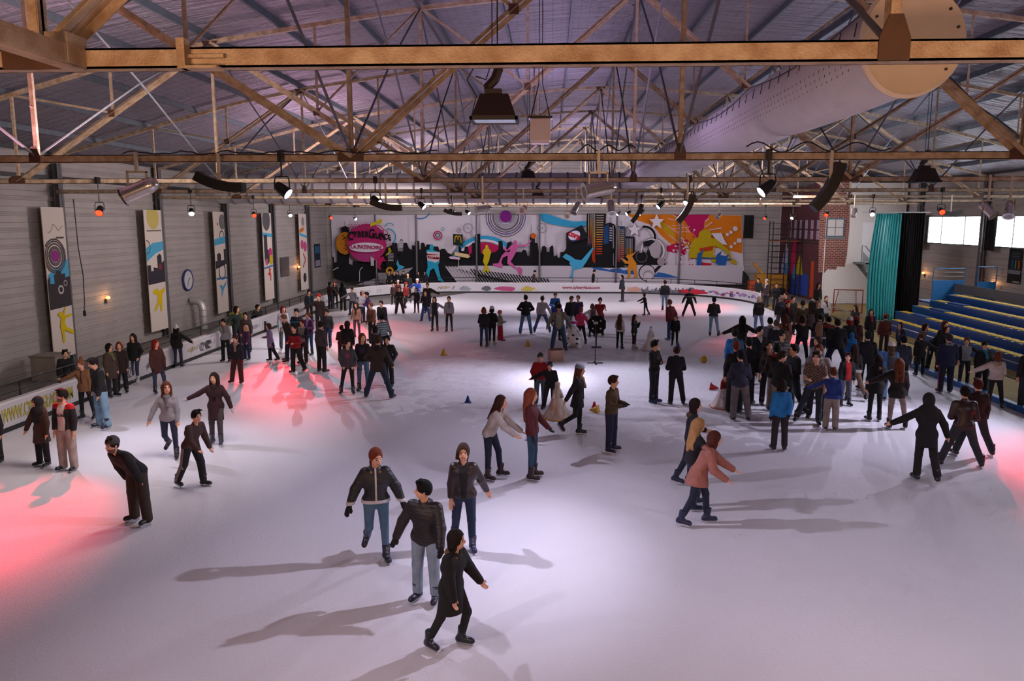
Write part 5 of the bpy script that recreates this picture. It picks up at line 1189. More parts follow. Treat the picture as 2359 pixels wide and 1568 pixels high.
mb = MB(); hh = (q0.z-q1.z)/2; ww = (q1.y-q0.y)/2; mb.box((0,-ww,-hh),(.015,ww,hh), flat('#202838')); mb.box((.015,-ww*.8,hh*.2),(.018,ww*.8,hh*.8), flat('#2a5a7c')); mb.box((.015,-ww*.8,-hh*.9),(.018,ww*.8,-hh*.4), flat('#8a8890')); mb.build('printed_sheet', None, r)
r = empty('poster', (WR-.03, 0, 0), 0, 'tall dark poster with coloured bottles on the right wall', 'poster')
a = PX(2326, 572, WR-.05); b = PX(2349, 655, WR-.05); y0, y1 = b.y, a.y; z1, z0 = a.z, b.z; r.location = (WR-.03, (y0+y1)/2, (z0+z1)/2); ww, hh = (y1-y0)/2, (z1-z0)/2
mb = MB(); mb.box((-.015,-ww,-hh),(0,ww,hh), flat('#1c2024')); mb.box((-.02,-ww*.9,-hh*.45),(-.015,ww*.9,-hh*.22), flat('#77747c'))
for j, c in enumerate(('#a0501c','#5c6c54','#24587c')): mb.box((-.02,-ww*.7+j*ww*.5,-hh*.15),(-.015,-ww*.7+j*ww*.5+ww*.22,hh*.35), flat(c))
for j in range(4): mb.box((-.02,-ww*.6,hh*(.45+j*.1)),(-.015,ww*.6,hh*(.48+j*.1)), flat('#4c5254'))
mb.box((-.02,-ww*.9,-hh*.95),(-.015,ww*.1,-hh*.85), flat('#8a8488')); mb.build('printed_sheet', None, r)
q = wl(445, 760)
r = empty('vent_pipe', (WL+.1, 36.3, .02), 0, 'bent silver vent pipe rising along the left wall', 'pipe'); mb = MB()
mb.tube([(.55,.0,0),(.55,0,.9),(.5,0,1.15),(.35,0,1.3),(.0,0,1.35)], .17, 16); mb.build('pipe_body', m_sil, r, smooth=True)
mb = MB(); 
for z in (.3,.6,.9): mb.tube([(.55+.175*math.cos(t*math.pi/8), .175*math.sin(t*math.pi/8), z) for t in range(16)], .012, 5, closed=True)
mb.build('joint_ring', m_gal, r)
r = empty('litter_bin', (-14.6, 35.2, .02), 0, 'yellow-green litter bin behind the left boards', 'bin'); mb = MB(); mb.lathe([(.2,0),(.26,.1),(.29,.8),(.31,.82),(.31,.86),(.27,.9),(0,.98)], 20); mb.build('bin_body', mat('bin_yellow','#8a8c1c',.4), r, smooth=True)
mb = MB(); mb.lathe([(.3,.55),(.315,.55),(.315,.6),(.3,.6)], 20); mb.build('rim_band', m_dark, r)
mb = MB(); mb.box((-.42,-.4,0),(.42,.4,.78)); mb.box((-.45,-.43,.78),(.45,.43,.82)); tag(mb.build('concrete_plinth', mat('plinth_concrete','#8c8078',.85, noise=.35, nscale=2), loc=(-16.35, 24.3, .02), bevel=.01), 'stained concrete plinth under the nearest left banner', 'plinth')
q = wl(147, 590); mb = MB(); mb.tube([(WL+.5,27.0,5.9),(WL+.5,27.05,4.2),(WL+.5,27.2,3.2),(WL+.5,27.15,2.2),(WL+.5,27.1,1.95)], .018, 5); mb.lathe([(0,-.12),(.05,-.1),(.05,.08),(0,.1)], 8, None, (WL+.5,27.1,1.85)); tag(mb.build('hanging_cable', m_pipe), 'black cable with plug hanging beside the nearest left banner', 'cable')
# ---------- things on the ice
def cone(px, py, col, lab, h=.26, tip=None):
    g = G(px, py); c = mat('cone_'+col, col, .5); r = empty('training_cone', (g.x, g.y, 0), 0, lab, 'cone', 'training cones on the ice')
    if tip is not None: r.rotation_euler = (math.radians(98), 0, tip); r.location.z = .11
    mb = MB(); mb.lathe([(h*.42,.012),(h*.1,h),(h*.06,h+.01),(0,h+.01)], 16); mb.build('cone_body', c, r, smooth=True)
    mb = MB(); mb.box((-h*.48,-h*.48,0),(h*.48,h*.48,.015)); mb.build('cone_foot', c, r)
cone(1022, 818, '#c79a1a', 'yellow cone alone on the left of the snow patch'); cone(1216, 797, '#c79a1a', 'yellow cone behind the cardboard box'); cone(1078, 927, '#1c3f8c', 'blue cone at the left edge of the snow patch', .2)
cone(1562, 803, '#1c3f8c', 'blue cone behind the boy in the black sweatshirt'); cone(1369, 945, '#b81c2c', 'red cone beside the overturned yellow one', .24); cone(1636, 898, '#b81c2c', 'red cone tipped over on the snow', .24, 1.2); cone(1378, 952, '#c79a1a', 'yellow cone lying on its side next to the red cone', .24, -1.9)
g = G(1621, 836); mb = MB(); mb.lathe([(.13*math.sin(math.pi*i/14), -.13*math.cos(math.pi*i/14)) for i in range(15)], 22, None, (0,0,.13)); tag(mb.build('ball', mat('ball_yellow','#c79a1a',.4), loc=(g.x, g.y, 0.01), smooth=True), 'yellow ball on the snow at the right', 'ball')
g = G(1280, 832); r = empty('cardboard_box', (g.x, g.y, .02), .35, 'open cardboard box on the snow in the middle', 'box'); m_cb = mat('cardboard','#b08878',.8, noise=.08)
mb = MB(); mb.box((-.24,-.2,0),(.24,.2,.42)); mb.build('carton', m_cb, r)
for s, a in ((-1, 20), (1, -15)): mb = MB(); mb.add([(-.24,s*.2,.42),(.24,s*.2,.42),(.24,s*.02,.47),(-.24,s*.02,.47)], [(0,1,2,3)], mat('cardboard_inside','#6a3f30',.8)); o = mb.build('flap', None, r); md = o.modifiers.new('s','SOLIDIFY'); md.thickness = .006
# microphone style stand and octagonal board
g = G(1371, 838); r = empty('music_stand', (g.x, g.y, .02), .1, 'thin black stand with flat foot on the snow', 'stand')
mb = MB(); mb.tube([(0,0,.03),(0,0,1.45)], .014, 8); mb.build('pole', m_pipe, r)
mb = MB(); mb.box((-.28,-.03,0),(.28,.03,.03)); mb.box((-.03,-.25,0),(.03,.25,.03)); mb.build('foot', m_pipe, r)
mb = MB(); mb.box((-.08,-.02,1.44),(.08,.02,1.52)); mb.build('clip', m_gal, r)
g = G(1374, 800); r = empty('octagonal_board', (g.x, g.y, 0), 0, 'black octagonal board with four white dots behind the stand', 'board')
mb = MB(); R8 = .40; mb.prism([(R8*math.cos(math.pi/8+k*math.pi/4), 0, .95+R8*math.sin(math.pi/8+k*math.pi/4)) for k in range(8)], (0,.05,0)); mb.build('panel', m_blk, r)
mb = MB()
for x, z in ((-.16,1.1),(.16,1.1),(-.16,.78),(.16,.78)): mb.lathe([(0,-.02),(.035,-.02),(.035,.0)], 10, None, (x,0,z), 'y')
mb.build('white_dot', mat('dot_white','#cfcdd2',.4), r)
mb = MB(); mb.tube([(0,.03,.55),(0,.03,.02)], .02, 6); mb.box((-.2,-.15,0),(.2,.2,.02)); mb.build('support', m_pipe, r)
# draped figures used as skating helpers
def draped(px, py, h, lab, body, trim, skirtc, rz=0, ring='#b8862a'):
    g = G(px, py); r = empty('draped_figure', (g.x, g.y, .01), rz, lab, 'figure', 'draped helper figures'); n = 40; prof = [(.50,.0),(.42,.12),(.30,.35),(.21,.55),(.16,.68)]; vs = []; fs = []
    prof = [(a*h/1.3, b*h/1.3) for a, b in prof]
    for j, (rr, z) in enumerate(prof):
        for k in range(n): t = 2*math.pi*k/n; q = rr*(1+.07*math.sin(k*2*math.pi*9/n)*(1-j/5)); vs.append((q*math.cos(t), q*math.sin(t), z))
    for j in range(len(prof)-1):
        for k in range(n): fs.append((j*n+k, j*n+(k+1)%n, (j+1)*n+(k+1)%n, (j+1)*n+k))
    mb = MB(); mb.add(vs, fs); mb.build('skirt', mat('skirt_'+skirtc, skirtc, .8, noise=.55, nscale=7, col2='#d8c8bc', stretch=(1,1,.15)), r, smooth=True)
    s = h/1.3; mb = MB(); mb.tube([(.5*s*math.cos(2*math.pi*k/36), .5*s*math.sin(2*math.pi*k/36), .015) for k in range(36)], .018, 6, closed=True); mb.build('base_ring', mat('ring_'+ring, ring, .5), r)
    rr = sculpt([C((0,0,.66*s),(0,.0,.9*s),.13*s,.12*s,.03), C((0,-.02,.95*s),(0,-.03,1.12*s),.07*s,.09*s,.04), C((0,-.1*s,1.13*s),(0,-.16*s,1.1*s),.045*s,.03*s,.03), C((-.1*s,0,.88*s),(-.16*s,-.1*s,.68*s),.05*s,.04*s,.03), C((.1*s,0,.88*s),(.15*s,-.12*s,.7*s),.05*s,.04*s,.03)], .012)
    c = rr[0][rr[1]].mean(1); mi = ((c[:,2] > .85*s) & (c[:,1] > -.02)).astype(int); nobj('torso', rr, [cloth(body), cloth(trim)], r, mi)
draped(1283, 962, 1.05, 'helper figure with brown and cream body and ruffled skirt, near the helmeted boys', '#c8b4a0', '#a07c5c', '#a8836c', .3)
draped(1499, 806, 1.05, 'white gowned helper figure behind the black sweatshirt boy', '#d8d8dc', '#4a2c20', '#dcdce0', -.2, '#c89aa8')
draped(1668, 938, 1.05, 'helper figure with grey skirt and red top at the left of the right crowd', '#8c1c28', '#8c1c28', '#b8b0b4', .1, '#c0502c')
g = G(1320, 799); r = empty('snowman', (g.x, g.y, 0), -.2, 'white snowman with magenta headband and black spots beside the pink hoodie', 'snowman')
mw = mat('plush_white','#e4e4ea',.85, bump=.3, bscale=30)
rr = sculpt([EL(I3, np.zeros(3, np.float32), (0,0,.32), (.3,.28,.32), .05), EL(I3, np.zeros(3, np.float32), (0,0,.72), (.2,.19,.2), .05), EL(I3, np.zeros(3, np.float32), (0,0,1.0), (.14,.13,.14), .04), EL(I3, np.zeros(3, np.float32), (0,0,1.17), (.06,.06,.1), .04), C((-.18,-.05,.75),(-.36,-.2,.55),.06,.05,.04), C((.18,-.05,.75),(.34,-.22,.5),.06,.05,.04), C((-.15,-.1,.15),(-.28,-.45,.1),.12,.1,.05), C((.15,-.1,.15),(.3,-.42,.1),.12,.1,.05)], .018)
c = rr[0][rr[1]].mean(1); mi = ((np.sin(c[:,0]*19+1)*np.sin(c[:,2]*21)*np.cos(c[:,1]*17) > .45) & (c[:,2] < .55)).astype(int); nobj('body', rr, [mw, m_blk], r, mi)
mb = MB(); mb.lathe([(.135,.98),(.155,1.0),(.155,1.06),(.135,1.08)], 20); mb.build('headband', mat('magenta_band','#b0209c',.6), r)
# hand-held things
# ---------- fixtures under the trusses
m_fx = mat('fixture_black', '#0d0d10', .45); m_alu = mat('polished_aluminium', '#d8d0ca', .24, .9, noise=.08)
m_lw = mat('led_white', '#ffffff', .3, emit='#e4ecff', estr=26); m_lr = mat('led_red', '#ff2010', .3, emit='#ff1808', estr=16)
def rot_to(o, d): o.rotation_euler = Vector(d).to_track_quat('-Z', 'Y').to_euler()
def led(px, py, Y, aim, lens, lab, power=0, col=(1,1,1), ang=48, pos=None, blend=1.0):
    q = Vector(pos) if pos else PY(px, py, Y); r = empty('led_spotlight', q, 0, lab, 'spotlight', 'LED spotlights under the trusses')
    d = (Vector(aim)-q).normalized(); hd = empty('head', (0,0,0)); hd.parent = r; rot_to(hd, d)
    bpy.data.objects.remove(hd)
    M = d.to_track_quat('-Z', 'Y').to_matrix().to_4x4()
    mb = MB(); mb.lathe([(0,.13),(.05,.13),(.075,.10),(.085,.0),(.09,-.10),(.098,-.10),(.098,-.13),(.09,-.13),(.088,-.11),(0,-.11)], 18); mb.xf(M); mb.build('housing', m_fx, r, smooth=True)
    mb = MB(); mb.lathe([(0,-.122),(.086,-.122),(.086,-.126),(0,-.126)], 18); mb.xf(M); mb.build('lens', lens, r)
    mb = MB(); mb.tube([(-.12,0,.0),(-.12,0,.12),(-.10,0,.2),(.10,0,.2),(.12,0,.12),(.12,0,0)], .012, 6); mb.build('yoke', m_fx, r)
    top = ZC-q.z+.02; mb = MB()
    if top > .25: mb.tube([(0,0,.2),(0,0,top)], .013, 6); mb.box((-.03,-.08,top-.04),(.03,.08,top+.13))
    else: mb.box((-.03,-.05,.2),(.03,.05,.28))
    mb.build('hook_clamp', m_fx, r)
    if power:
        l = lamp('SPOT', 'led_or_fill_beam', q+d*.16, aim, power, col, .07, ang, blend); 
    return r
WC = (.82,.77,1.0); RC = (1.0,.03,.06)
YA = .0
LW = [(650,436,12.4,(3.4,11.2,0),1350,80),(865,461,19.4,(2.6,15.9,0),2000,84),(971,472,26.4,(3.0,24.0,0),1900),(1041,487,33.4,(2.5,30,0),1200),(1077,488,40.4,(2,37,0),1200),(441,487,26.4,(-9.6,20.5,0),260),(668,494,40.4,(-8.0,29.5,0),1300),(818,503,54.4,(-6.5,46,0),900)]
RW = [(1768,431,12.4,(-3.8,11.0,0),1450,80),(1588,461,19.4,(-1.8,15.9,0),1800,84),(1522,471,26.4,(-2.5,24.5,0),1900),(1477,488,33.4,(-3,31,0),1200),(1448,490,40.4,(-4,37,0),1200),(1425,491,47.4,(-2,45,0),1200),(1826,500,47.4,(9.0,41,0),1100),(2010,490,33.4,(10.4,26.5,0),900)]
nm1 = ['nearest white spotlight left of centre','second white spotlight in the left-centre line','third white spotlight in the left-centre line','fourth white spotlight in the left-centre line','fifth white spotlight in the left-centre line','white spotlight above the wall clock side','white spotlight left of the mural','small white spotlight in front of the mural logo']
nm2 = ['nearest white spotlight right of centre','second white spotlight in the right-centre line','third white spotlight in the right-centre line','fourth white spotlight in the right-centre line','fifth white spotlight in the right-centre line','farthest white spotlight in the right-centre line','white spotlight beside the red brick wall','white spotlight before the teal curtain']
for i, (a, n_) in enumerate(zip(LW+RW, nm1+nm2)): led(a[0], a[1], a[2], a[3], m_lw, n_, a[4], WC, a[5] if len(a) > 5 else 62)
RD = [(230,484,19.4,(-9.4,12.3,0),'red spotlight above the nearest left banner'),(585,493,33.4,(-8.6,25.0,0),'red spotlight between the third and fourth left banners'),(762,500,47.4,(-7.2,35.5,0),'red spotlight at the left corner of the mural'),
      (2168,485,26.4,(11.4,15.2,0),'red spotlight above the right window'),(1905,492,40.4,(9.5,34.0,0),'red spotlight before the brick facade'),(1763,501,54.4,(8.5,46.5,0),'red spotlight above the ladder scaffold')]
for a in RD: led(a[0], a[1], a[2], a[3], m_lr, a[4], 4200, RC, 29)
# added spots without fixtures: rows continued beyond the view, extra beams inside it
for pos, aim, pw, c, an in (((-4.4,4.7,5.6),(1,8.6,0),460,(1,.84,.98),70),((3.6,4.7,5.6),(5,9.0,0),460,(1,.84,.98),74),((12.4,6.7,5.6),(6,12,0),900,WC,74),((-7.2,6,5.6),(-2,9,0),300,(1,.84,.98),74),((-12.6,18.5,5.6),(-9.0,17.0,0),1000,WC,50),((13.4,52.0,5.6),(-6.5,44.5,0),2600,RC,12),((12.9,20,5.6),(8.6,19.5,0),2000,WC,72),((-11.5,14.4,5.6),(-10.2,11.2,0),4200,RC,40),((12.8,19.4,5.6),(11.2,16.0,0),3600,RC,34),((0.5,30,6.0),(2.5,24.5,0),900,WC,60)):
    lamp('SPOT', 'led_or_fill_beam', pos, aim, pw, c, .1, an, 1)
def par_can(px, py, Y, d, lab, s=1.0, gel='#3a3020', plate=True):
    q = PY(px, py, Y); r = empty('silver_par_can', q, 0, lab, 'par can', 'silver par cans under the trusses'); M = Vector(d).to_track_quat('-Z', 'Y').to_matrix().to_4x4() @ Matrix.Scale(s, 4)
    mb = MB(); mb.lathe([(0,.30),(.05,.29),(.09,.25),(.11,.18),(.11,.14),(.118,.14),(.118,.12),(.11,.12),(.11,-.18),(.12,-.18),(.12,-.21),(.105,-.21),(.1,-.1)], 22); mb.xf(M); mb.build('can', m_alu, r, smooth=True)
    mb = MB()
    mb.lathe([(.098,-.235),(.15,-.235),(.15,-.225),(.098,-.225),(.098,-.235)], 4 if False else 22); mb.xf(M); mb.build('colour_frame', m_alu, r)
    mb = MB(); mb.lathe([(0,-.20),(.102,-.20),(.102,-.205),(0,-.205)], 22); mb.xf(M); mb.build('lens', mat('gel_'+gel, gel, .3, spec=.8), r)
    top = ZC-q.z; mb = MB(); mb.box((-.15*s,-.02,-.02),(-.13*s,.02,.26*s)); mb.box((.13*s,-.02,-.02),(.15*s,.02,.26*s)); mb.box((-.15*s,-.02,.24*s),(.15*s,.02,.27*s)); mb.box((-.02,-.03,.26*s),(.02,.03,max(top+.15,.3))); mb.build('bracket', mat('bracket_cream','#c8bca8',.4,.3), r)
for a in ((318,438,12.35,(-.88,-.2,-.40),'largest silver par can at the left, tilted',1.12,'#2a2420'),(1378,436,12.35,(-.93,-.28,-.2),'large silver par can with amber lens right of centre',1.0,'#6a5a18'),(1112,482,19.4,(-.9,-.4,-.1),'silver par can left of the purple disc of the mural',.8,'#26304a'),(1206,482,26.4,(-.2,-.95,-.2),'silver par can over the purple disc of the mural',.9,'#30181c'),
          (1327,479,26.4,(-.4,-.5,-.75),'silver par can right of the blue mural arc',.9,'#4a2c24'),(1306,497,40.4,(0,-1,-.1),'silver par can with dark red lens before the mural',.9,'#5a1018'),(1408,478,22.0,(.05,-.55,-.8),'silver par can pointing down before the striped towers',.9,'#1c1c30'),
          (2275,484,19.4,(.4,-.6,-.65),'silver par can left of the two before the right window',.9,'#241c1c'),(2325,482,19.4,(-.3,-.5,-.85),'silver par can nearest the right edge of the view',.9,'#4a2c50'),(1968,490,33.4,(-.4,-.5,-.8),'silver par can before the upper white door',.8,'#4a1c1c'),(1656,497,40.4,(-.5,-.6,-.4),'silver par can before the yellow mural figure',.8,'#3a3030')): par_can(*a)
def speaker(px, py, Y, a0, lab, s=1.0, flip=1):
    q = PY(px, py, Y); r = empty('line_array_speaker', q, 0, lab, 'loudspeaker', 'curved loudspeakers under the trusses'); n = 10; R = 1.3; pts = []
    rz = math.radians(a0)
    vs = []; fs = []
    for i in range(n+1):
        t = -.30+.60*i/n; x = R*math.sin(t); z = R*math.cos(t)-R
        for dr, dy in ((-.075,-.10),(-.075,.10),(.075,.10),(.075,-.10)):
            vs.append(((R-dr)*math.sin(t)*s, dy*s, ((R-dr)*math.cos(t)-R)*s*-1))
    for i in range(n):
        for k in range(4): fs.append((4*i+k, 4*i+(k+1)%4, 4*i+4+(k+1)%4, 4*i+4+k))
    fs += [(3,2,1,0), (4*n,4*n+1,4*n+2,4*n+3)]
    mb = MB(); mb.add(vs, fs); mb.xf(Matrix.Rotation(rz, 4, 'Y')); o = mb.build('cabinet', m_fx, r)
    mb = MB()
    for i in range(8): t = -.27+.54*(i)/7; mb.bar(((R+.076)*math.sin(t)*s, -.08*s, -((R+.076)*math.cos(t)-R)*s), ((R+.076)*math.sin(t)*s, .08*s, -((R+.076)*math.cos(t)-R)*s), .012, .012)
    mb.xf(Matrix.Rotation(rz, 4, 'Y')); mb.build('grille_bar', m_dark, r)
    top = ZC-q.z; mb = MB(); mb.box((-.02,-.02,-.02),(.02,.02,max(.12,top+.12))); mb.build('hanger', mat('bracket_cream','#c8bca8',.4,.3), r)
speaker(506, 426, 12.3, 14, 'curved black loudspeaker at the left below the second truss', 1.0)
speaker(1912, 432, 12.3, -62, 'large curved black loudspeaker at the right, hanging steeply', 1.0)
speaker(889, 476, 19.3, 12, 'curved loudspeaker behind the left spotlight line', 1.0); speaker(1043, 491, 33.3, 12, 'small curved loudspeaker over the mural signpost', 1.0)
speaker(1583, 482, 19.3, -62, 'steep curved loudspeaker over the pink splash', .95); speaker(1470, 492, 33.3, -62, 'small steep loudspeaker over the orange mural part', 1.1); speaker(2190, 492, 33.3, 0, 'flat curved loudspeaker above the right window', 1.1)
def flood(px, py, Y, lab, rz=0):
    q = PY(px, py, Y); r = empty('floodlight', q, rz, lab, 'floodlight', 'black floodlights'); m_b = mat('floodlight_brown_black', '#241410', .55, noise=.3, nscale=20)
    mb = MB(); z0, z1 = -.13, .13; mb.add([(-.25,-.22,z0),(.25,-.22,z0),(.25,.22,z0),(-.25,.22,z0),(-.16,-.12,z1),(.16,-.12,z1),(.16,.12,z1),(-.16,.12,z1)], [(0,3,2,1),(4,5,6,7),(0,1,5,4),(1,2,6,5),(2,3,7,6),(3,0,4,7)]); mb.build('hood', m_b, r, bevel=.012)
    mb = MB(); mb.box((-.27,-.24,-.17),(.27,-.21,-.13)); mb.box((-.27,.21,-.17),(.27,.24,-.13)); mb.box((-.27,-.24,-.17),(-.24,.24,-.13)); mb.box((.24,-.24,-.17),(.27,.24,-.13)); mb.build('rim_frame', m_fx, r)
    mb = MB(); mb.box((-.24,-.21,-.155),(.24,.21,-.145)); mb.build('glass', mat('flood_glass','#a8b0c4',.15, emit='#8c98b8', estr=.5), r)
    mb = MB(); mb.box((-.11,-.08,.13),(.08,.08,.19)); mb.tube([(-.06,0,.16),(-.08,0,.22),(.0,0,.30),(.04,0,.40),(.03,0,.52)], .055, 8); mb.build('mounting_arm', m_b, r)
    mb = MB(); mb.tube([(-.2,0,.1),(-.32,0,.3),(-.2,0,.5),(-.06,0,.42),(-.1,0,.3),(-.22,0,.34)], .01, 5); mb.build('power_cable', m_pipe, r)
    mb = MB(); top = roofz(q.x)-q.z; mb.tube([(.03,0,.5),(.03,0,top)], .008, 5); mb.tube([(-.03,0,.5),(-.03,0,top)], .006, 5); mb.build('hanging_chain', m_pipe, r)
flood(1140, 246, 9.2, 'black floodlight hanging near the centre, closest to the viewer'); flood(1217, 403, 25.5, 'black floodlight hanging beyond the second truss'); flood(1240, 443, 35, 'small black floodlight in front of the silver duct'); flood(2130, 402, 17.5, 'black floodlight hanging towards the right windows')
q = PY(1245, 298, 13.6); r = empty('hanging_junction_box', q, 0, 'white box hung on wires right of the nearest floodlight', 'box')
mb = MB(); mb.box((-.17,-.12,-.19),(.17,.12,.17)); mb.build('case', mat('box_pink_white','#cfc0c0',.5), r, bevel=.008)
mb = MB(); mb.box((-.2,-.14,.17),(.2,.14,.21)); mb.build('lid', mat('floodlight_brown_black', '#241410', .55), r)
mb = MB(); mb.box((-.15,-.1,-.24),(.15,.1,-.19)); mb.build('lower_tray', mat('tray_white','#d4ccd4',.4), r)
mb = MB()
for x, y in ((-.16,-.1),(.16,-.1),(.16,.1),(-.16,.1)): mb.tube([(x,y,.2),(x*.2,y*.2,.75),(x*.1,0,roofz(q.x)-q.z)], .006, 4)
mb.build('suspension_wire', m_pipe, r)
mb = MB(); q = PY(457, 199, 9); mb.box((-.55,-.05,-.04),(.55,.05,.03)); o = mb.build('strip_light', mat('strip_light_white','#c8c0c8',.4), loc=(q.x, q.y, roofz(q.x)-.12)); o.rotation_euler = (0, math.radians(-14), math.radians(60)); tag(o, 'unlit white strip light fixed under the roof foil at the left', 'strip light')
# loose cables on the second truss
for x0, x1, lab, sd in ((-6.9,-4.4,'black cable looping along the second truss at the left',1),(-4.4,-1.8,'black cable draped over the truss beside the left spotlight',2),(.4,1.3,'black cable coiled over the truss above the amber par can',3),(3.0,5.2,'black cable looping beside the right spotlight',4)):
    random.seed(sd); pts = []; n = 26
    for i in range(n+1): t = i/n; pts.append((x0+(x1-x0)*t, 12.5, ZC+.13+.02*math.sin(t*20)+(.12*math.sin(t*9+sd)**2 if sd in (3, 4) else .03*random.random())))
    mb = MB(); mb.tube(pts, .011, 5); tag(mb.build('cable', m_pipe), lab, 'cable', 'black cables on the trusses')
# ---------- the skaters
p = person
K, N_, BR = '#15141a', '#1a2036', '#3a2a22'
# nearest ones
p('young woman in short black puffer with white trims and faded jeans, ponytail', 890, 1292, 1028, 15, 'oo kn', 2, top='#15151a', tm='n', tk=.032, hem=.02, pat=['zip','cuff','hem'], c2='#c9c4c8', bot='#4f6f88', bw=.004, hair='p', hc='#6e3420', glove='#14141a', hood='#8a6d55', turn=22, nod=12, skc='#20233a')
p('woman in black hooded parka looking aside, pale bootcut jeans, black gloves', 983, 1384, 1104, -15, 'ol nn', 2, top='#1a1416', tm='n', tk=.034, hem=.12, bot='#8fa0b0', bw=.022, hair='s', hc='#0e0d10', glove='#101014', hood='#4a3c38', turn=-62, wid=1.08, skc='#20233a')
p('teenage boy in open brown leather jacket over black shirt, dark jeans', 1068, 1262, 1014, 5, 'ds bn', 2, top='#2e1f20', tm='l', tk=.022, hem=.05, pat=['open'], c2='#191a20', bot='#1c2a44', bw=.01, hair='m', hc='#3a2418', skc='#1a2248')
p('woman in knee-length black coat with brown hood striding past, nearest skater', 1026, 1488, 1212, 62, 'gv bq', 8, top='#121114', tk=.034, hem=.36, hair='m', hc='#1c1413', hood='#6b4f30', bot='#16161c', bw=.006, turn=20, skc='#1c1c28')
p('bearded man bent forward in grey beanie, black jacket and brown baggy trousers', 326, 1203, 994, -28, 'gg nw', 42, top='#151315', tk=.034, hem=.08, bot='#33271f', bw=.04, hat='b', hatc='#4c4846', hc='#2a1a14', extra={'beard':1}, turn=5, nod=-4, wid=1.06)
p('man in black jacket with red shoulders over white printed shirt, beige trousers', 160, 1083, 894, -8, 'dd nn', 1, top='#151216', tk=.024, hem=.06, pat=['wide','yoke'], c2='#c9bcb4', c3='#b01c20', bot='#a5958e', bw=.034, hair='s', hc='#1a1210', turn=-38, extra={'beard':1,'text':('AON', .27, .085, '#201c20', False)}, wid=1.05)
p('woman in black headscarf and long brown coat holding her arm out', 102, 1073, 911, -15, 'od nn', 2, top='#3e2c24', tk=.026, hem=.34, hat='hijab', hatc='#121216', bot='#14141c', bw=.02, turn=-15, flare=.03)
p('person in dark coat cut off by the left edge of the view', -6, 1066, 925, 0, 'dd nn', top='#15151a', tk=.03, hem=.2, bot='#15151c')
p('young man in black jacket and light blue jeans looking down beside a friend', 240, 986, 822, -30, 'pg nw', 6, top='#131317', tk=.03, hem=.12, bot='#7ea0bc', bw=.03, hair='s', hc='#1a1210', nod=18, turn=-10, skc='#1c2440')
p('woman in camel duffle coat with hair bun reaching for the boards', 205, 965, 826, 0, 'Od nw', 4, top='#7c553a', tk=.024, hem=.14, hair='b', hc='#7a4a30', glove='#26262e', bot='#15151c', bw=.006, pat=['edge'], c2='#2a1c18', nod=15)
p('man in black parka leaning back on the left boards, feathered hood', 158, 925, 806, 25, 'dd nf', -6, top='#121218', tk=.036, hem=.12, bot='#15151e', hc='#15100e', hood='#4a3c30', turn=25)
p('person in brown coat and green scarf by the boards behind the couple', 260, 914, 790, 70, 'dd nn', 0, top='#43322a', tk=.024, hem=.34, hair='m', hc='#15100e', scarf='#6a6a48', bot='#1c1a20', turn=10)
p('woman with curly red hair in dark brown coat standing by the boards', 283, 908, 786, 25, 'dd nn', 0, top='#2c1c1a', tk=.024, hem=.26, hair='m', hc='#7a3420', bot='#100f14', bw=.022)
p('slim young woman in black jacket, jeans and white skates beside the boards', 312, 883, 768, 5, 'dp nf', 0, top='#101015', tk=.022, hem=.16, hair='l', hc='#2c1a18', bot='#2a3850', bw=.003, sk='w', skc='#c8c4c8')
p('woman with bright red hair in reddish brown coat walking right along the boards', 370, 906, 781, 55, 'dg nf', 0, top='#4a2622', tk=.02, hem=.28, hair='l', hc='#8a1f1a', bot='#343a58', bw=.006, glove='#15151a', turn=15)
p('person in white bobble hat and black parka holding the left boards', 412, 846, 748, 190, 'Rd nn', 0, top='#15131a', tk=.038, hem=.14, hat='P', hatc='#d5ccc8', hair='l', hc='#1a1210', hood='#3a2c28', bot='#222c48', bw=.006)
p('young woman in grey cardigan and grey scarf holding hands, dark jeans', 408, 1055, 877, 12, 'od kn', 0, top='#8d8b92', tk=.016, hem=.1, scarf='#6a6870', hair='l', hc='#5a2e20', bot='#262c48', bw=.003, turn=25)
p('smiling woman in long burgundy coat and white gloves, grey trousers', 500, 1024, 858, 5, 'Oo nf', 1, top='#33131d', tk=.02, hem=.36, hair='l', hc='#2c1c18', scarf='#2a1018', glove='#bdb6bc', bot='#4a4044', bw=.01, sk='k', skc='#2c2c38')
p('boy in brown jacket and black track trousers with white stripe skating right', 440, 1120, 940, 68, 'fl bf', 22, top='#3f2a28', tk=.026, hem=.08, bot='#121218', bw=.026, hair='s', hc='#191214', extra={'legstripe':'#7a6c6a'}, turn=-10)
# left side groups
p('woman in dark green jumper gripping the boards with her arm stretched back', 548, 806, 704, 60, 'Rd nn', 4, top='#132420', tk=.014, hair='m', hc='#2c1614', bot='#181c2c', turn=20)
p('person in pale grey jumper with scarf and black trousers touching the boards', 522, 833, 733, 0, 'Od nn', 5, top='#8c9096', tk=.018, hem=.06, scarf='#7a6058', hair='s', hc='#2a1512', bot='#0f0f14', bw=.014, nod=15)
p('man in brown checked jacket behind the blonde in purple', 570, 812, 719, 10, 'dd nn', 0, top='#453638', tk=.024, hem=.14, bot='#181a26', hc='#241814')
p('blonde woman in purple jacket looking left', 570, 829, 748, -25, 'dl nn', 0, top='#4d2450', tk=.026, hem=.16, hair='l', hc='#bd9a7c', bot='#222c50', bw=.02, turn=-10)
p('boy in red cap, dark jumper and maroon trousers with a pale scarf', 546, 883, 771, -8, 'pd wn', 4, top='#181824', tk=.02, hem=.08, scarf='#a08078', hat='b', hatc='#5a1c20', hair='s', hc='#2c1410', bot='#4a1416', bw=.034, glove='#7a2028')
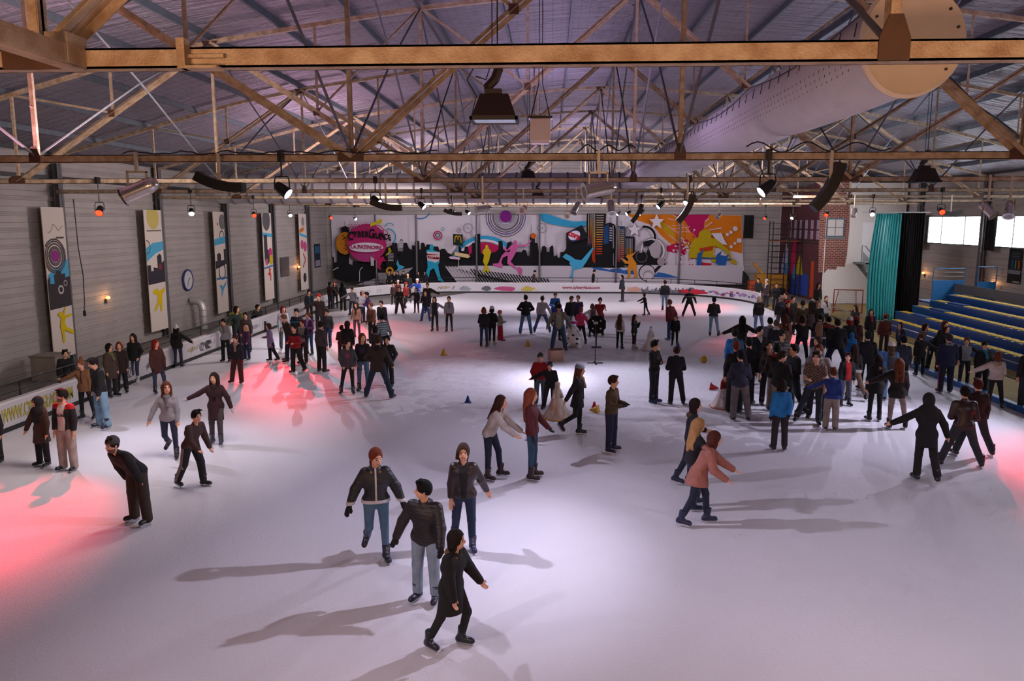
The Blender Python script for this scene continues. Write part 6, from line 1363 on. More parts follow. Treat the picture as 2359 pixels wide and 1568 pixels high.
p('woman in lilac knee-length coat with dark flared trousers', 632, 832, 743, -55, 'bd nb', 4, top='#8078a4', tk=.026, hem=.3, hair='m', hc='#3a2620', bot='#1d1e28', bw=.024, flare=.02)
p('man in brown jacket with short fair hair leaning forward, dark blue trousers', 662, 834, 722, -50, 'sd wf', 14, top='#2d1f1e', tk=.026, hem=.12, hair='s', hc='#7a5c48', bot='#181f3a', bw=.026, glove='#141418', nod=10, wid=1.05)
p('woman in white top and white earmuffs with red hair behind others', 655, 803, 704, 40, 'dd nn', 4, top='#b6bccb', tk=.02, hem=.1, hair='m', hc='#6a1c24', bot='#5c5c6a', extra={'skirt':'#a0a4b0'})
p('girl in navy jacket with turquoise patches and white earmuffs', 687, 812, 711, 0, 'dd nn', 0, top='#182234', pat=['band'], c2='#2a7a98', hat='b', hatc='#15151c', bot='#15151c')
p('man in black and red top holding a sheet of paper, black trousers', 689, 858, 745, -18, 'bb nb', 2, top='#8c1424', tk=.014, hem=.04, pat=['yoke'], c2='#141318', bot='#101014', bw=.03, hair='s', hc='#1a1210', skc='#5a1418', sk='h')
p('boy in grey vest with dark sleeves behind the red and black top', 700, 838, 735, -20, 'bb nn', 0, top='#787878', pat=['vest'], c2='#15151c', tk=.028, bot='#2c241c', hc='#4a2018')
p('girl in purple jacket with lilac scarf and blue jeans', 714, 818, 718, -25, 'lb nn', 2, top='#5a2358', tk=.02, scarf='#8a80c0', hair='p', hc='#5a3424', bot='#31507c', bw=.004)
p('man in grey jumper and blue jeans walking with lowered gaze', 756, 802, 712, -5, 'dd nf', 4, top='#34323a', tk=.018, hem=.08, collar=True, bot='#20305c', bw=.016, hc='#241614', nod=14)
p('man in charcoal hoodie and black trousers seen from behind', 742, 858, 739, 150, 'dd nn', 2, top='#3a363c', tk=.02, hem=.04, bot='#0f0f13', bw=.018, hc='#241614', hood='#3c383e', turn=20)
p('man in red beanie and black jacket with outstretched hand at the left', 738, 768, 677, -10, 'Od nn', 2, top='#231014', tk=.03, hem=.16, hat='b', hatc='#b01c20', hc='#2a1512', bot='#1c1418', glove='#b02028', wid=1.08)
p('boy in black top with turquoise trim standing at the left boards', 714, 742, 668, 40, 'dd nn', 0, top='#15161e', pat=['edge'], c2='#2a86b0', bot='#14141c', bw=.006, hc='#241614', glove='#a8a8b0')
p('person in maroon jacket holding the far left boards', 762, 713, 648, 150, 'Rd nn', 0, top='#34161f', hair='m', hc='#1a1012', bot='#1a1c28')
p('woman with long red hair in black by the far left boards', 773, 712, 648, 0, 'dd nn', 0, top='#141014', hair='l', hc='#5a2016', bot='#101014', bw=.004)
p('person in long black coat with long dark hair by the far left boards', 791, 717, 649, 170, 'dd nn', 0, top='#0f0e12', hem=.2, hair='l', hc='#0f0d10', bot='#0f0e12', skc='#3a1418')
p('man in light grey jacket spreading his arms, jeans', 812, 727, 662, -5, 'Oa fn', 2, top='#8b8d98', tk=.024, hem=.05, bot='#2c3450', bw=.014, hc='#4a2a20')
p('person in white jacket and white brimmed hat', 835, 744, 668, 60, 'bb nn', 3, top='#d3d3da', tk=.024, hat='C', hatc='#d0c0b4', hair='m', hc='#7a3a30', bot='#3a3f58')
p('person in purple jacket with dark cap facing the white hat', 851, 748, 672, -75, 'bb nn', 8, top='#4b2a6c', tk=.026, hem=.1, hat='C', hatc='#1c1c30', hc='#2a1a18', bot='#1c1c30')
p('woman in peach jumper and wide black scarf, greyish jeans', 823, 778, 696, -8, 'sd nn', 2, top='#a0705c', tk=.018, hem=.06, scarf='#100f12', hair='l', hc='#3a1a18', bot='#5c3c50', bw=.004, skc='#4a1c24')
p('man in rust brown jacket and black trousers looking left', 858, 786, 696, -30, 'dl nn', 4, top='#54291a', tk=.026, hem=.1, bot='#0f0e12', bw=.02, hc='#6a3a28', turn=-12)
p('man in white and teal striped jumper seen from behind at an angle', 884, 826, 724, -140, 'bb nn', 10, top='#a0a8aa', tk=.022, pat=['stripe'], c2='#2c5a6c', hem=.06, bot='#141420', hc='#100e12', turn=-20)
p('man in black jacket and jeans leaning forward with one leg out', 900, 775, 692, -15, 'gg kW', 18, top='#111014', tk=.026, hem=.1, bot='#333c5a', bw=.012, hc='#241412')
p('boy in dark red hoodie seen from behind', 789, 835, 749, 175, 'bb nn', 2, top='#4e181b', tk=.024, hem=.12, hood='#521a1c', bot='#4a181c', hc='#140f12')
p('person in black hooded top with hood up beside dark red hoodie', 803, 838, 737, 170, 'dd nn', 0, top='#0d0c10', tk=.028, hem=.2, hat='H', hatc='#0d0c10', bot='#0d0c10')
p('girl in grey hoodie with pink print and black leggings', 800, 908, 781, 12, 'pp wn', 2, top='#3c3a42', tk=.026, hem=.1, pat=['zip','print'], c2='#a0285c', hair='b', hc='#2c1816', bot='#0e0e12', bw=.003, turn=30, skc='#26242c')
p('woman with long auburn hair in black jumper with purple lettering and jeans', 838, 901, 767, 6, 'dl nn', 0, top='#111014', tk=.018, hem=.04, pat=['print'], c2='#432a5c', hair='l', hc='#6a3428', bot='#4a6a8c', bw=.005, turn=25)
p('man in brown hooded parka seen from behind, blue jeans, feet apart', 873, 918, 772, 172, 'lh WW', 3, top='#2e211d', tk=.034, hem=.16, bot='#182a42', bw=.016, hair='s', hc='#3a2418', hood='#12121a', turn=15)
p('boy in black jacket holding a white cup, dark trousers', 898, 889, 771, -5, 'bp Bn', 2, top='#121116', tk=.028, hem=.1, bot='#14161e', bw=.02, hc='#100d10')
p('woman in dark top with grey hood between the stripes and the brown parka', 868, 850, 750, -150, 'bb nn', 5, top='#2a2228', hood='#6a6a70', hair='m', hc='#2a1614', bot='#15151c')
# far left corner
p('woman in dark red coat at the far corner', 907, 702, 652, 0, 'dd nn', 0, top='#331216', hem=.14, hair='m', hc='#4a1a16', bot='#100e14')
p('person in white beanie and red scarf in the far corner group', 918, 701, 645, -5, 'dd nn', 0, top='#4a1417', hat='b', hatc='#cfc2c0', hair='m', hc='#4a1a16', bot='#1a1216')
p('person in black jacket and brown baggy trousers in the far corner group', 921, 723, 660, 0, 'bb ww', 0, top='#15150f', tk=.024, bot='#3a2124', bw=.045, hc='#4a2a20')
p('person in bright red beanie and red jacket in the far corner group', 932, 710, 650, 60, 'dd nb', 4, top='#8e1a16', hat='b', hatc='#b01814', bot='#1e1015', bw=.02)
p('tall person all in black in the far corner group', 941, 697, 627, 0, 'dd nn', 0, top='#0e0d11', hair='l', hc='#0e0d11', bot='#101420', bw=.004, hem=.12)
p('person in blue jacket and pale helmet in the far corner', 963, 699, 641, -20, 'Oa nn', 3, top='#1c3c98', tk=.026, hat='h', hatc='#c8b8b8', bot='#4a6488', bw=.02)
p('child in brown coat with arms held out', 960, 721, 662, -5, 'Rd nn', 3, top='#25151a', hem=.12, hair='m', hc='#1a0f12', bot='#15101a', bw=.01, skc='#5a1820')
p('tall man in dark brown jumper with one arm out', 986, 722, 651, 0, 'dO nn', 3, top='#1e1310', tk=.028, hc='#3c2018', bot='#131018', wid=1.1)
p('man in black coat and glasses with bright blue jeans', 981, 740, 669, -5, 'bd ww', 0, top='#0f0e13', tk=.03, hem=.12, hc='#40201c', bot='#2c4488', bw=.018)
p('woman in black waistcoat with grey sleeves holding hands', 1002, 763, 683, 0, 'dO nn', 0, top='#131118', tk=.022, pat=['vest'], c2='#77767e', scarf='#141218', hair='m', hc='#2a1513', bot='#0d0c11', bw=.004)
p('woman in light grey jumper and dark leggings holding hands', 1035, 764, 682, 0, 'dd nn', 0, top='#7b7a82', tk=.022, hem=.05, scarf='#5c5a62', hair='p', hc='#2a1a1a', bot='#1d1b22', bw=.003)
for (x, hy_, lab, tp, hr, hcc) in ((898,623,'person in navy suit jacket and white collar behind the far boards','#141824','m','#5a2418'),(908,636,'person in black behind the far boards beside the navy suit','#100e13','s','#2a1512'),(918,631,'person with reddish hair in black behind the far boards','#120f14','m','#4a1c16'),(929,637,'short person in black behind the far boards','#0f0e12','s','#181012'),
                   (966,631,'woman with long hair in black behind the far boards','#0e0d12','l','#1c1214'),(979,627,'man with pale face and dark cap behind the far boards','#11121c','s','#15151c')):
    gy = PY(x, hy_, 57.4); p(lab, 0, 0, 0, random.choice((-20, 0, 15)), 'dd nn', 0, top=tp, tk=.028, hair=hr, hc=hcc, bot='#121218', pos=(gy.x, 57.0+.8*((x*7) % 3)/3, .02), tall=min(1.85, max(1.45, gy.z)), pat=['vneck'] if 'suit' in lab else None, c2='#b0a8a8', hat='C' if 'cap' in lab else None, hatc='#14141c', zg=.02, noskate=True, group='onlookers around the rink')
# middle and far ice
p('man in brown jumper looking down beside the far boards', 1229, 674, 622, 100, 'bb nn', 6, top='#463630', tk=.02, bot='#121218', hc='#1a1212', nod=20, wid=1.05)
p('slim person in black jumper walking along the far boards', 1366, 674, 621, 95, 'dd ni', 4, top='#131218', tk=.016, bot='#161c2c', hc='#141014', nod=20)
p('woman in long dark jacket with scarf flying at the far boards', 1434, 696, 633, -75, 'gg in', 6, top='#171a26', hem=.14, hair='m', hc='#141014', bot='#14131c', bw=.008, scarf='#0f0e14')
p('child in dark jacket skating left with arms forward', 1490, 727, 675, -75, 'Ff nb', 12, top='#261820', hair='m', hc='#3c1c1c', bot='#1e2c50', bw=.008)
p('man in black leather jacket and jeans skating away, far ice', 1531, 717, 646, 178, 'dd nB', 4, top='#15151b', tk=.026, hem=.04, bot='#5e7892', bw=.01, hc='#3a1c18')
p('grey-haired man in black jacket with white shoulder band, legs apart', 1587, 729, 664, 180, 'oo WW', 4, top='#121116', tk=.028, pat=['band'], c2='#8a8a84', hc='#8a7468', bot='#0e0d12', bw=.02)
p('man in maroon jacket and blue jeans skating left', 1545, 784, 690, -140, 'od nn', 12, top='#641c26', tk=.03, hem=.14, bot='#24406c', bw=.022, hc='#7a3c34', skc='#5c6470')
p('boy in black carrying a grey bag', 1554, 797, 725, -10, 'dd nn', 2, top='#100f13', tk=.022, hem=.08, bot='#100f13', bw=.008, hc='#5a3828', nod=16)
p('man in dark leather jacket and pale jeans standing with his back turned', 1645, 775, 684, 160, 'bb wn', 0, top='#25292a', tk=.028, hem=.05, bot='#7aa4bc', bw=.01, hc='#15120f', hood='#4a2c20', turn=15, skc='#2a1c24')
p('girl in brown waistcoat with white sleeves and long hair', 1427, 804, 723, 150, 'db nn', 0, top='#553a34', tk=.03, pat=['vest','hem'], c2='#b8b2b4', hair='l', hc='#55301f', bot='#0f0e13', bw=.003)
p('girl in black jacket with blue stripe and white skates', 1460, 804, 724, 60, 'dB ni', 0, top='#101016', tk=.024, hem=.14, pat=['slash'], c2='#4a86a8', hair='l', hc='#4a2a22', bot='#0e0d12', bw=.003, sk='w', skc='#c4c0c4')
p('man in black jacket and blue jeans with hands in pockets, back turned', 1211, 770, 679, 180, 'hh ww', 0, top='#111015', tk=.028, hem=.12, bot='#4f6c98', bw=.016, hc='#0f0d10', hood='#181c2c')
p('man in white hoodie and blue jeans, back turned', 1249, 766, 681, 178, 'od WW', 0, top='#b3a9ac', tk=.026, hem=.06, bot='#45567c', bw=.016, hc='#40302c', hood='#b3a9ac', glove='#15151c -')
p('man in bright blue jacket looking down behind the group', 1278, 752, 673, 10, 'bb nn', 6, top='#1c5ca8', tk=.026, hc='#4a2a20', bot='#1a2030', nod=14, collar=True)
p('woman in violet jacket with dark hood raised', 1283, 786, 691, 20, 'dd nn', 3, top='#2a2a7c', tk=.024, hem=.1, hat='H', hatc='#2a1c20', bot='#14162c', bw=.01, skc='#5a2028')
p('man in dark cap and green checked jacket over pale jumper, jeans', 1287, 808, 701, 0, 'oo ww', 3, top='#3a3c38', tk=.03, hem=.12, pat=['plaid','wide'], c2='#8c8878', hat='b', hatc='#100f12', hc='#1a1210', bot='#2a4460', bw=.026, nod=24, skin=3, wid=1.1)
p('man in black overcoat bending towards the group', 1311, 765, 681, 40, 'dd nn', 12, top='#131317', tk=.034, hem=.14, hc='#4a2420', bot='#8088a8', bw=.02, nod=8, wid=1.15)
p('boy in purple T-shirt and black trousers', 1331, 765, 680, -10, 'dd nn', 0, top='#3c2a5c', tk=.012, hem=.1, sleeve=0, pat=['collar'], c2='#c8c4d0', bot='#0f0e13', hc='#7a4a3c', turn=-15)
p('girl in bright pink hoodie and black leggings, back turned', 1340, 794, 708, 178, 'oo wn', 2, top='#d83c68', tk=.026, hem=.04, hood='#d83c68', hair='b', hc='#8a5040', bot='#0d0c11', bw=.003)
p('girl in brown waistcoat and white sleeves, arm out, near the red T-shirt', 1364, 777, 699, -160, 'pO nn', 3, top='#5c3c38', tk=.03, pat=['vest'], c2='#c4bcc4', hair='m', hc='#6a4a40', bot='#0f0e13', bw=.004)
p('man in red T-shirt and black shorts over leggings pointing right', 1381, 773, 685, 5, 'dF nn', 0, top='#8e1520', tk=.014, hem=.06, sleeve=0, bot='#0d0c11', bw=.014, hc='#15100f', nod=12)
p('girl in black leather jacket with ginger bob and jeans, back turned', 1115, 800, 707, 172, 'bb nn', 0, top='#18151c', tk=.03, hem=.06, hair='m', hc='#7c3a1c', bot='#233860', bw=.006)
p('girl in white knit beret and long black coat, white skates', 1133, 798, 705, 165, 'bb in', 0, top='#0c0b10', tk=.024, hem=.16, hat='b', hatc='#cdc8cc', hair='m', hc='#15100f', bot='#0d0c11', bw=.004, sk='w', skc='#a8a29c')
p('small child in red helmet, pale jacket and red trousers', 1153, 786, 714, 120, 'bd wn', 0, top='#8e8680', tk=.036, hem=.08, hat='h', hatc='#a81420', bot='#b0182c', bw=.036, glove='#15151c')
p('boy in red jacket and black helmet behind the boy in black', 1244, 933, 811, 0, 'pd nn', 4, top='#9c1422', tk=.034, hem=.06, hat='h', hatc='#10141c', bot='#5c6c80', bw=.026, glove='#15151c', collar=True)
p('boy in black jacket, black helmet and red gloves leaning forward', 1264, 943, 830, -12, 'Od wn', 12, top='#0f0f14', tk=.036, hem=.08, hat='h', hatc='#0c0e14', bot='#22211f', bw=.034, glove='#a01824 #15151c')
p('girl in grey beanie, black skirt and long pale scarf skating right', 1334, 1000, 836, 70, 'sd kn', 4, top='#101018', tk=.022, hem=.08, hat='b', hatc='#8a8f9c', hair='l', hc='#5c3428', scarf='#8a7a68', hood='#5a4438', bot='#0c0b10', bw=.003, extra={'skirt':'#0c0c12'}, skc='#18182a')
p('boy in olive brown jacket holding his mitten, navy trousers', 1407, 1040, 864, 62, 'bb nn', 2, top='#4a3826', tk=.026, hem=.06, pat=['zip'], c2='#a05018', bot='#171c3c', bw=.026, hair='s', hc='#3c221c', glove='#26242c', turn=12, skc='#161c38', sk='h')
p('girl in cream hoodie leaning forward to push her friend', 1138, 1103, 908, 72, 'FF nf', 26, top='#b2a8a2', tk=.026, hem=.08, hair='l', hc='#3c2018', hood='#b2a8a2', bot='#141c34', bw=.006, nod=-10, skc='#2a161c')
p('girl in maroon jacket with very long red hair and glasses, blue jeans', 1226, 1102, 894, 78, 'dl nn', -3, top='#541820', tk=.024, hem=.06, hair='c', hc='#8a4630', bot='#2e4c68', bw=.004, glove='#191218', skc='#2a161c')
p('boy in black university sweatshirt with crossed arms and dark jeans', 1505, 929, 783, 55, 'cc ni', -2, top='#121116', tk=.028, hem=.05, bot='#131926', bw=.018, hair='s', hc='#1a1210', hood='#15141a', skc='#1e3060', pat=['print'], c2='#6a665c', turn=20)
p('boy in navy sports jacket with white swoosh on the back, black trousers', 1559, 933, 797, 178, 'bb wn', 0, top='#0f1220', tk=.03, hem=.1, bot='#0d0d12', bw=.024, hair='s', hc='#3a1c16')
p('girl with windblown dark hair in navy jacket, farthest of the skating trio', 1572, 1113, 916, 80, 'db bn', 6, top='#121628', tk=.026, hem=.12, hair='m', hc='#241416', hood='#5a4438', bot='#131c34', bw=.006, skc='#18203c')
p('girl with long curly blonde hair and black gloves in the skating trio', 1600, 1171, 962, 100, 'ad nf', 10, top='#100f13', tk=.026, hem=.06, hair='c', hc='#a87e50', glove='#121116', bot='#141c38', bw=.006, skc='#18203c')
p('girl in dusty pink coat leaning forward with both arms ahead', 1598, 1208, 990, 80, 'fF bf', 24, top='#9c6358', tk=.032, hem=.2, hair='m', hc='#4a2218', hood='#9c6358', bot='#131c34', bw=.006, flare=.04, skc='#1c2444', turn=5)
# right-hand crowd
p('boy in slate blue jumper and grey trousers, back turned, right group', 1706, 970, 807, 172, 'bb wn', 2, top='#2a2c42', tk=.018, hem=.1, bot='#6c6264', bw=.03, hc='#141014', turn=25)
p('boy with tousled ginger hair in black top behind the slate jumper', 1690, 952, 784, 165, 'dd nn', 2, top='#121116', tk=.024, bot='#26282c', hair='s', hc='#6a3424', turn=15)
p('person in bright blue padded jacket at the left of the right crowd', 1688, 893, 758, 175, 'dd nn', 2, top='#1e6aa8', tk=.036, hem=.1, hc='#15100f', bot='#15151c')
p('boy with black hair in dark jacket beside the ginger boy', 1718, 932, 777, 150, 'dd nn', 2, top='#141620', tk=.024, hc='#0f0d10', bot='#15151c', turn=30)
p('man in black cardigan with white collar and beige trousers', 1740, 884, 752, 20, 'gg wn', 0, top='#0f0f12', tk=.026, hem=.06, pat=['vneck'], c2='#b8b4bc', bot='#8f8480', bw=.024, hair='s', hc='#120e10', turn=20, wid=1.1)
p('smiling man in black leather jacket in the right crowd', 1765, 935, 783, 5, 'dd nn', 0, top='#0f0f14', tm='l', tk=.028, hem=.06, pat=['vneck'], c2='#7a4a38', bot='#151a28', bw=.014, hc='#120e10', turn=-10, wid=1.06)
p('man with red and yellow collar seen from behind', 1783, 940, 791, 165, 'bb nn', 0, top='#2c1a14', tk=.026, hc='#100e10', scarf='#7a2418', bot='#7a6c66')
p('man in white and grey patterned jacket', 1795, 900, 761, 5, 'dd nn', 0, top='#8d8c8e', tk=.026, pat=['stripe','vneck'], c2='#4c4a52', hc='#181214', bot='#1c1c28', turn=10)
p('man in black fleece looking right with beige trousers', 1792, 968, 808, 140, 'pb nn', 0, top='#0c0b0e', tk=.03, hem=.1, bot='#7a6a62', bw=.024, hc='#2a1812', turn=-55, wid=1.1)
p('man in black bomber jacket in profile facing left', 1834, 957, 792, -75, 'pb nb', 0, top='#10141a', tk=.028, hem=.06, hood='#5c5c62', bot='#151f2c', bw=.016, hc='#120f10', sk='h')
p('person in red top between the fleece and the bomber jacket', 1816, 938, 801, -60, 'dd nn', 0, top='#8c1420', hc='#3a2018', bot='#1a1a24')
p('man in light grey hoodie behind the checked shirt', 1877, 963, 792, -15, 'dl nn', 0, top='#8c8684', tk=.028, hem=.14, bot='#171c28', bw=.02, hc='#5a2a1c', hood='#8c8684', turn=-15, wid=1.12)
p('boy in brown checked short-sleeved shirt and grey jeans', 1860, 968, 807, -20, 'bd Wn', 2, top='#8a7468', tk=.016, hem=.1, pat=['plaid'], c2='#3e2c28', sleeve=0, bot='#27303a', bw=.014, hc='#1c1412', turn=-5)
p('woman with brown hair and grey hood behind the grey hoodie', 1876, 918, 774, -60, 'dd nn', 0, top='#77757c', hood='#77757c', hair='m', hc='#3a201a', bot='#1c1c28')
p('child in bright blue hooded jacket with arm behind back, dark trousers', 1794, 1038, 873, 178, 'kd nn', 0, top='#1f74b8', tk=.028, hem=.12, hood='#1f6cae', hair='m', hc='#24140f', glove='#0f0e13', bot='#241e24', bw=.02, skc='#24191c')
p('boy in royal blue jumper with arm out and beige tracksuit trousers', 1912, 990, 847, 160, 'dO nn', 5, top='#1e3880', tk=.014, hem=.06, bot='#8d8079', bw=.036, hair='s', hc='#5a2a18', glove='#10121c', turn=25, skc='#1c2848')
p('boy in open black jacket over red hooded top and grey jeans', 1946, 935, 811, 5, 'dd nn', 0, top='#15151c', tk=.026, hem=.1, pat=['wide'], c2='#a81a18', hood='#a81a18', bot='#5c5c68', bw=.006, hc='#2a1a18', turn=-25)
p('woman in brown coat with very long dark hair spreading both arms', 1706, 842, 727, 178, 'OO nn', 4, top='#21130f', tk=.03, hem=.26, hair='l', hc='#130a0b', bot='#120f14')
p('blonde woman in black printed jacket and light jeans, back turned', 1748, 767, 682, 176, 'dd wn', 0, top='#121016', tk=.026, hem=.1, pat=['back'], c2='#5a2c3c', hair='m', hc='#bca892', bot='#5f88b0', bw=.014, glove='#8a1c30')
p('grey-haired man in navy jacket with blue back print', 1797, 768, 680, 178, 'dd nn', 0, top='#121622', tk=.03, hem=.1, pat=['back'], c2='#2c5288', hc='#8a7c78', bot='#3c4258', bw=.02, wid=1.1)
p('man in grey coat with pale collar, back turned', 1769, 848, 731, 178, 'dd nn', 0, top='#6b6a72', tk=.028, hem=.14, scarf='#a09c9c', hc='#100e10', bot='#1a1a24')
p('person in dark navy jumper with white collar, back turned', 1783, 857, 736, 175, 'dd nn', 2, top='#0e1420', tk=.026, scarf='#b8b4b8', hair='s', hc='#5a4238', bot='#1a1a24')
p('woman with brown hair in long tan coat, back turned', 1804, 838, 724, 180, 'dd nn', 0, top='#94665a', tk=.026, hem=.34, hair='l', hc='#54281a', bot='#15151c', hood='#94665a')
p('girl in black top with pale pink hood holding hands both sides', 1843, 838, 725, 178, 'OO ww', 4, top='#15101a', tk=.02, hem=.04, hood='#a8807c', hair='m', hc='#2a1214', bot='#14182c', bw=.006)
p('person in brown fur-collared jacket with arm out to the pink hood', 1884, 834, 722, 170, 'Od nn', 0, top='#2a1714', tk=.028, hood='#6a4034', hair='s', hc='#2a1512', bot='#15151c')
p('girl with long fair hair in navy jumper with white stripe', 1880, 862, 742, 175, 'dd nn', 0, top='#1a1e30', tk=.02, pat=['band'], c2='#b8b4b8', hair='l', hc='#8a6450', bot='#7a7880', bw=.02)
p('woman in black and red jacket with white trim and black trousers', 1901, 836, 727, 178, 'dd nf', 0, top='#120e14', tk=.022, hem=.06, pat=['yoke','hem'], c2='#b0a0a0', c3='#7a1c20', hair='s', hc='#1a1012', bot='#0d0c11', bw=.01)
p('man in black quilted jacket and dark jeans, back turned', 1923, 860, 734, 178, 'dd WW', 3, top='#131015', tk=.04, hem=.12, bot='#161c38', bw=.03, hc='#241512', wid=1.15, collar=True)
p('person in white beanie and black jacket with red hair tips', 1951, 843, 729, 178, 'dd nn', 0, top='#131018', tk=.026, hat='b', hatc='#c8bcbc', hair='m', hc='#8a1c20', bot='#15151c')
p('woman in long maroon coat and red hat beside the white beanie', 1966, 840, 728, 160, 'dd nn', 0, top='#3c1014', tk=.03, hem=.3, hat='b', hatc='#7c1016', hair='m', hc='#2a1010', bot='#15151c')
p('small child in bright blue hooded suit', 1957, 852, 764, 175, 'dd nn', 0, top='#1c68ac', tk=.034, hem=.12, hat='H', hatc='#1c68ac', bot='#1c68ac', bw=.03)
p('man in black waistcoat with small grey logo, back turned', 1991, 898, 764, 178, 'dd nn', 0, top='#1c1b22', tk=.038, hem=.08, pat=['vest'], c2='#101016', hc='#0f0e12', bot='#101018', hat='b', hatc='#0f0e12', wid=1.1)
p('woman with long dark hair in black top and beige trousers, leg kicked out', 1972, 925, 793, 165, 'dd Sn', 6, top='#100f13', tk=.022, hem=.06, pat=['hem'], c2='#b0a8a8', hair='l', hc='#2a1614', bot='#7c6050', bw=.01, skc='#18182a')
p('woman in black coat with fur hood and dark trousers, back turned', 2013, 970, 815, 180, 'dd nn', 0, top='#0d0c10', tk=.036, hem=.2, hair='l', hc='#1a1012', hood='#6a5040', bot='#0d0c11', bw=.004, skc='#14141c')
p('woman in dark brown quilted jacket and beige trousers with arm out', 2066, 988, 824, 170, 'dO wn', 0, top='#15100f', tk=.032, hem=.16, hair='l', hc='#6a3a24', bot='#8a7a72', bw=.004, hood='#4a3024', skc='#14141c')
p('person in white knit hat and shiny black waistcoat over blue top', 2046, 922, 787, 178, 'dd nn', 6, top='#141318', tm='n', tk=.034, hem=.04, pat=['vest'], c2='#2f64a0', hat='b', hatc='#c4beba', hair='m', hc='#4a3020', hood='#4a3424', bot='#6a8ab8', extra={'skirt':'#6a8ab8'}, skc='#14141c')
p('boy in blue-grey hoodie behind the white knit hat', 2073, 905, 773, 178, 'dd nn', 2, top='#262b3c', tk=.028, hem=.1, hood='#2a3042', hc='#0f0d10', bot='#15151c')
p('child in black jacket holding hands with arms spread near the blue kerb', 2117, 866, 767, 175, 'Od nn', 4, top='#111114', tk=.028, hem=.16, hair='s', hc='#5a3a28', bot='#0f1018', bw=.014)
p('adult in dark jacket bending over beside the child', 2148, 856, 744, 20, 'll ww', 45, top='#131418', tk=.034, hem=.1, bot='#1b2430', bw=.026, hair='m', hc='#4a1c14', nod=-10)
p('man in navy tracksuit with orange stripe and cap, back turned', 2176, 905, 768, 178, 'dd nn', 0, top='#111a3c', tk=.036, hem=.14, bot='#101834', bw=.03, hat='C', hatc='#2a2a30', hair='s', hc='#3a2a28', scarf='#7c7880', extra={'legstripe':'#a02c18'}, skc='#1c2448', wid=1.1)
p('boy in grey and black varsity jacket standing by the railing', 2218, 889, 776, -10, 'dO nn', 0, top='#7f8694', tk=.02, hem=.02, pat=['vest'], c2='#14141c', hc='#54301f', bot='#131828', bw=.012, glove='- #2a5a6a', turn=-15)
p('man in black jacket with cap and turquoise collar by the railing', 2258, 908, 784, 0, 'dd nn', 0, top='#121218', tk=.032, hem=.12, hat='C', hatc='#1c1418', scarf='#1c7c9c', hc='#2a1a14', bot='#1d1d28', bw=.03, skc='#a8a8b0', wid=1.08)
p('woman in white fur-hooded jacket and black trousers holding the railing', 2292, 942, 809, 170, 'bO wn', 0, top='#b3a59c', tk=.034, hem=.04, hair='m', hc='#5c3020', hood='#a08478', bot='#0c0b10', bw=.006, skc='#14141c')
p('person in dark clothes cut off by the right edge of the view', 2362, 945, 792, 170, 'dd nn', 0, top='#101018', tk=.03, bot='#1c2430', bw=.03)
p('man in brown leather jacket and jeans skating away with legs apart', 2212, 1074, 889, 172, 'bb SS', 8, top='#2e1412', tm='l', tk=.026, hem=.1, bot='#2e3038', bw=.022, hc='#191012', skc='#241410', wid=1.05)
p('man in dark red jacket and jeans beside the brown leather jacket', 2242, 1050, 872, 176, 'dd SW', 4, top='#240d0d', tk=.026, hem=.08, bot='#20242c', bw=.022, hair='s', hc='#4a1a10', glove='#140c0e', skc='#241418')
p('woman in black coat and headscarf gliding with arms out, lower right', 2134, 1112, 908, 175, 'oO bn', 4, top='#0e0d11', tk=.028, hem=.26, hat='hijab', hatc='#110f12', bot='#0d0c11', bw=.016, skc='#14121a')
# around the rink, right rear
def onl(lab, px, head, Y, ang, top, hair='s', hc='#2a1814', X=None, **kw):
    Y = 3.46*1792/(head-506); xx = (px-1270)/1792
    if xx*Y < 13.1 and ('sandy' in lab or 'teal' in lab or 'leaning left' in lab or 'crouching behind' in lab or 'reddish' in lab or 'boards' in lab): Y = min(13.1/xx, 52)
    q = PY(px, head, Y); tall = min(1.9, max(1.1, q.z-.03)); kw.setdefault('bot', '#14141c'); kw.setdefault('pose', 'dd nn')
    p(lab, 0, 0, 0, ang, top=top, hair=hair, hc=hc, pos=(q.x, Y, .03), z0=.03, tall=tall, noskate=True, group='onlookers around the rink', **kw)
onl('person in black jacket behind the right boards, looking down', 1748, 640, 53.5, -40, '#0f0e12', nod=15)
onl('person in white hood and brown coat behind the right boards', 1767, 643, 51.5, -60, '#2c1e20', hat='b', hatc='#b0aab0', hem=.25, scarf='#b0aab0')
onl('man in dark cap and black coat behind the right boards', 1789, 651, 50.5, 0, '#0e0d11', hat='C', hatc='#3a2c28')
onl('seated-looking dark figure crouching by the right rear rail', 1812, 672, 49.5, -60, '#0d0c10')
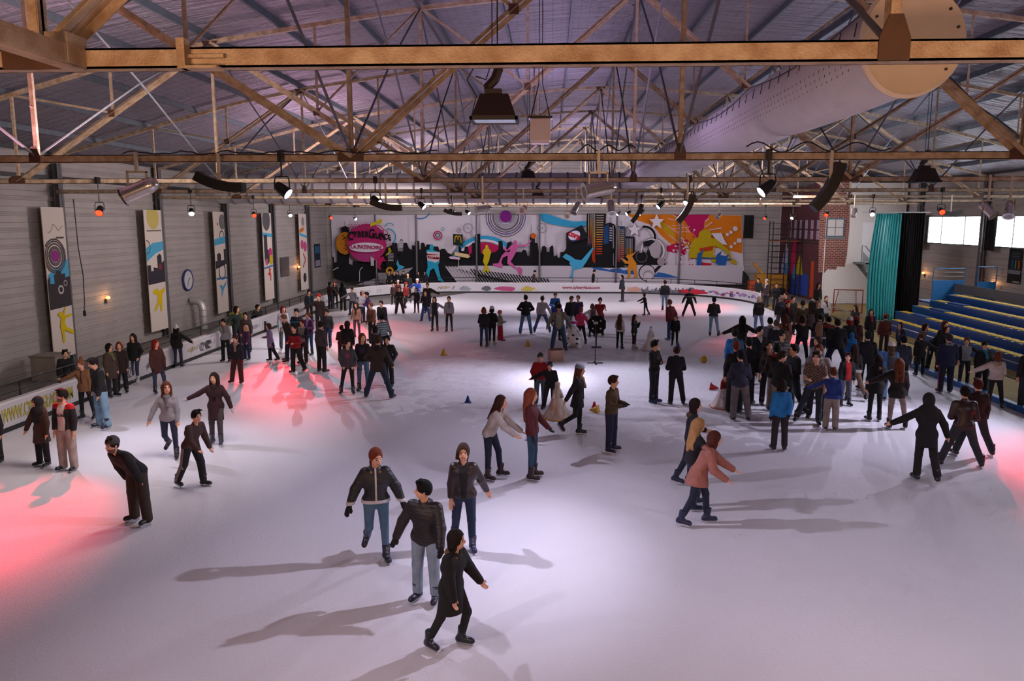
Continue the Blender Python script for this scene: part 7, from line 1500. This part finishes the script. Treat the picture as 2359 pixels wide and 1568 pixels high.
onl('child in red cap and black jacket with red trim at the rink exit', 1815, 692, 44.5, 10, '#141014', hat='b', hatc='#b01414', scarf='#7a1414')
onl('dark-haired man in black by the rear rail post', 1826, 681, 45.5, 20, '#111014')
onl('person in camouflage coat with pale hood by the exit', 1850, 692, 42.5, 170, '#4a3a24', hood='#b0a498', hem=.2)
onl('woman with long hair in grey coat by the exit', 1870, 692, 42.0, 175, '#4c3c40', hair='l', hc='#2a1a18', hem=.28)
onl('woman with long hair in dark brown leaning at the white wall', 1885, 651, 48.4, 20, '#1e1712', hair='l', hc='#2c1a12')
onl('boy in black near the white wall', 1885, 692, 44.5, 0, '#0e0d12', hc='#6a4a3c')
onl('woman in white jacket and red scarf by the sandy floor railing', 1903, 681, 44.0, 10, '#b5b2b8', hair='p', hc='#5a3c34', scarf='#4a1418', tk=.03, hem=.12, turn=-10)
onl('woman with long brown hair in dark coat near the teal curtain', 1972, 702, 38.5, -60, '#14130f', hair='l', hc='#3a2620', hem=.26)
onl('woman in black coat and long magenta scarf near the teal curtain', 2007, 711, 35.0, 0, '#0b0a0e', hair='m', hc='#2a1412', scarf='#a01c4c', hem=.3, turn=-15)
onl('man in red cap and rust brown jacket on the sandy floor', 2041, 723, 33.0, 170, '#4e1a14', hat='b', hatc='#7c1a18', bot='#2c1414', tk=.034, hem=.12, turn=-20)
onl('woman with red-brown hair in navy and white jacket leaning left', 2080, 741, 31.0, -60, '#1a2236', hair='m', hc='#40141a', scarf='#8a6070', lean=14)
onl('man with dark red scarf crouching behind the bending adult', 2120, 743, 31.0, 40, '#3a141c', hair='m', hc='#3a1a16', lean=20)
onl('woman with reddish hair behind the bending adult', 2176, 738, 31.5, 10, '#15151c', hair='m', hc='#5a2a20')
# seated people
q = G(626, 730, .72); p('young man in black jacket sitting on the left boards', 0, 0, 0, 48, 'kk xx', 2, top='#17171c', tk=.024, hc='#1c1412', bot='#0f0f14', bw=.014, pos=(XL-.05, q.y, 0), z0=-.08, tall=1.36, turn=35)
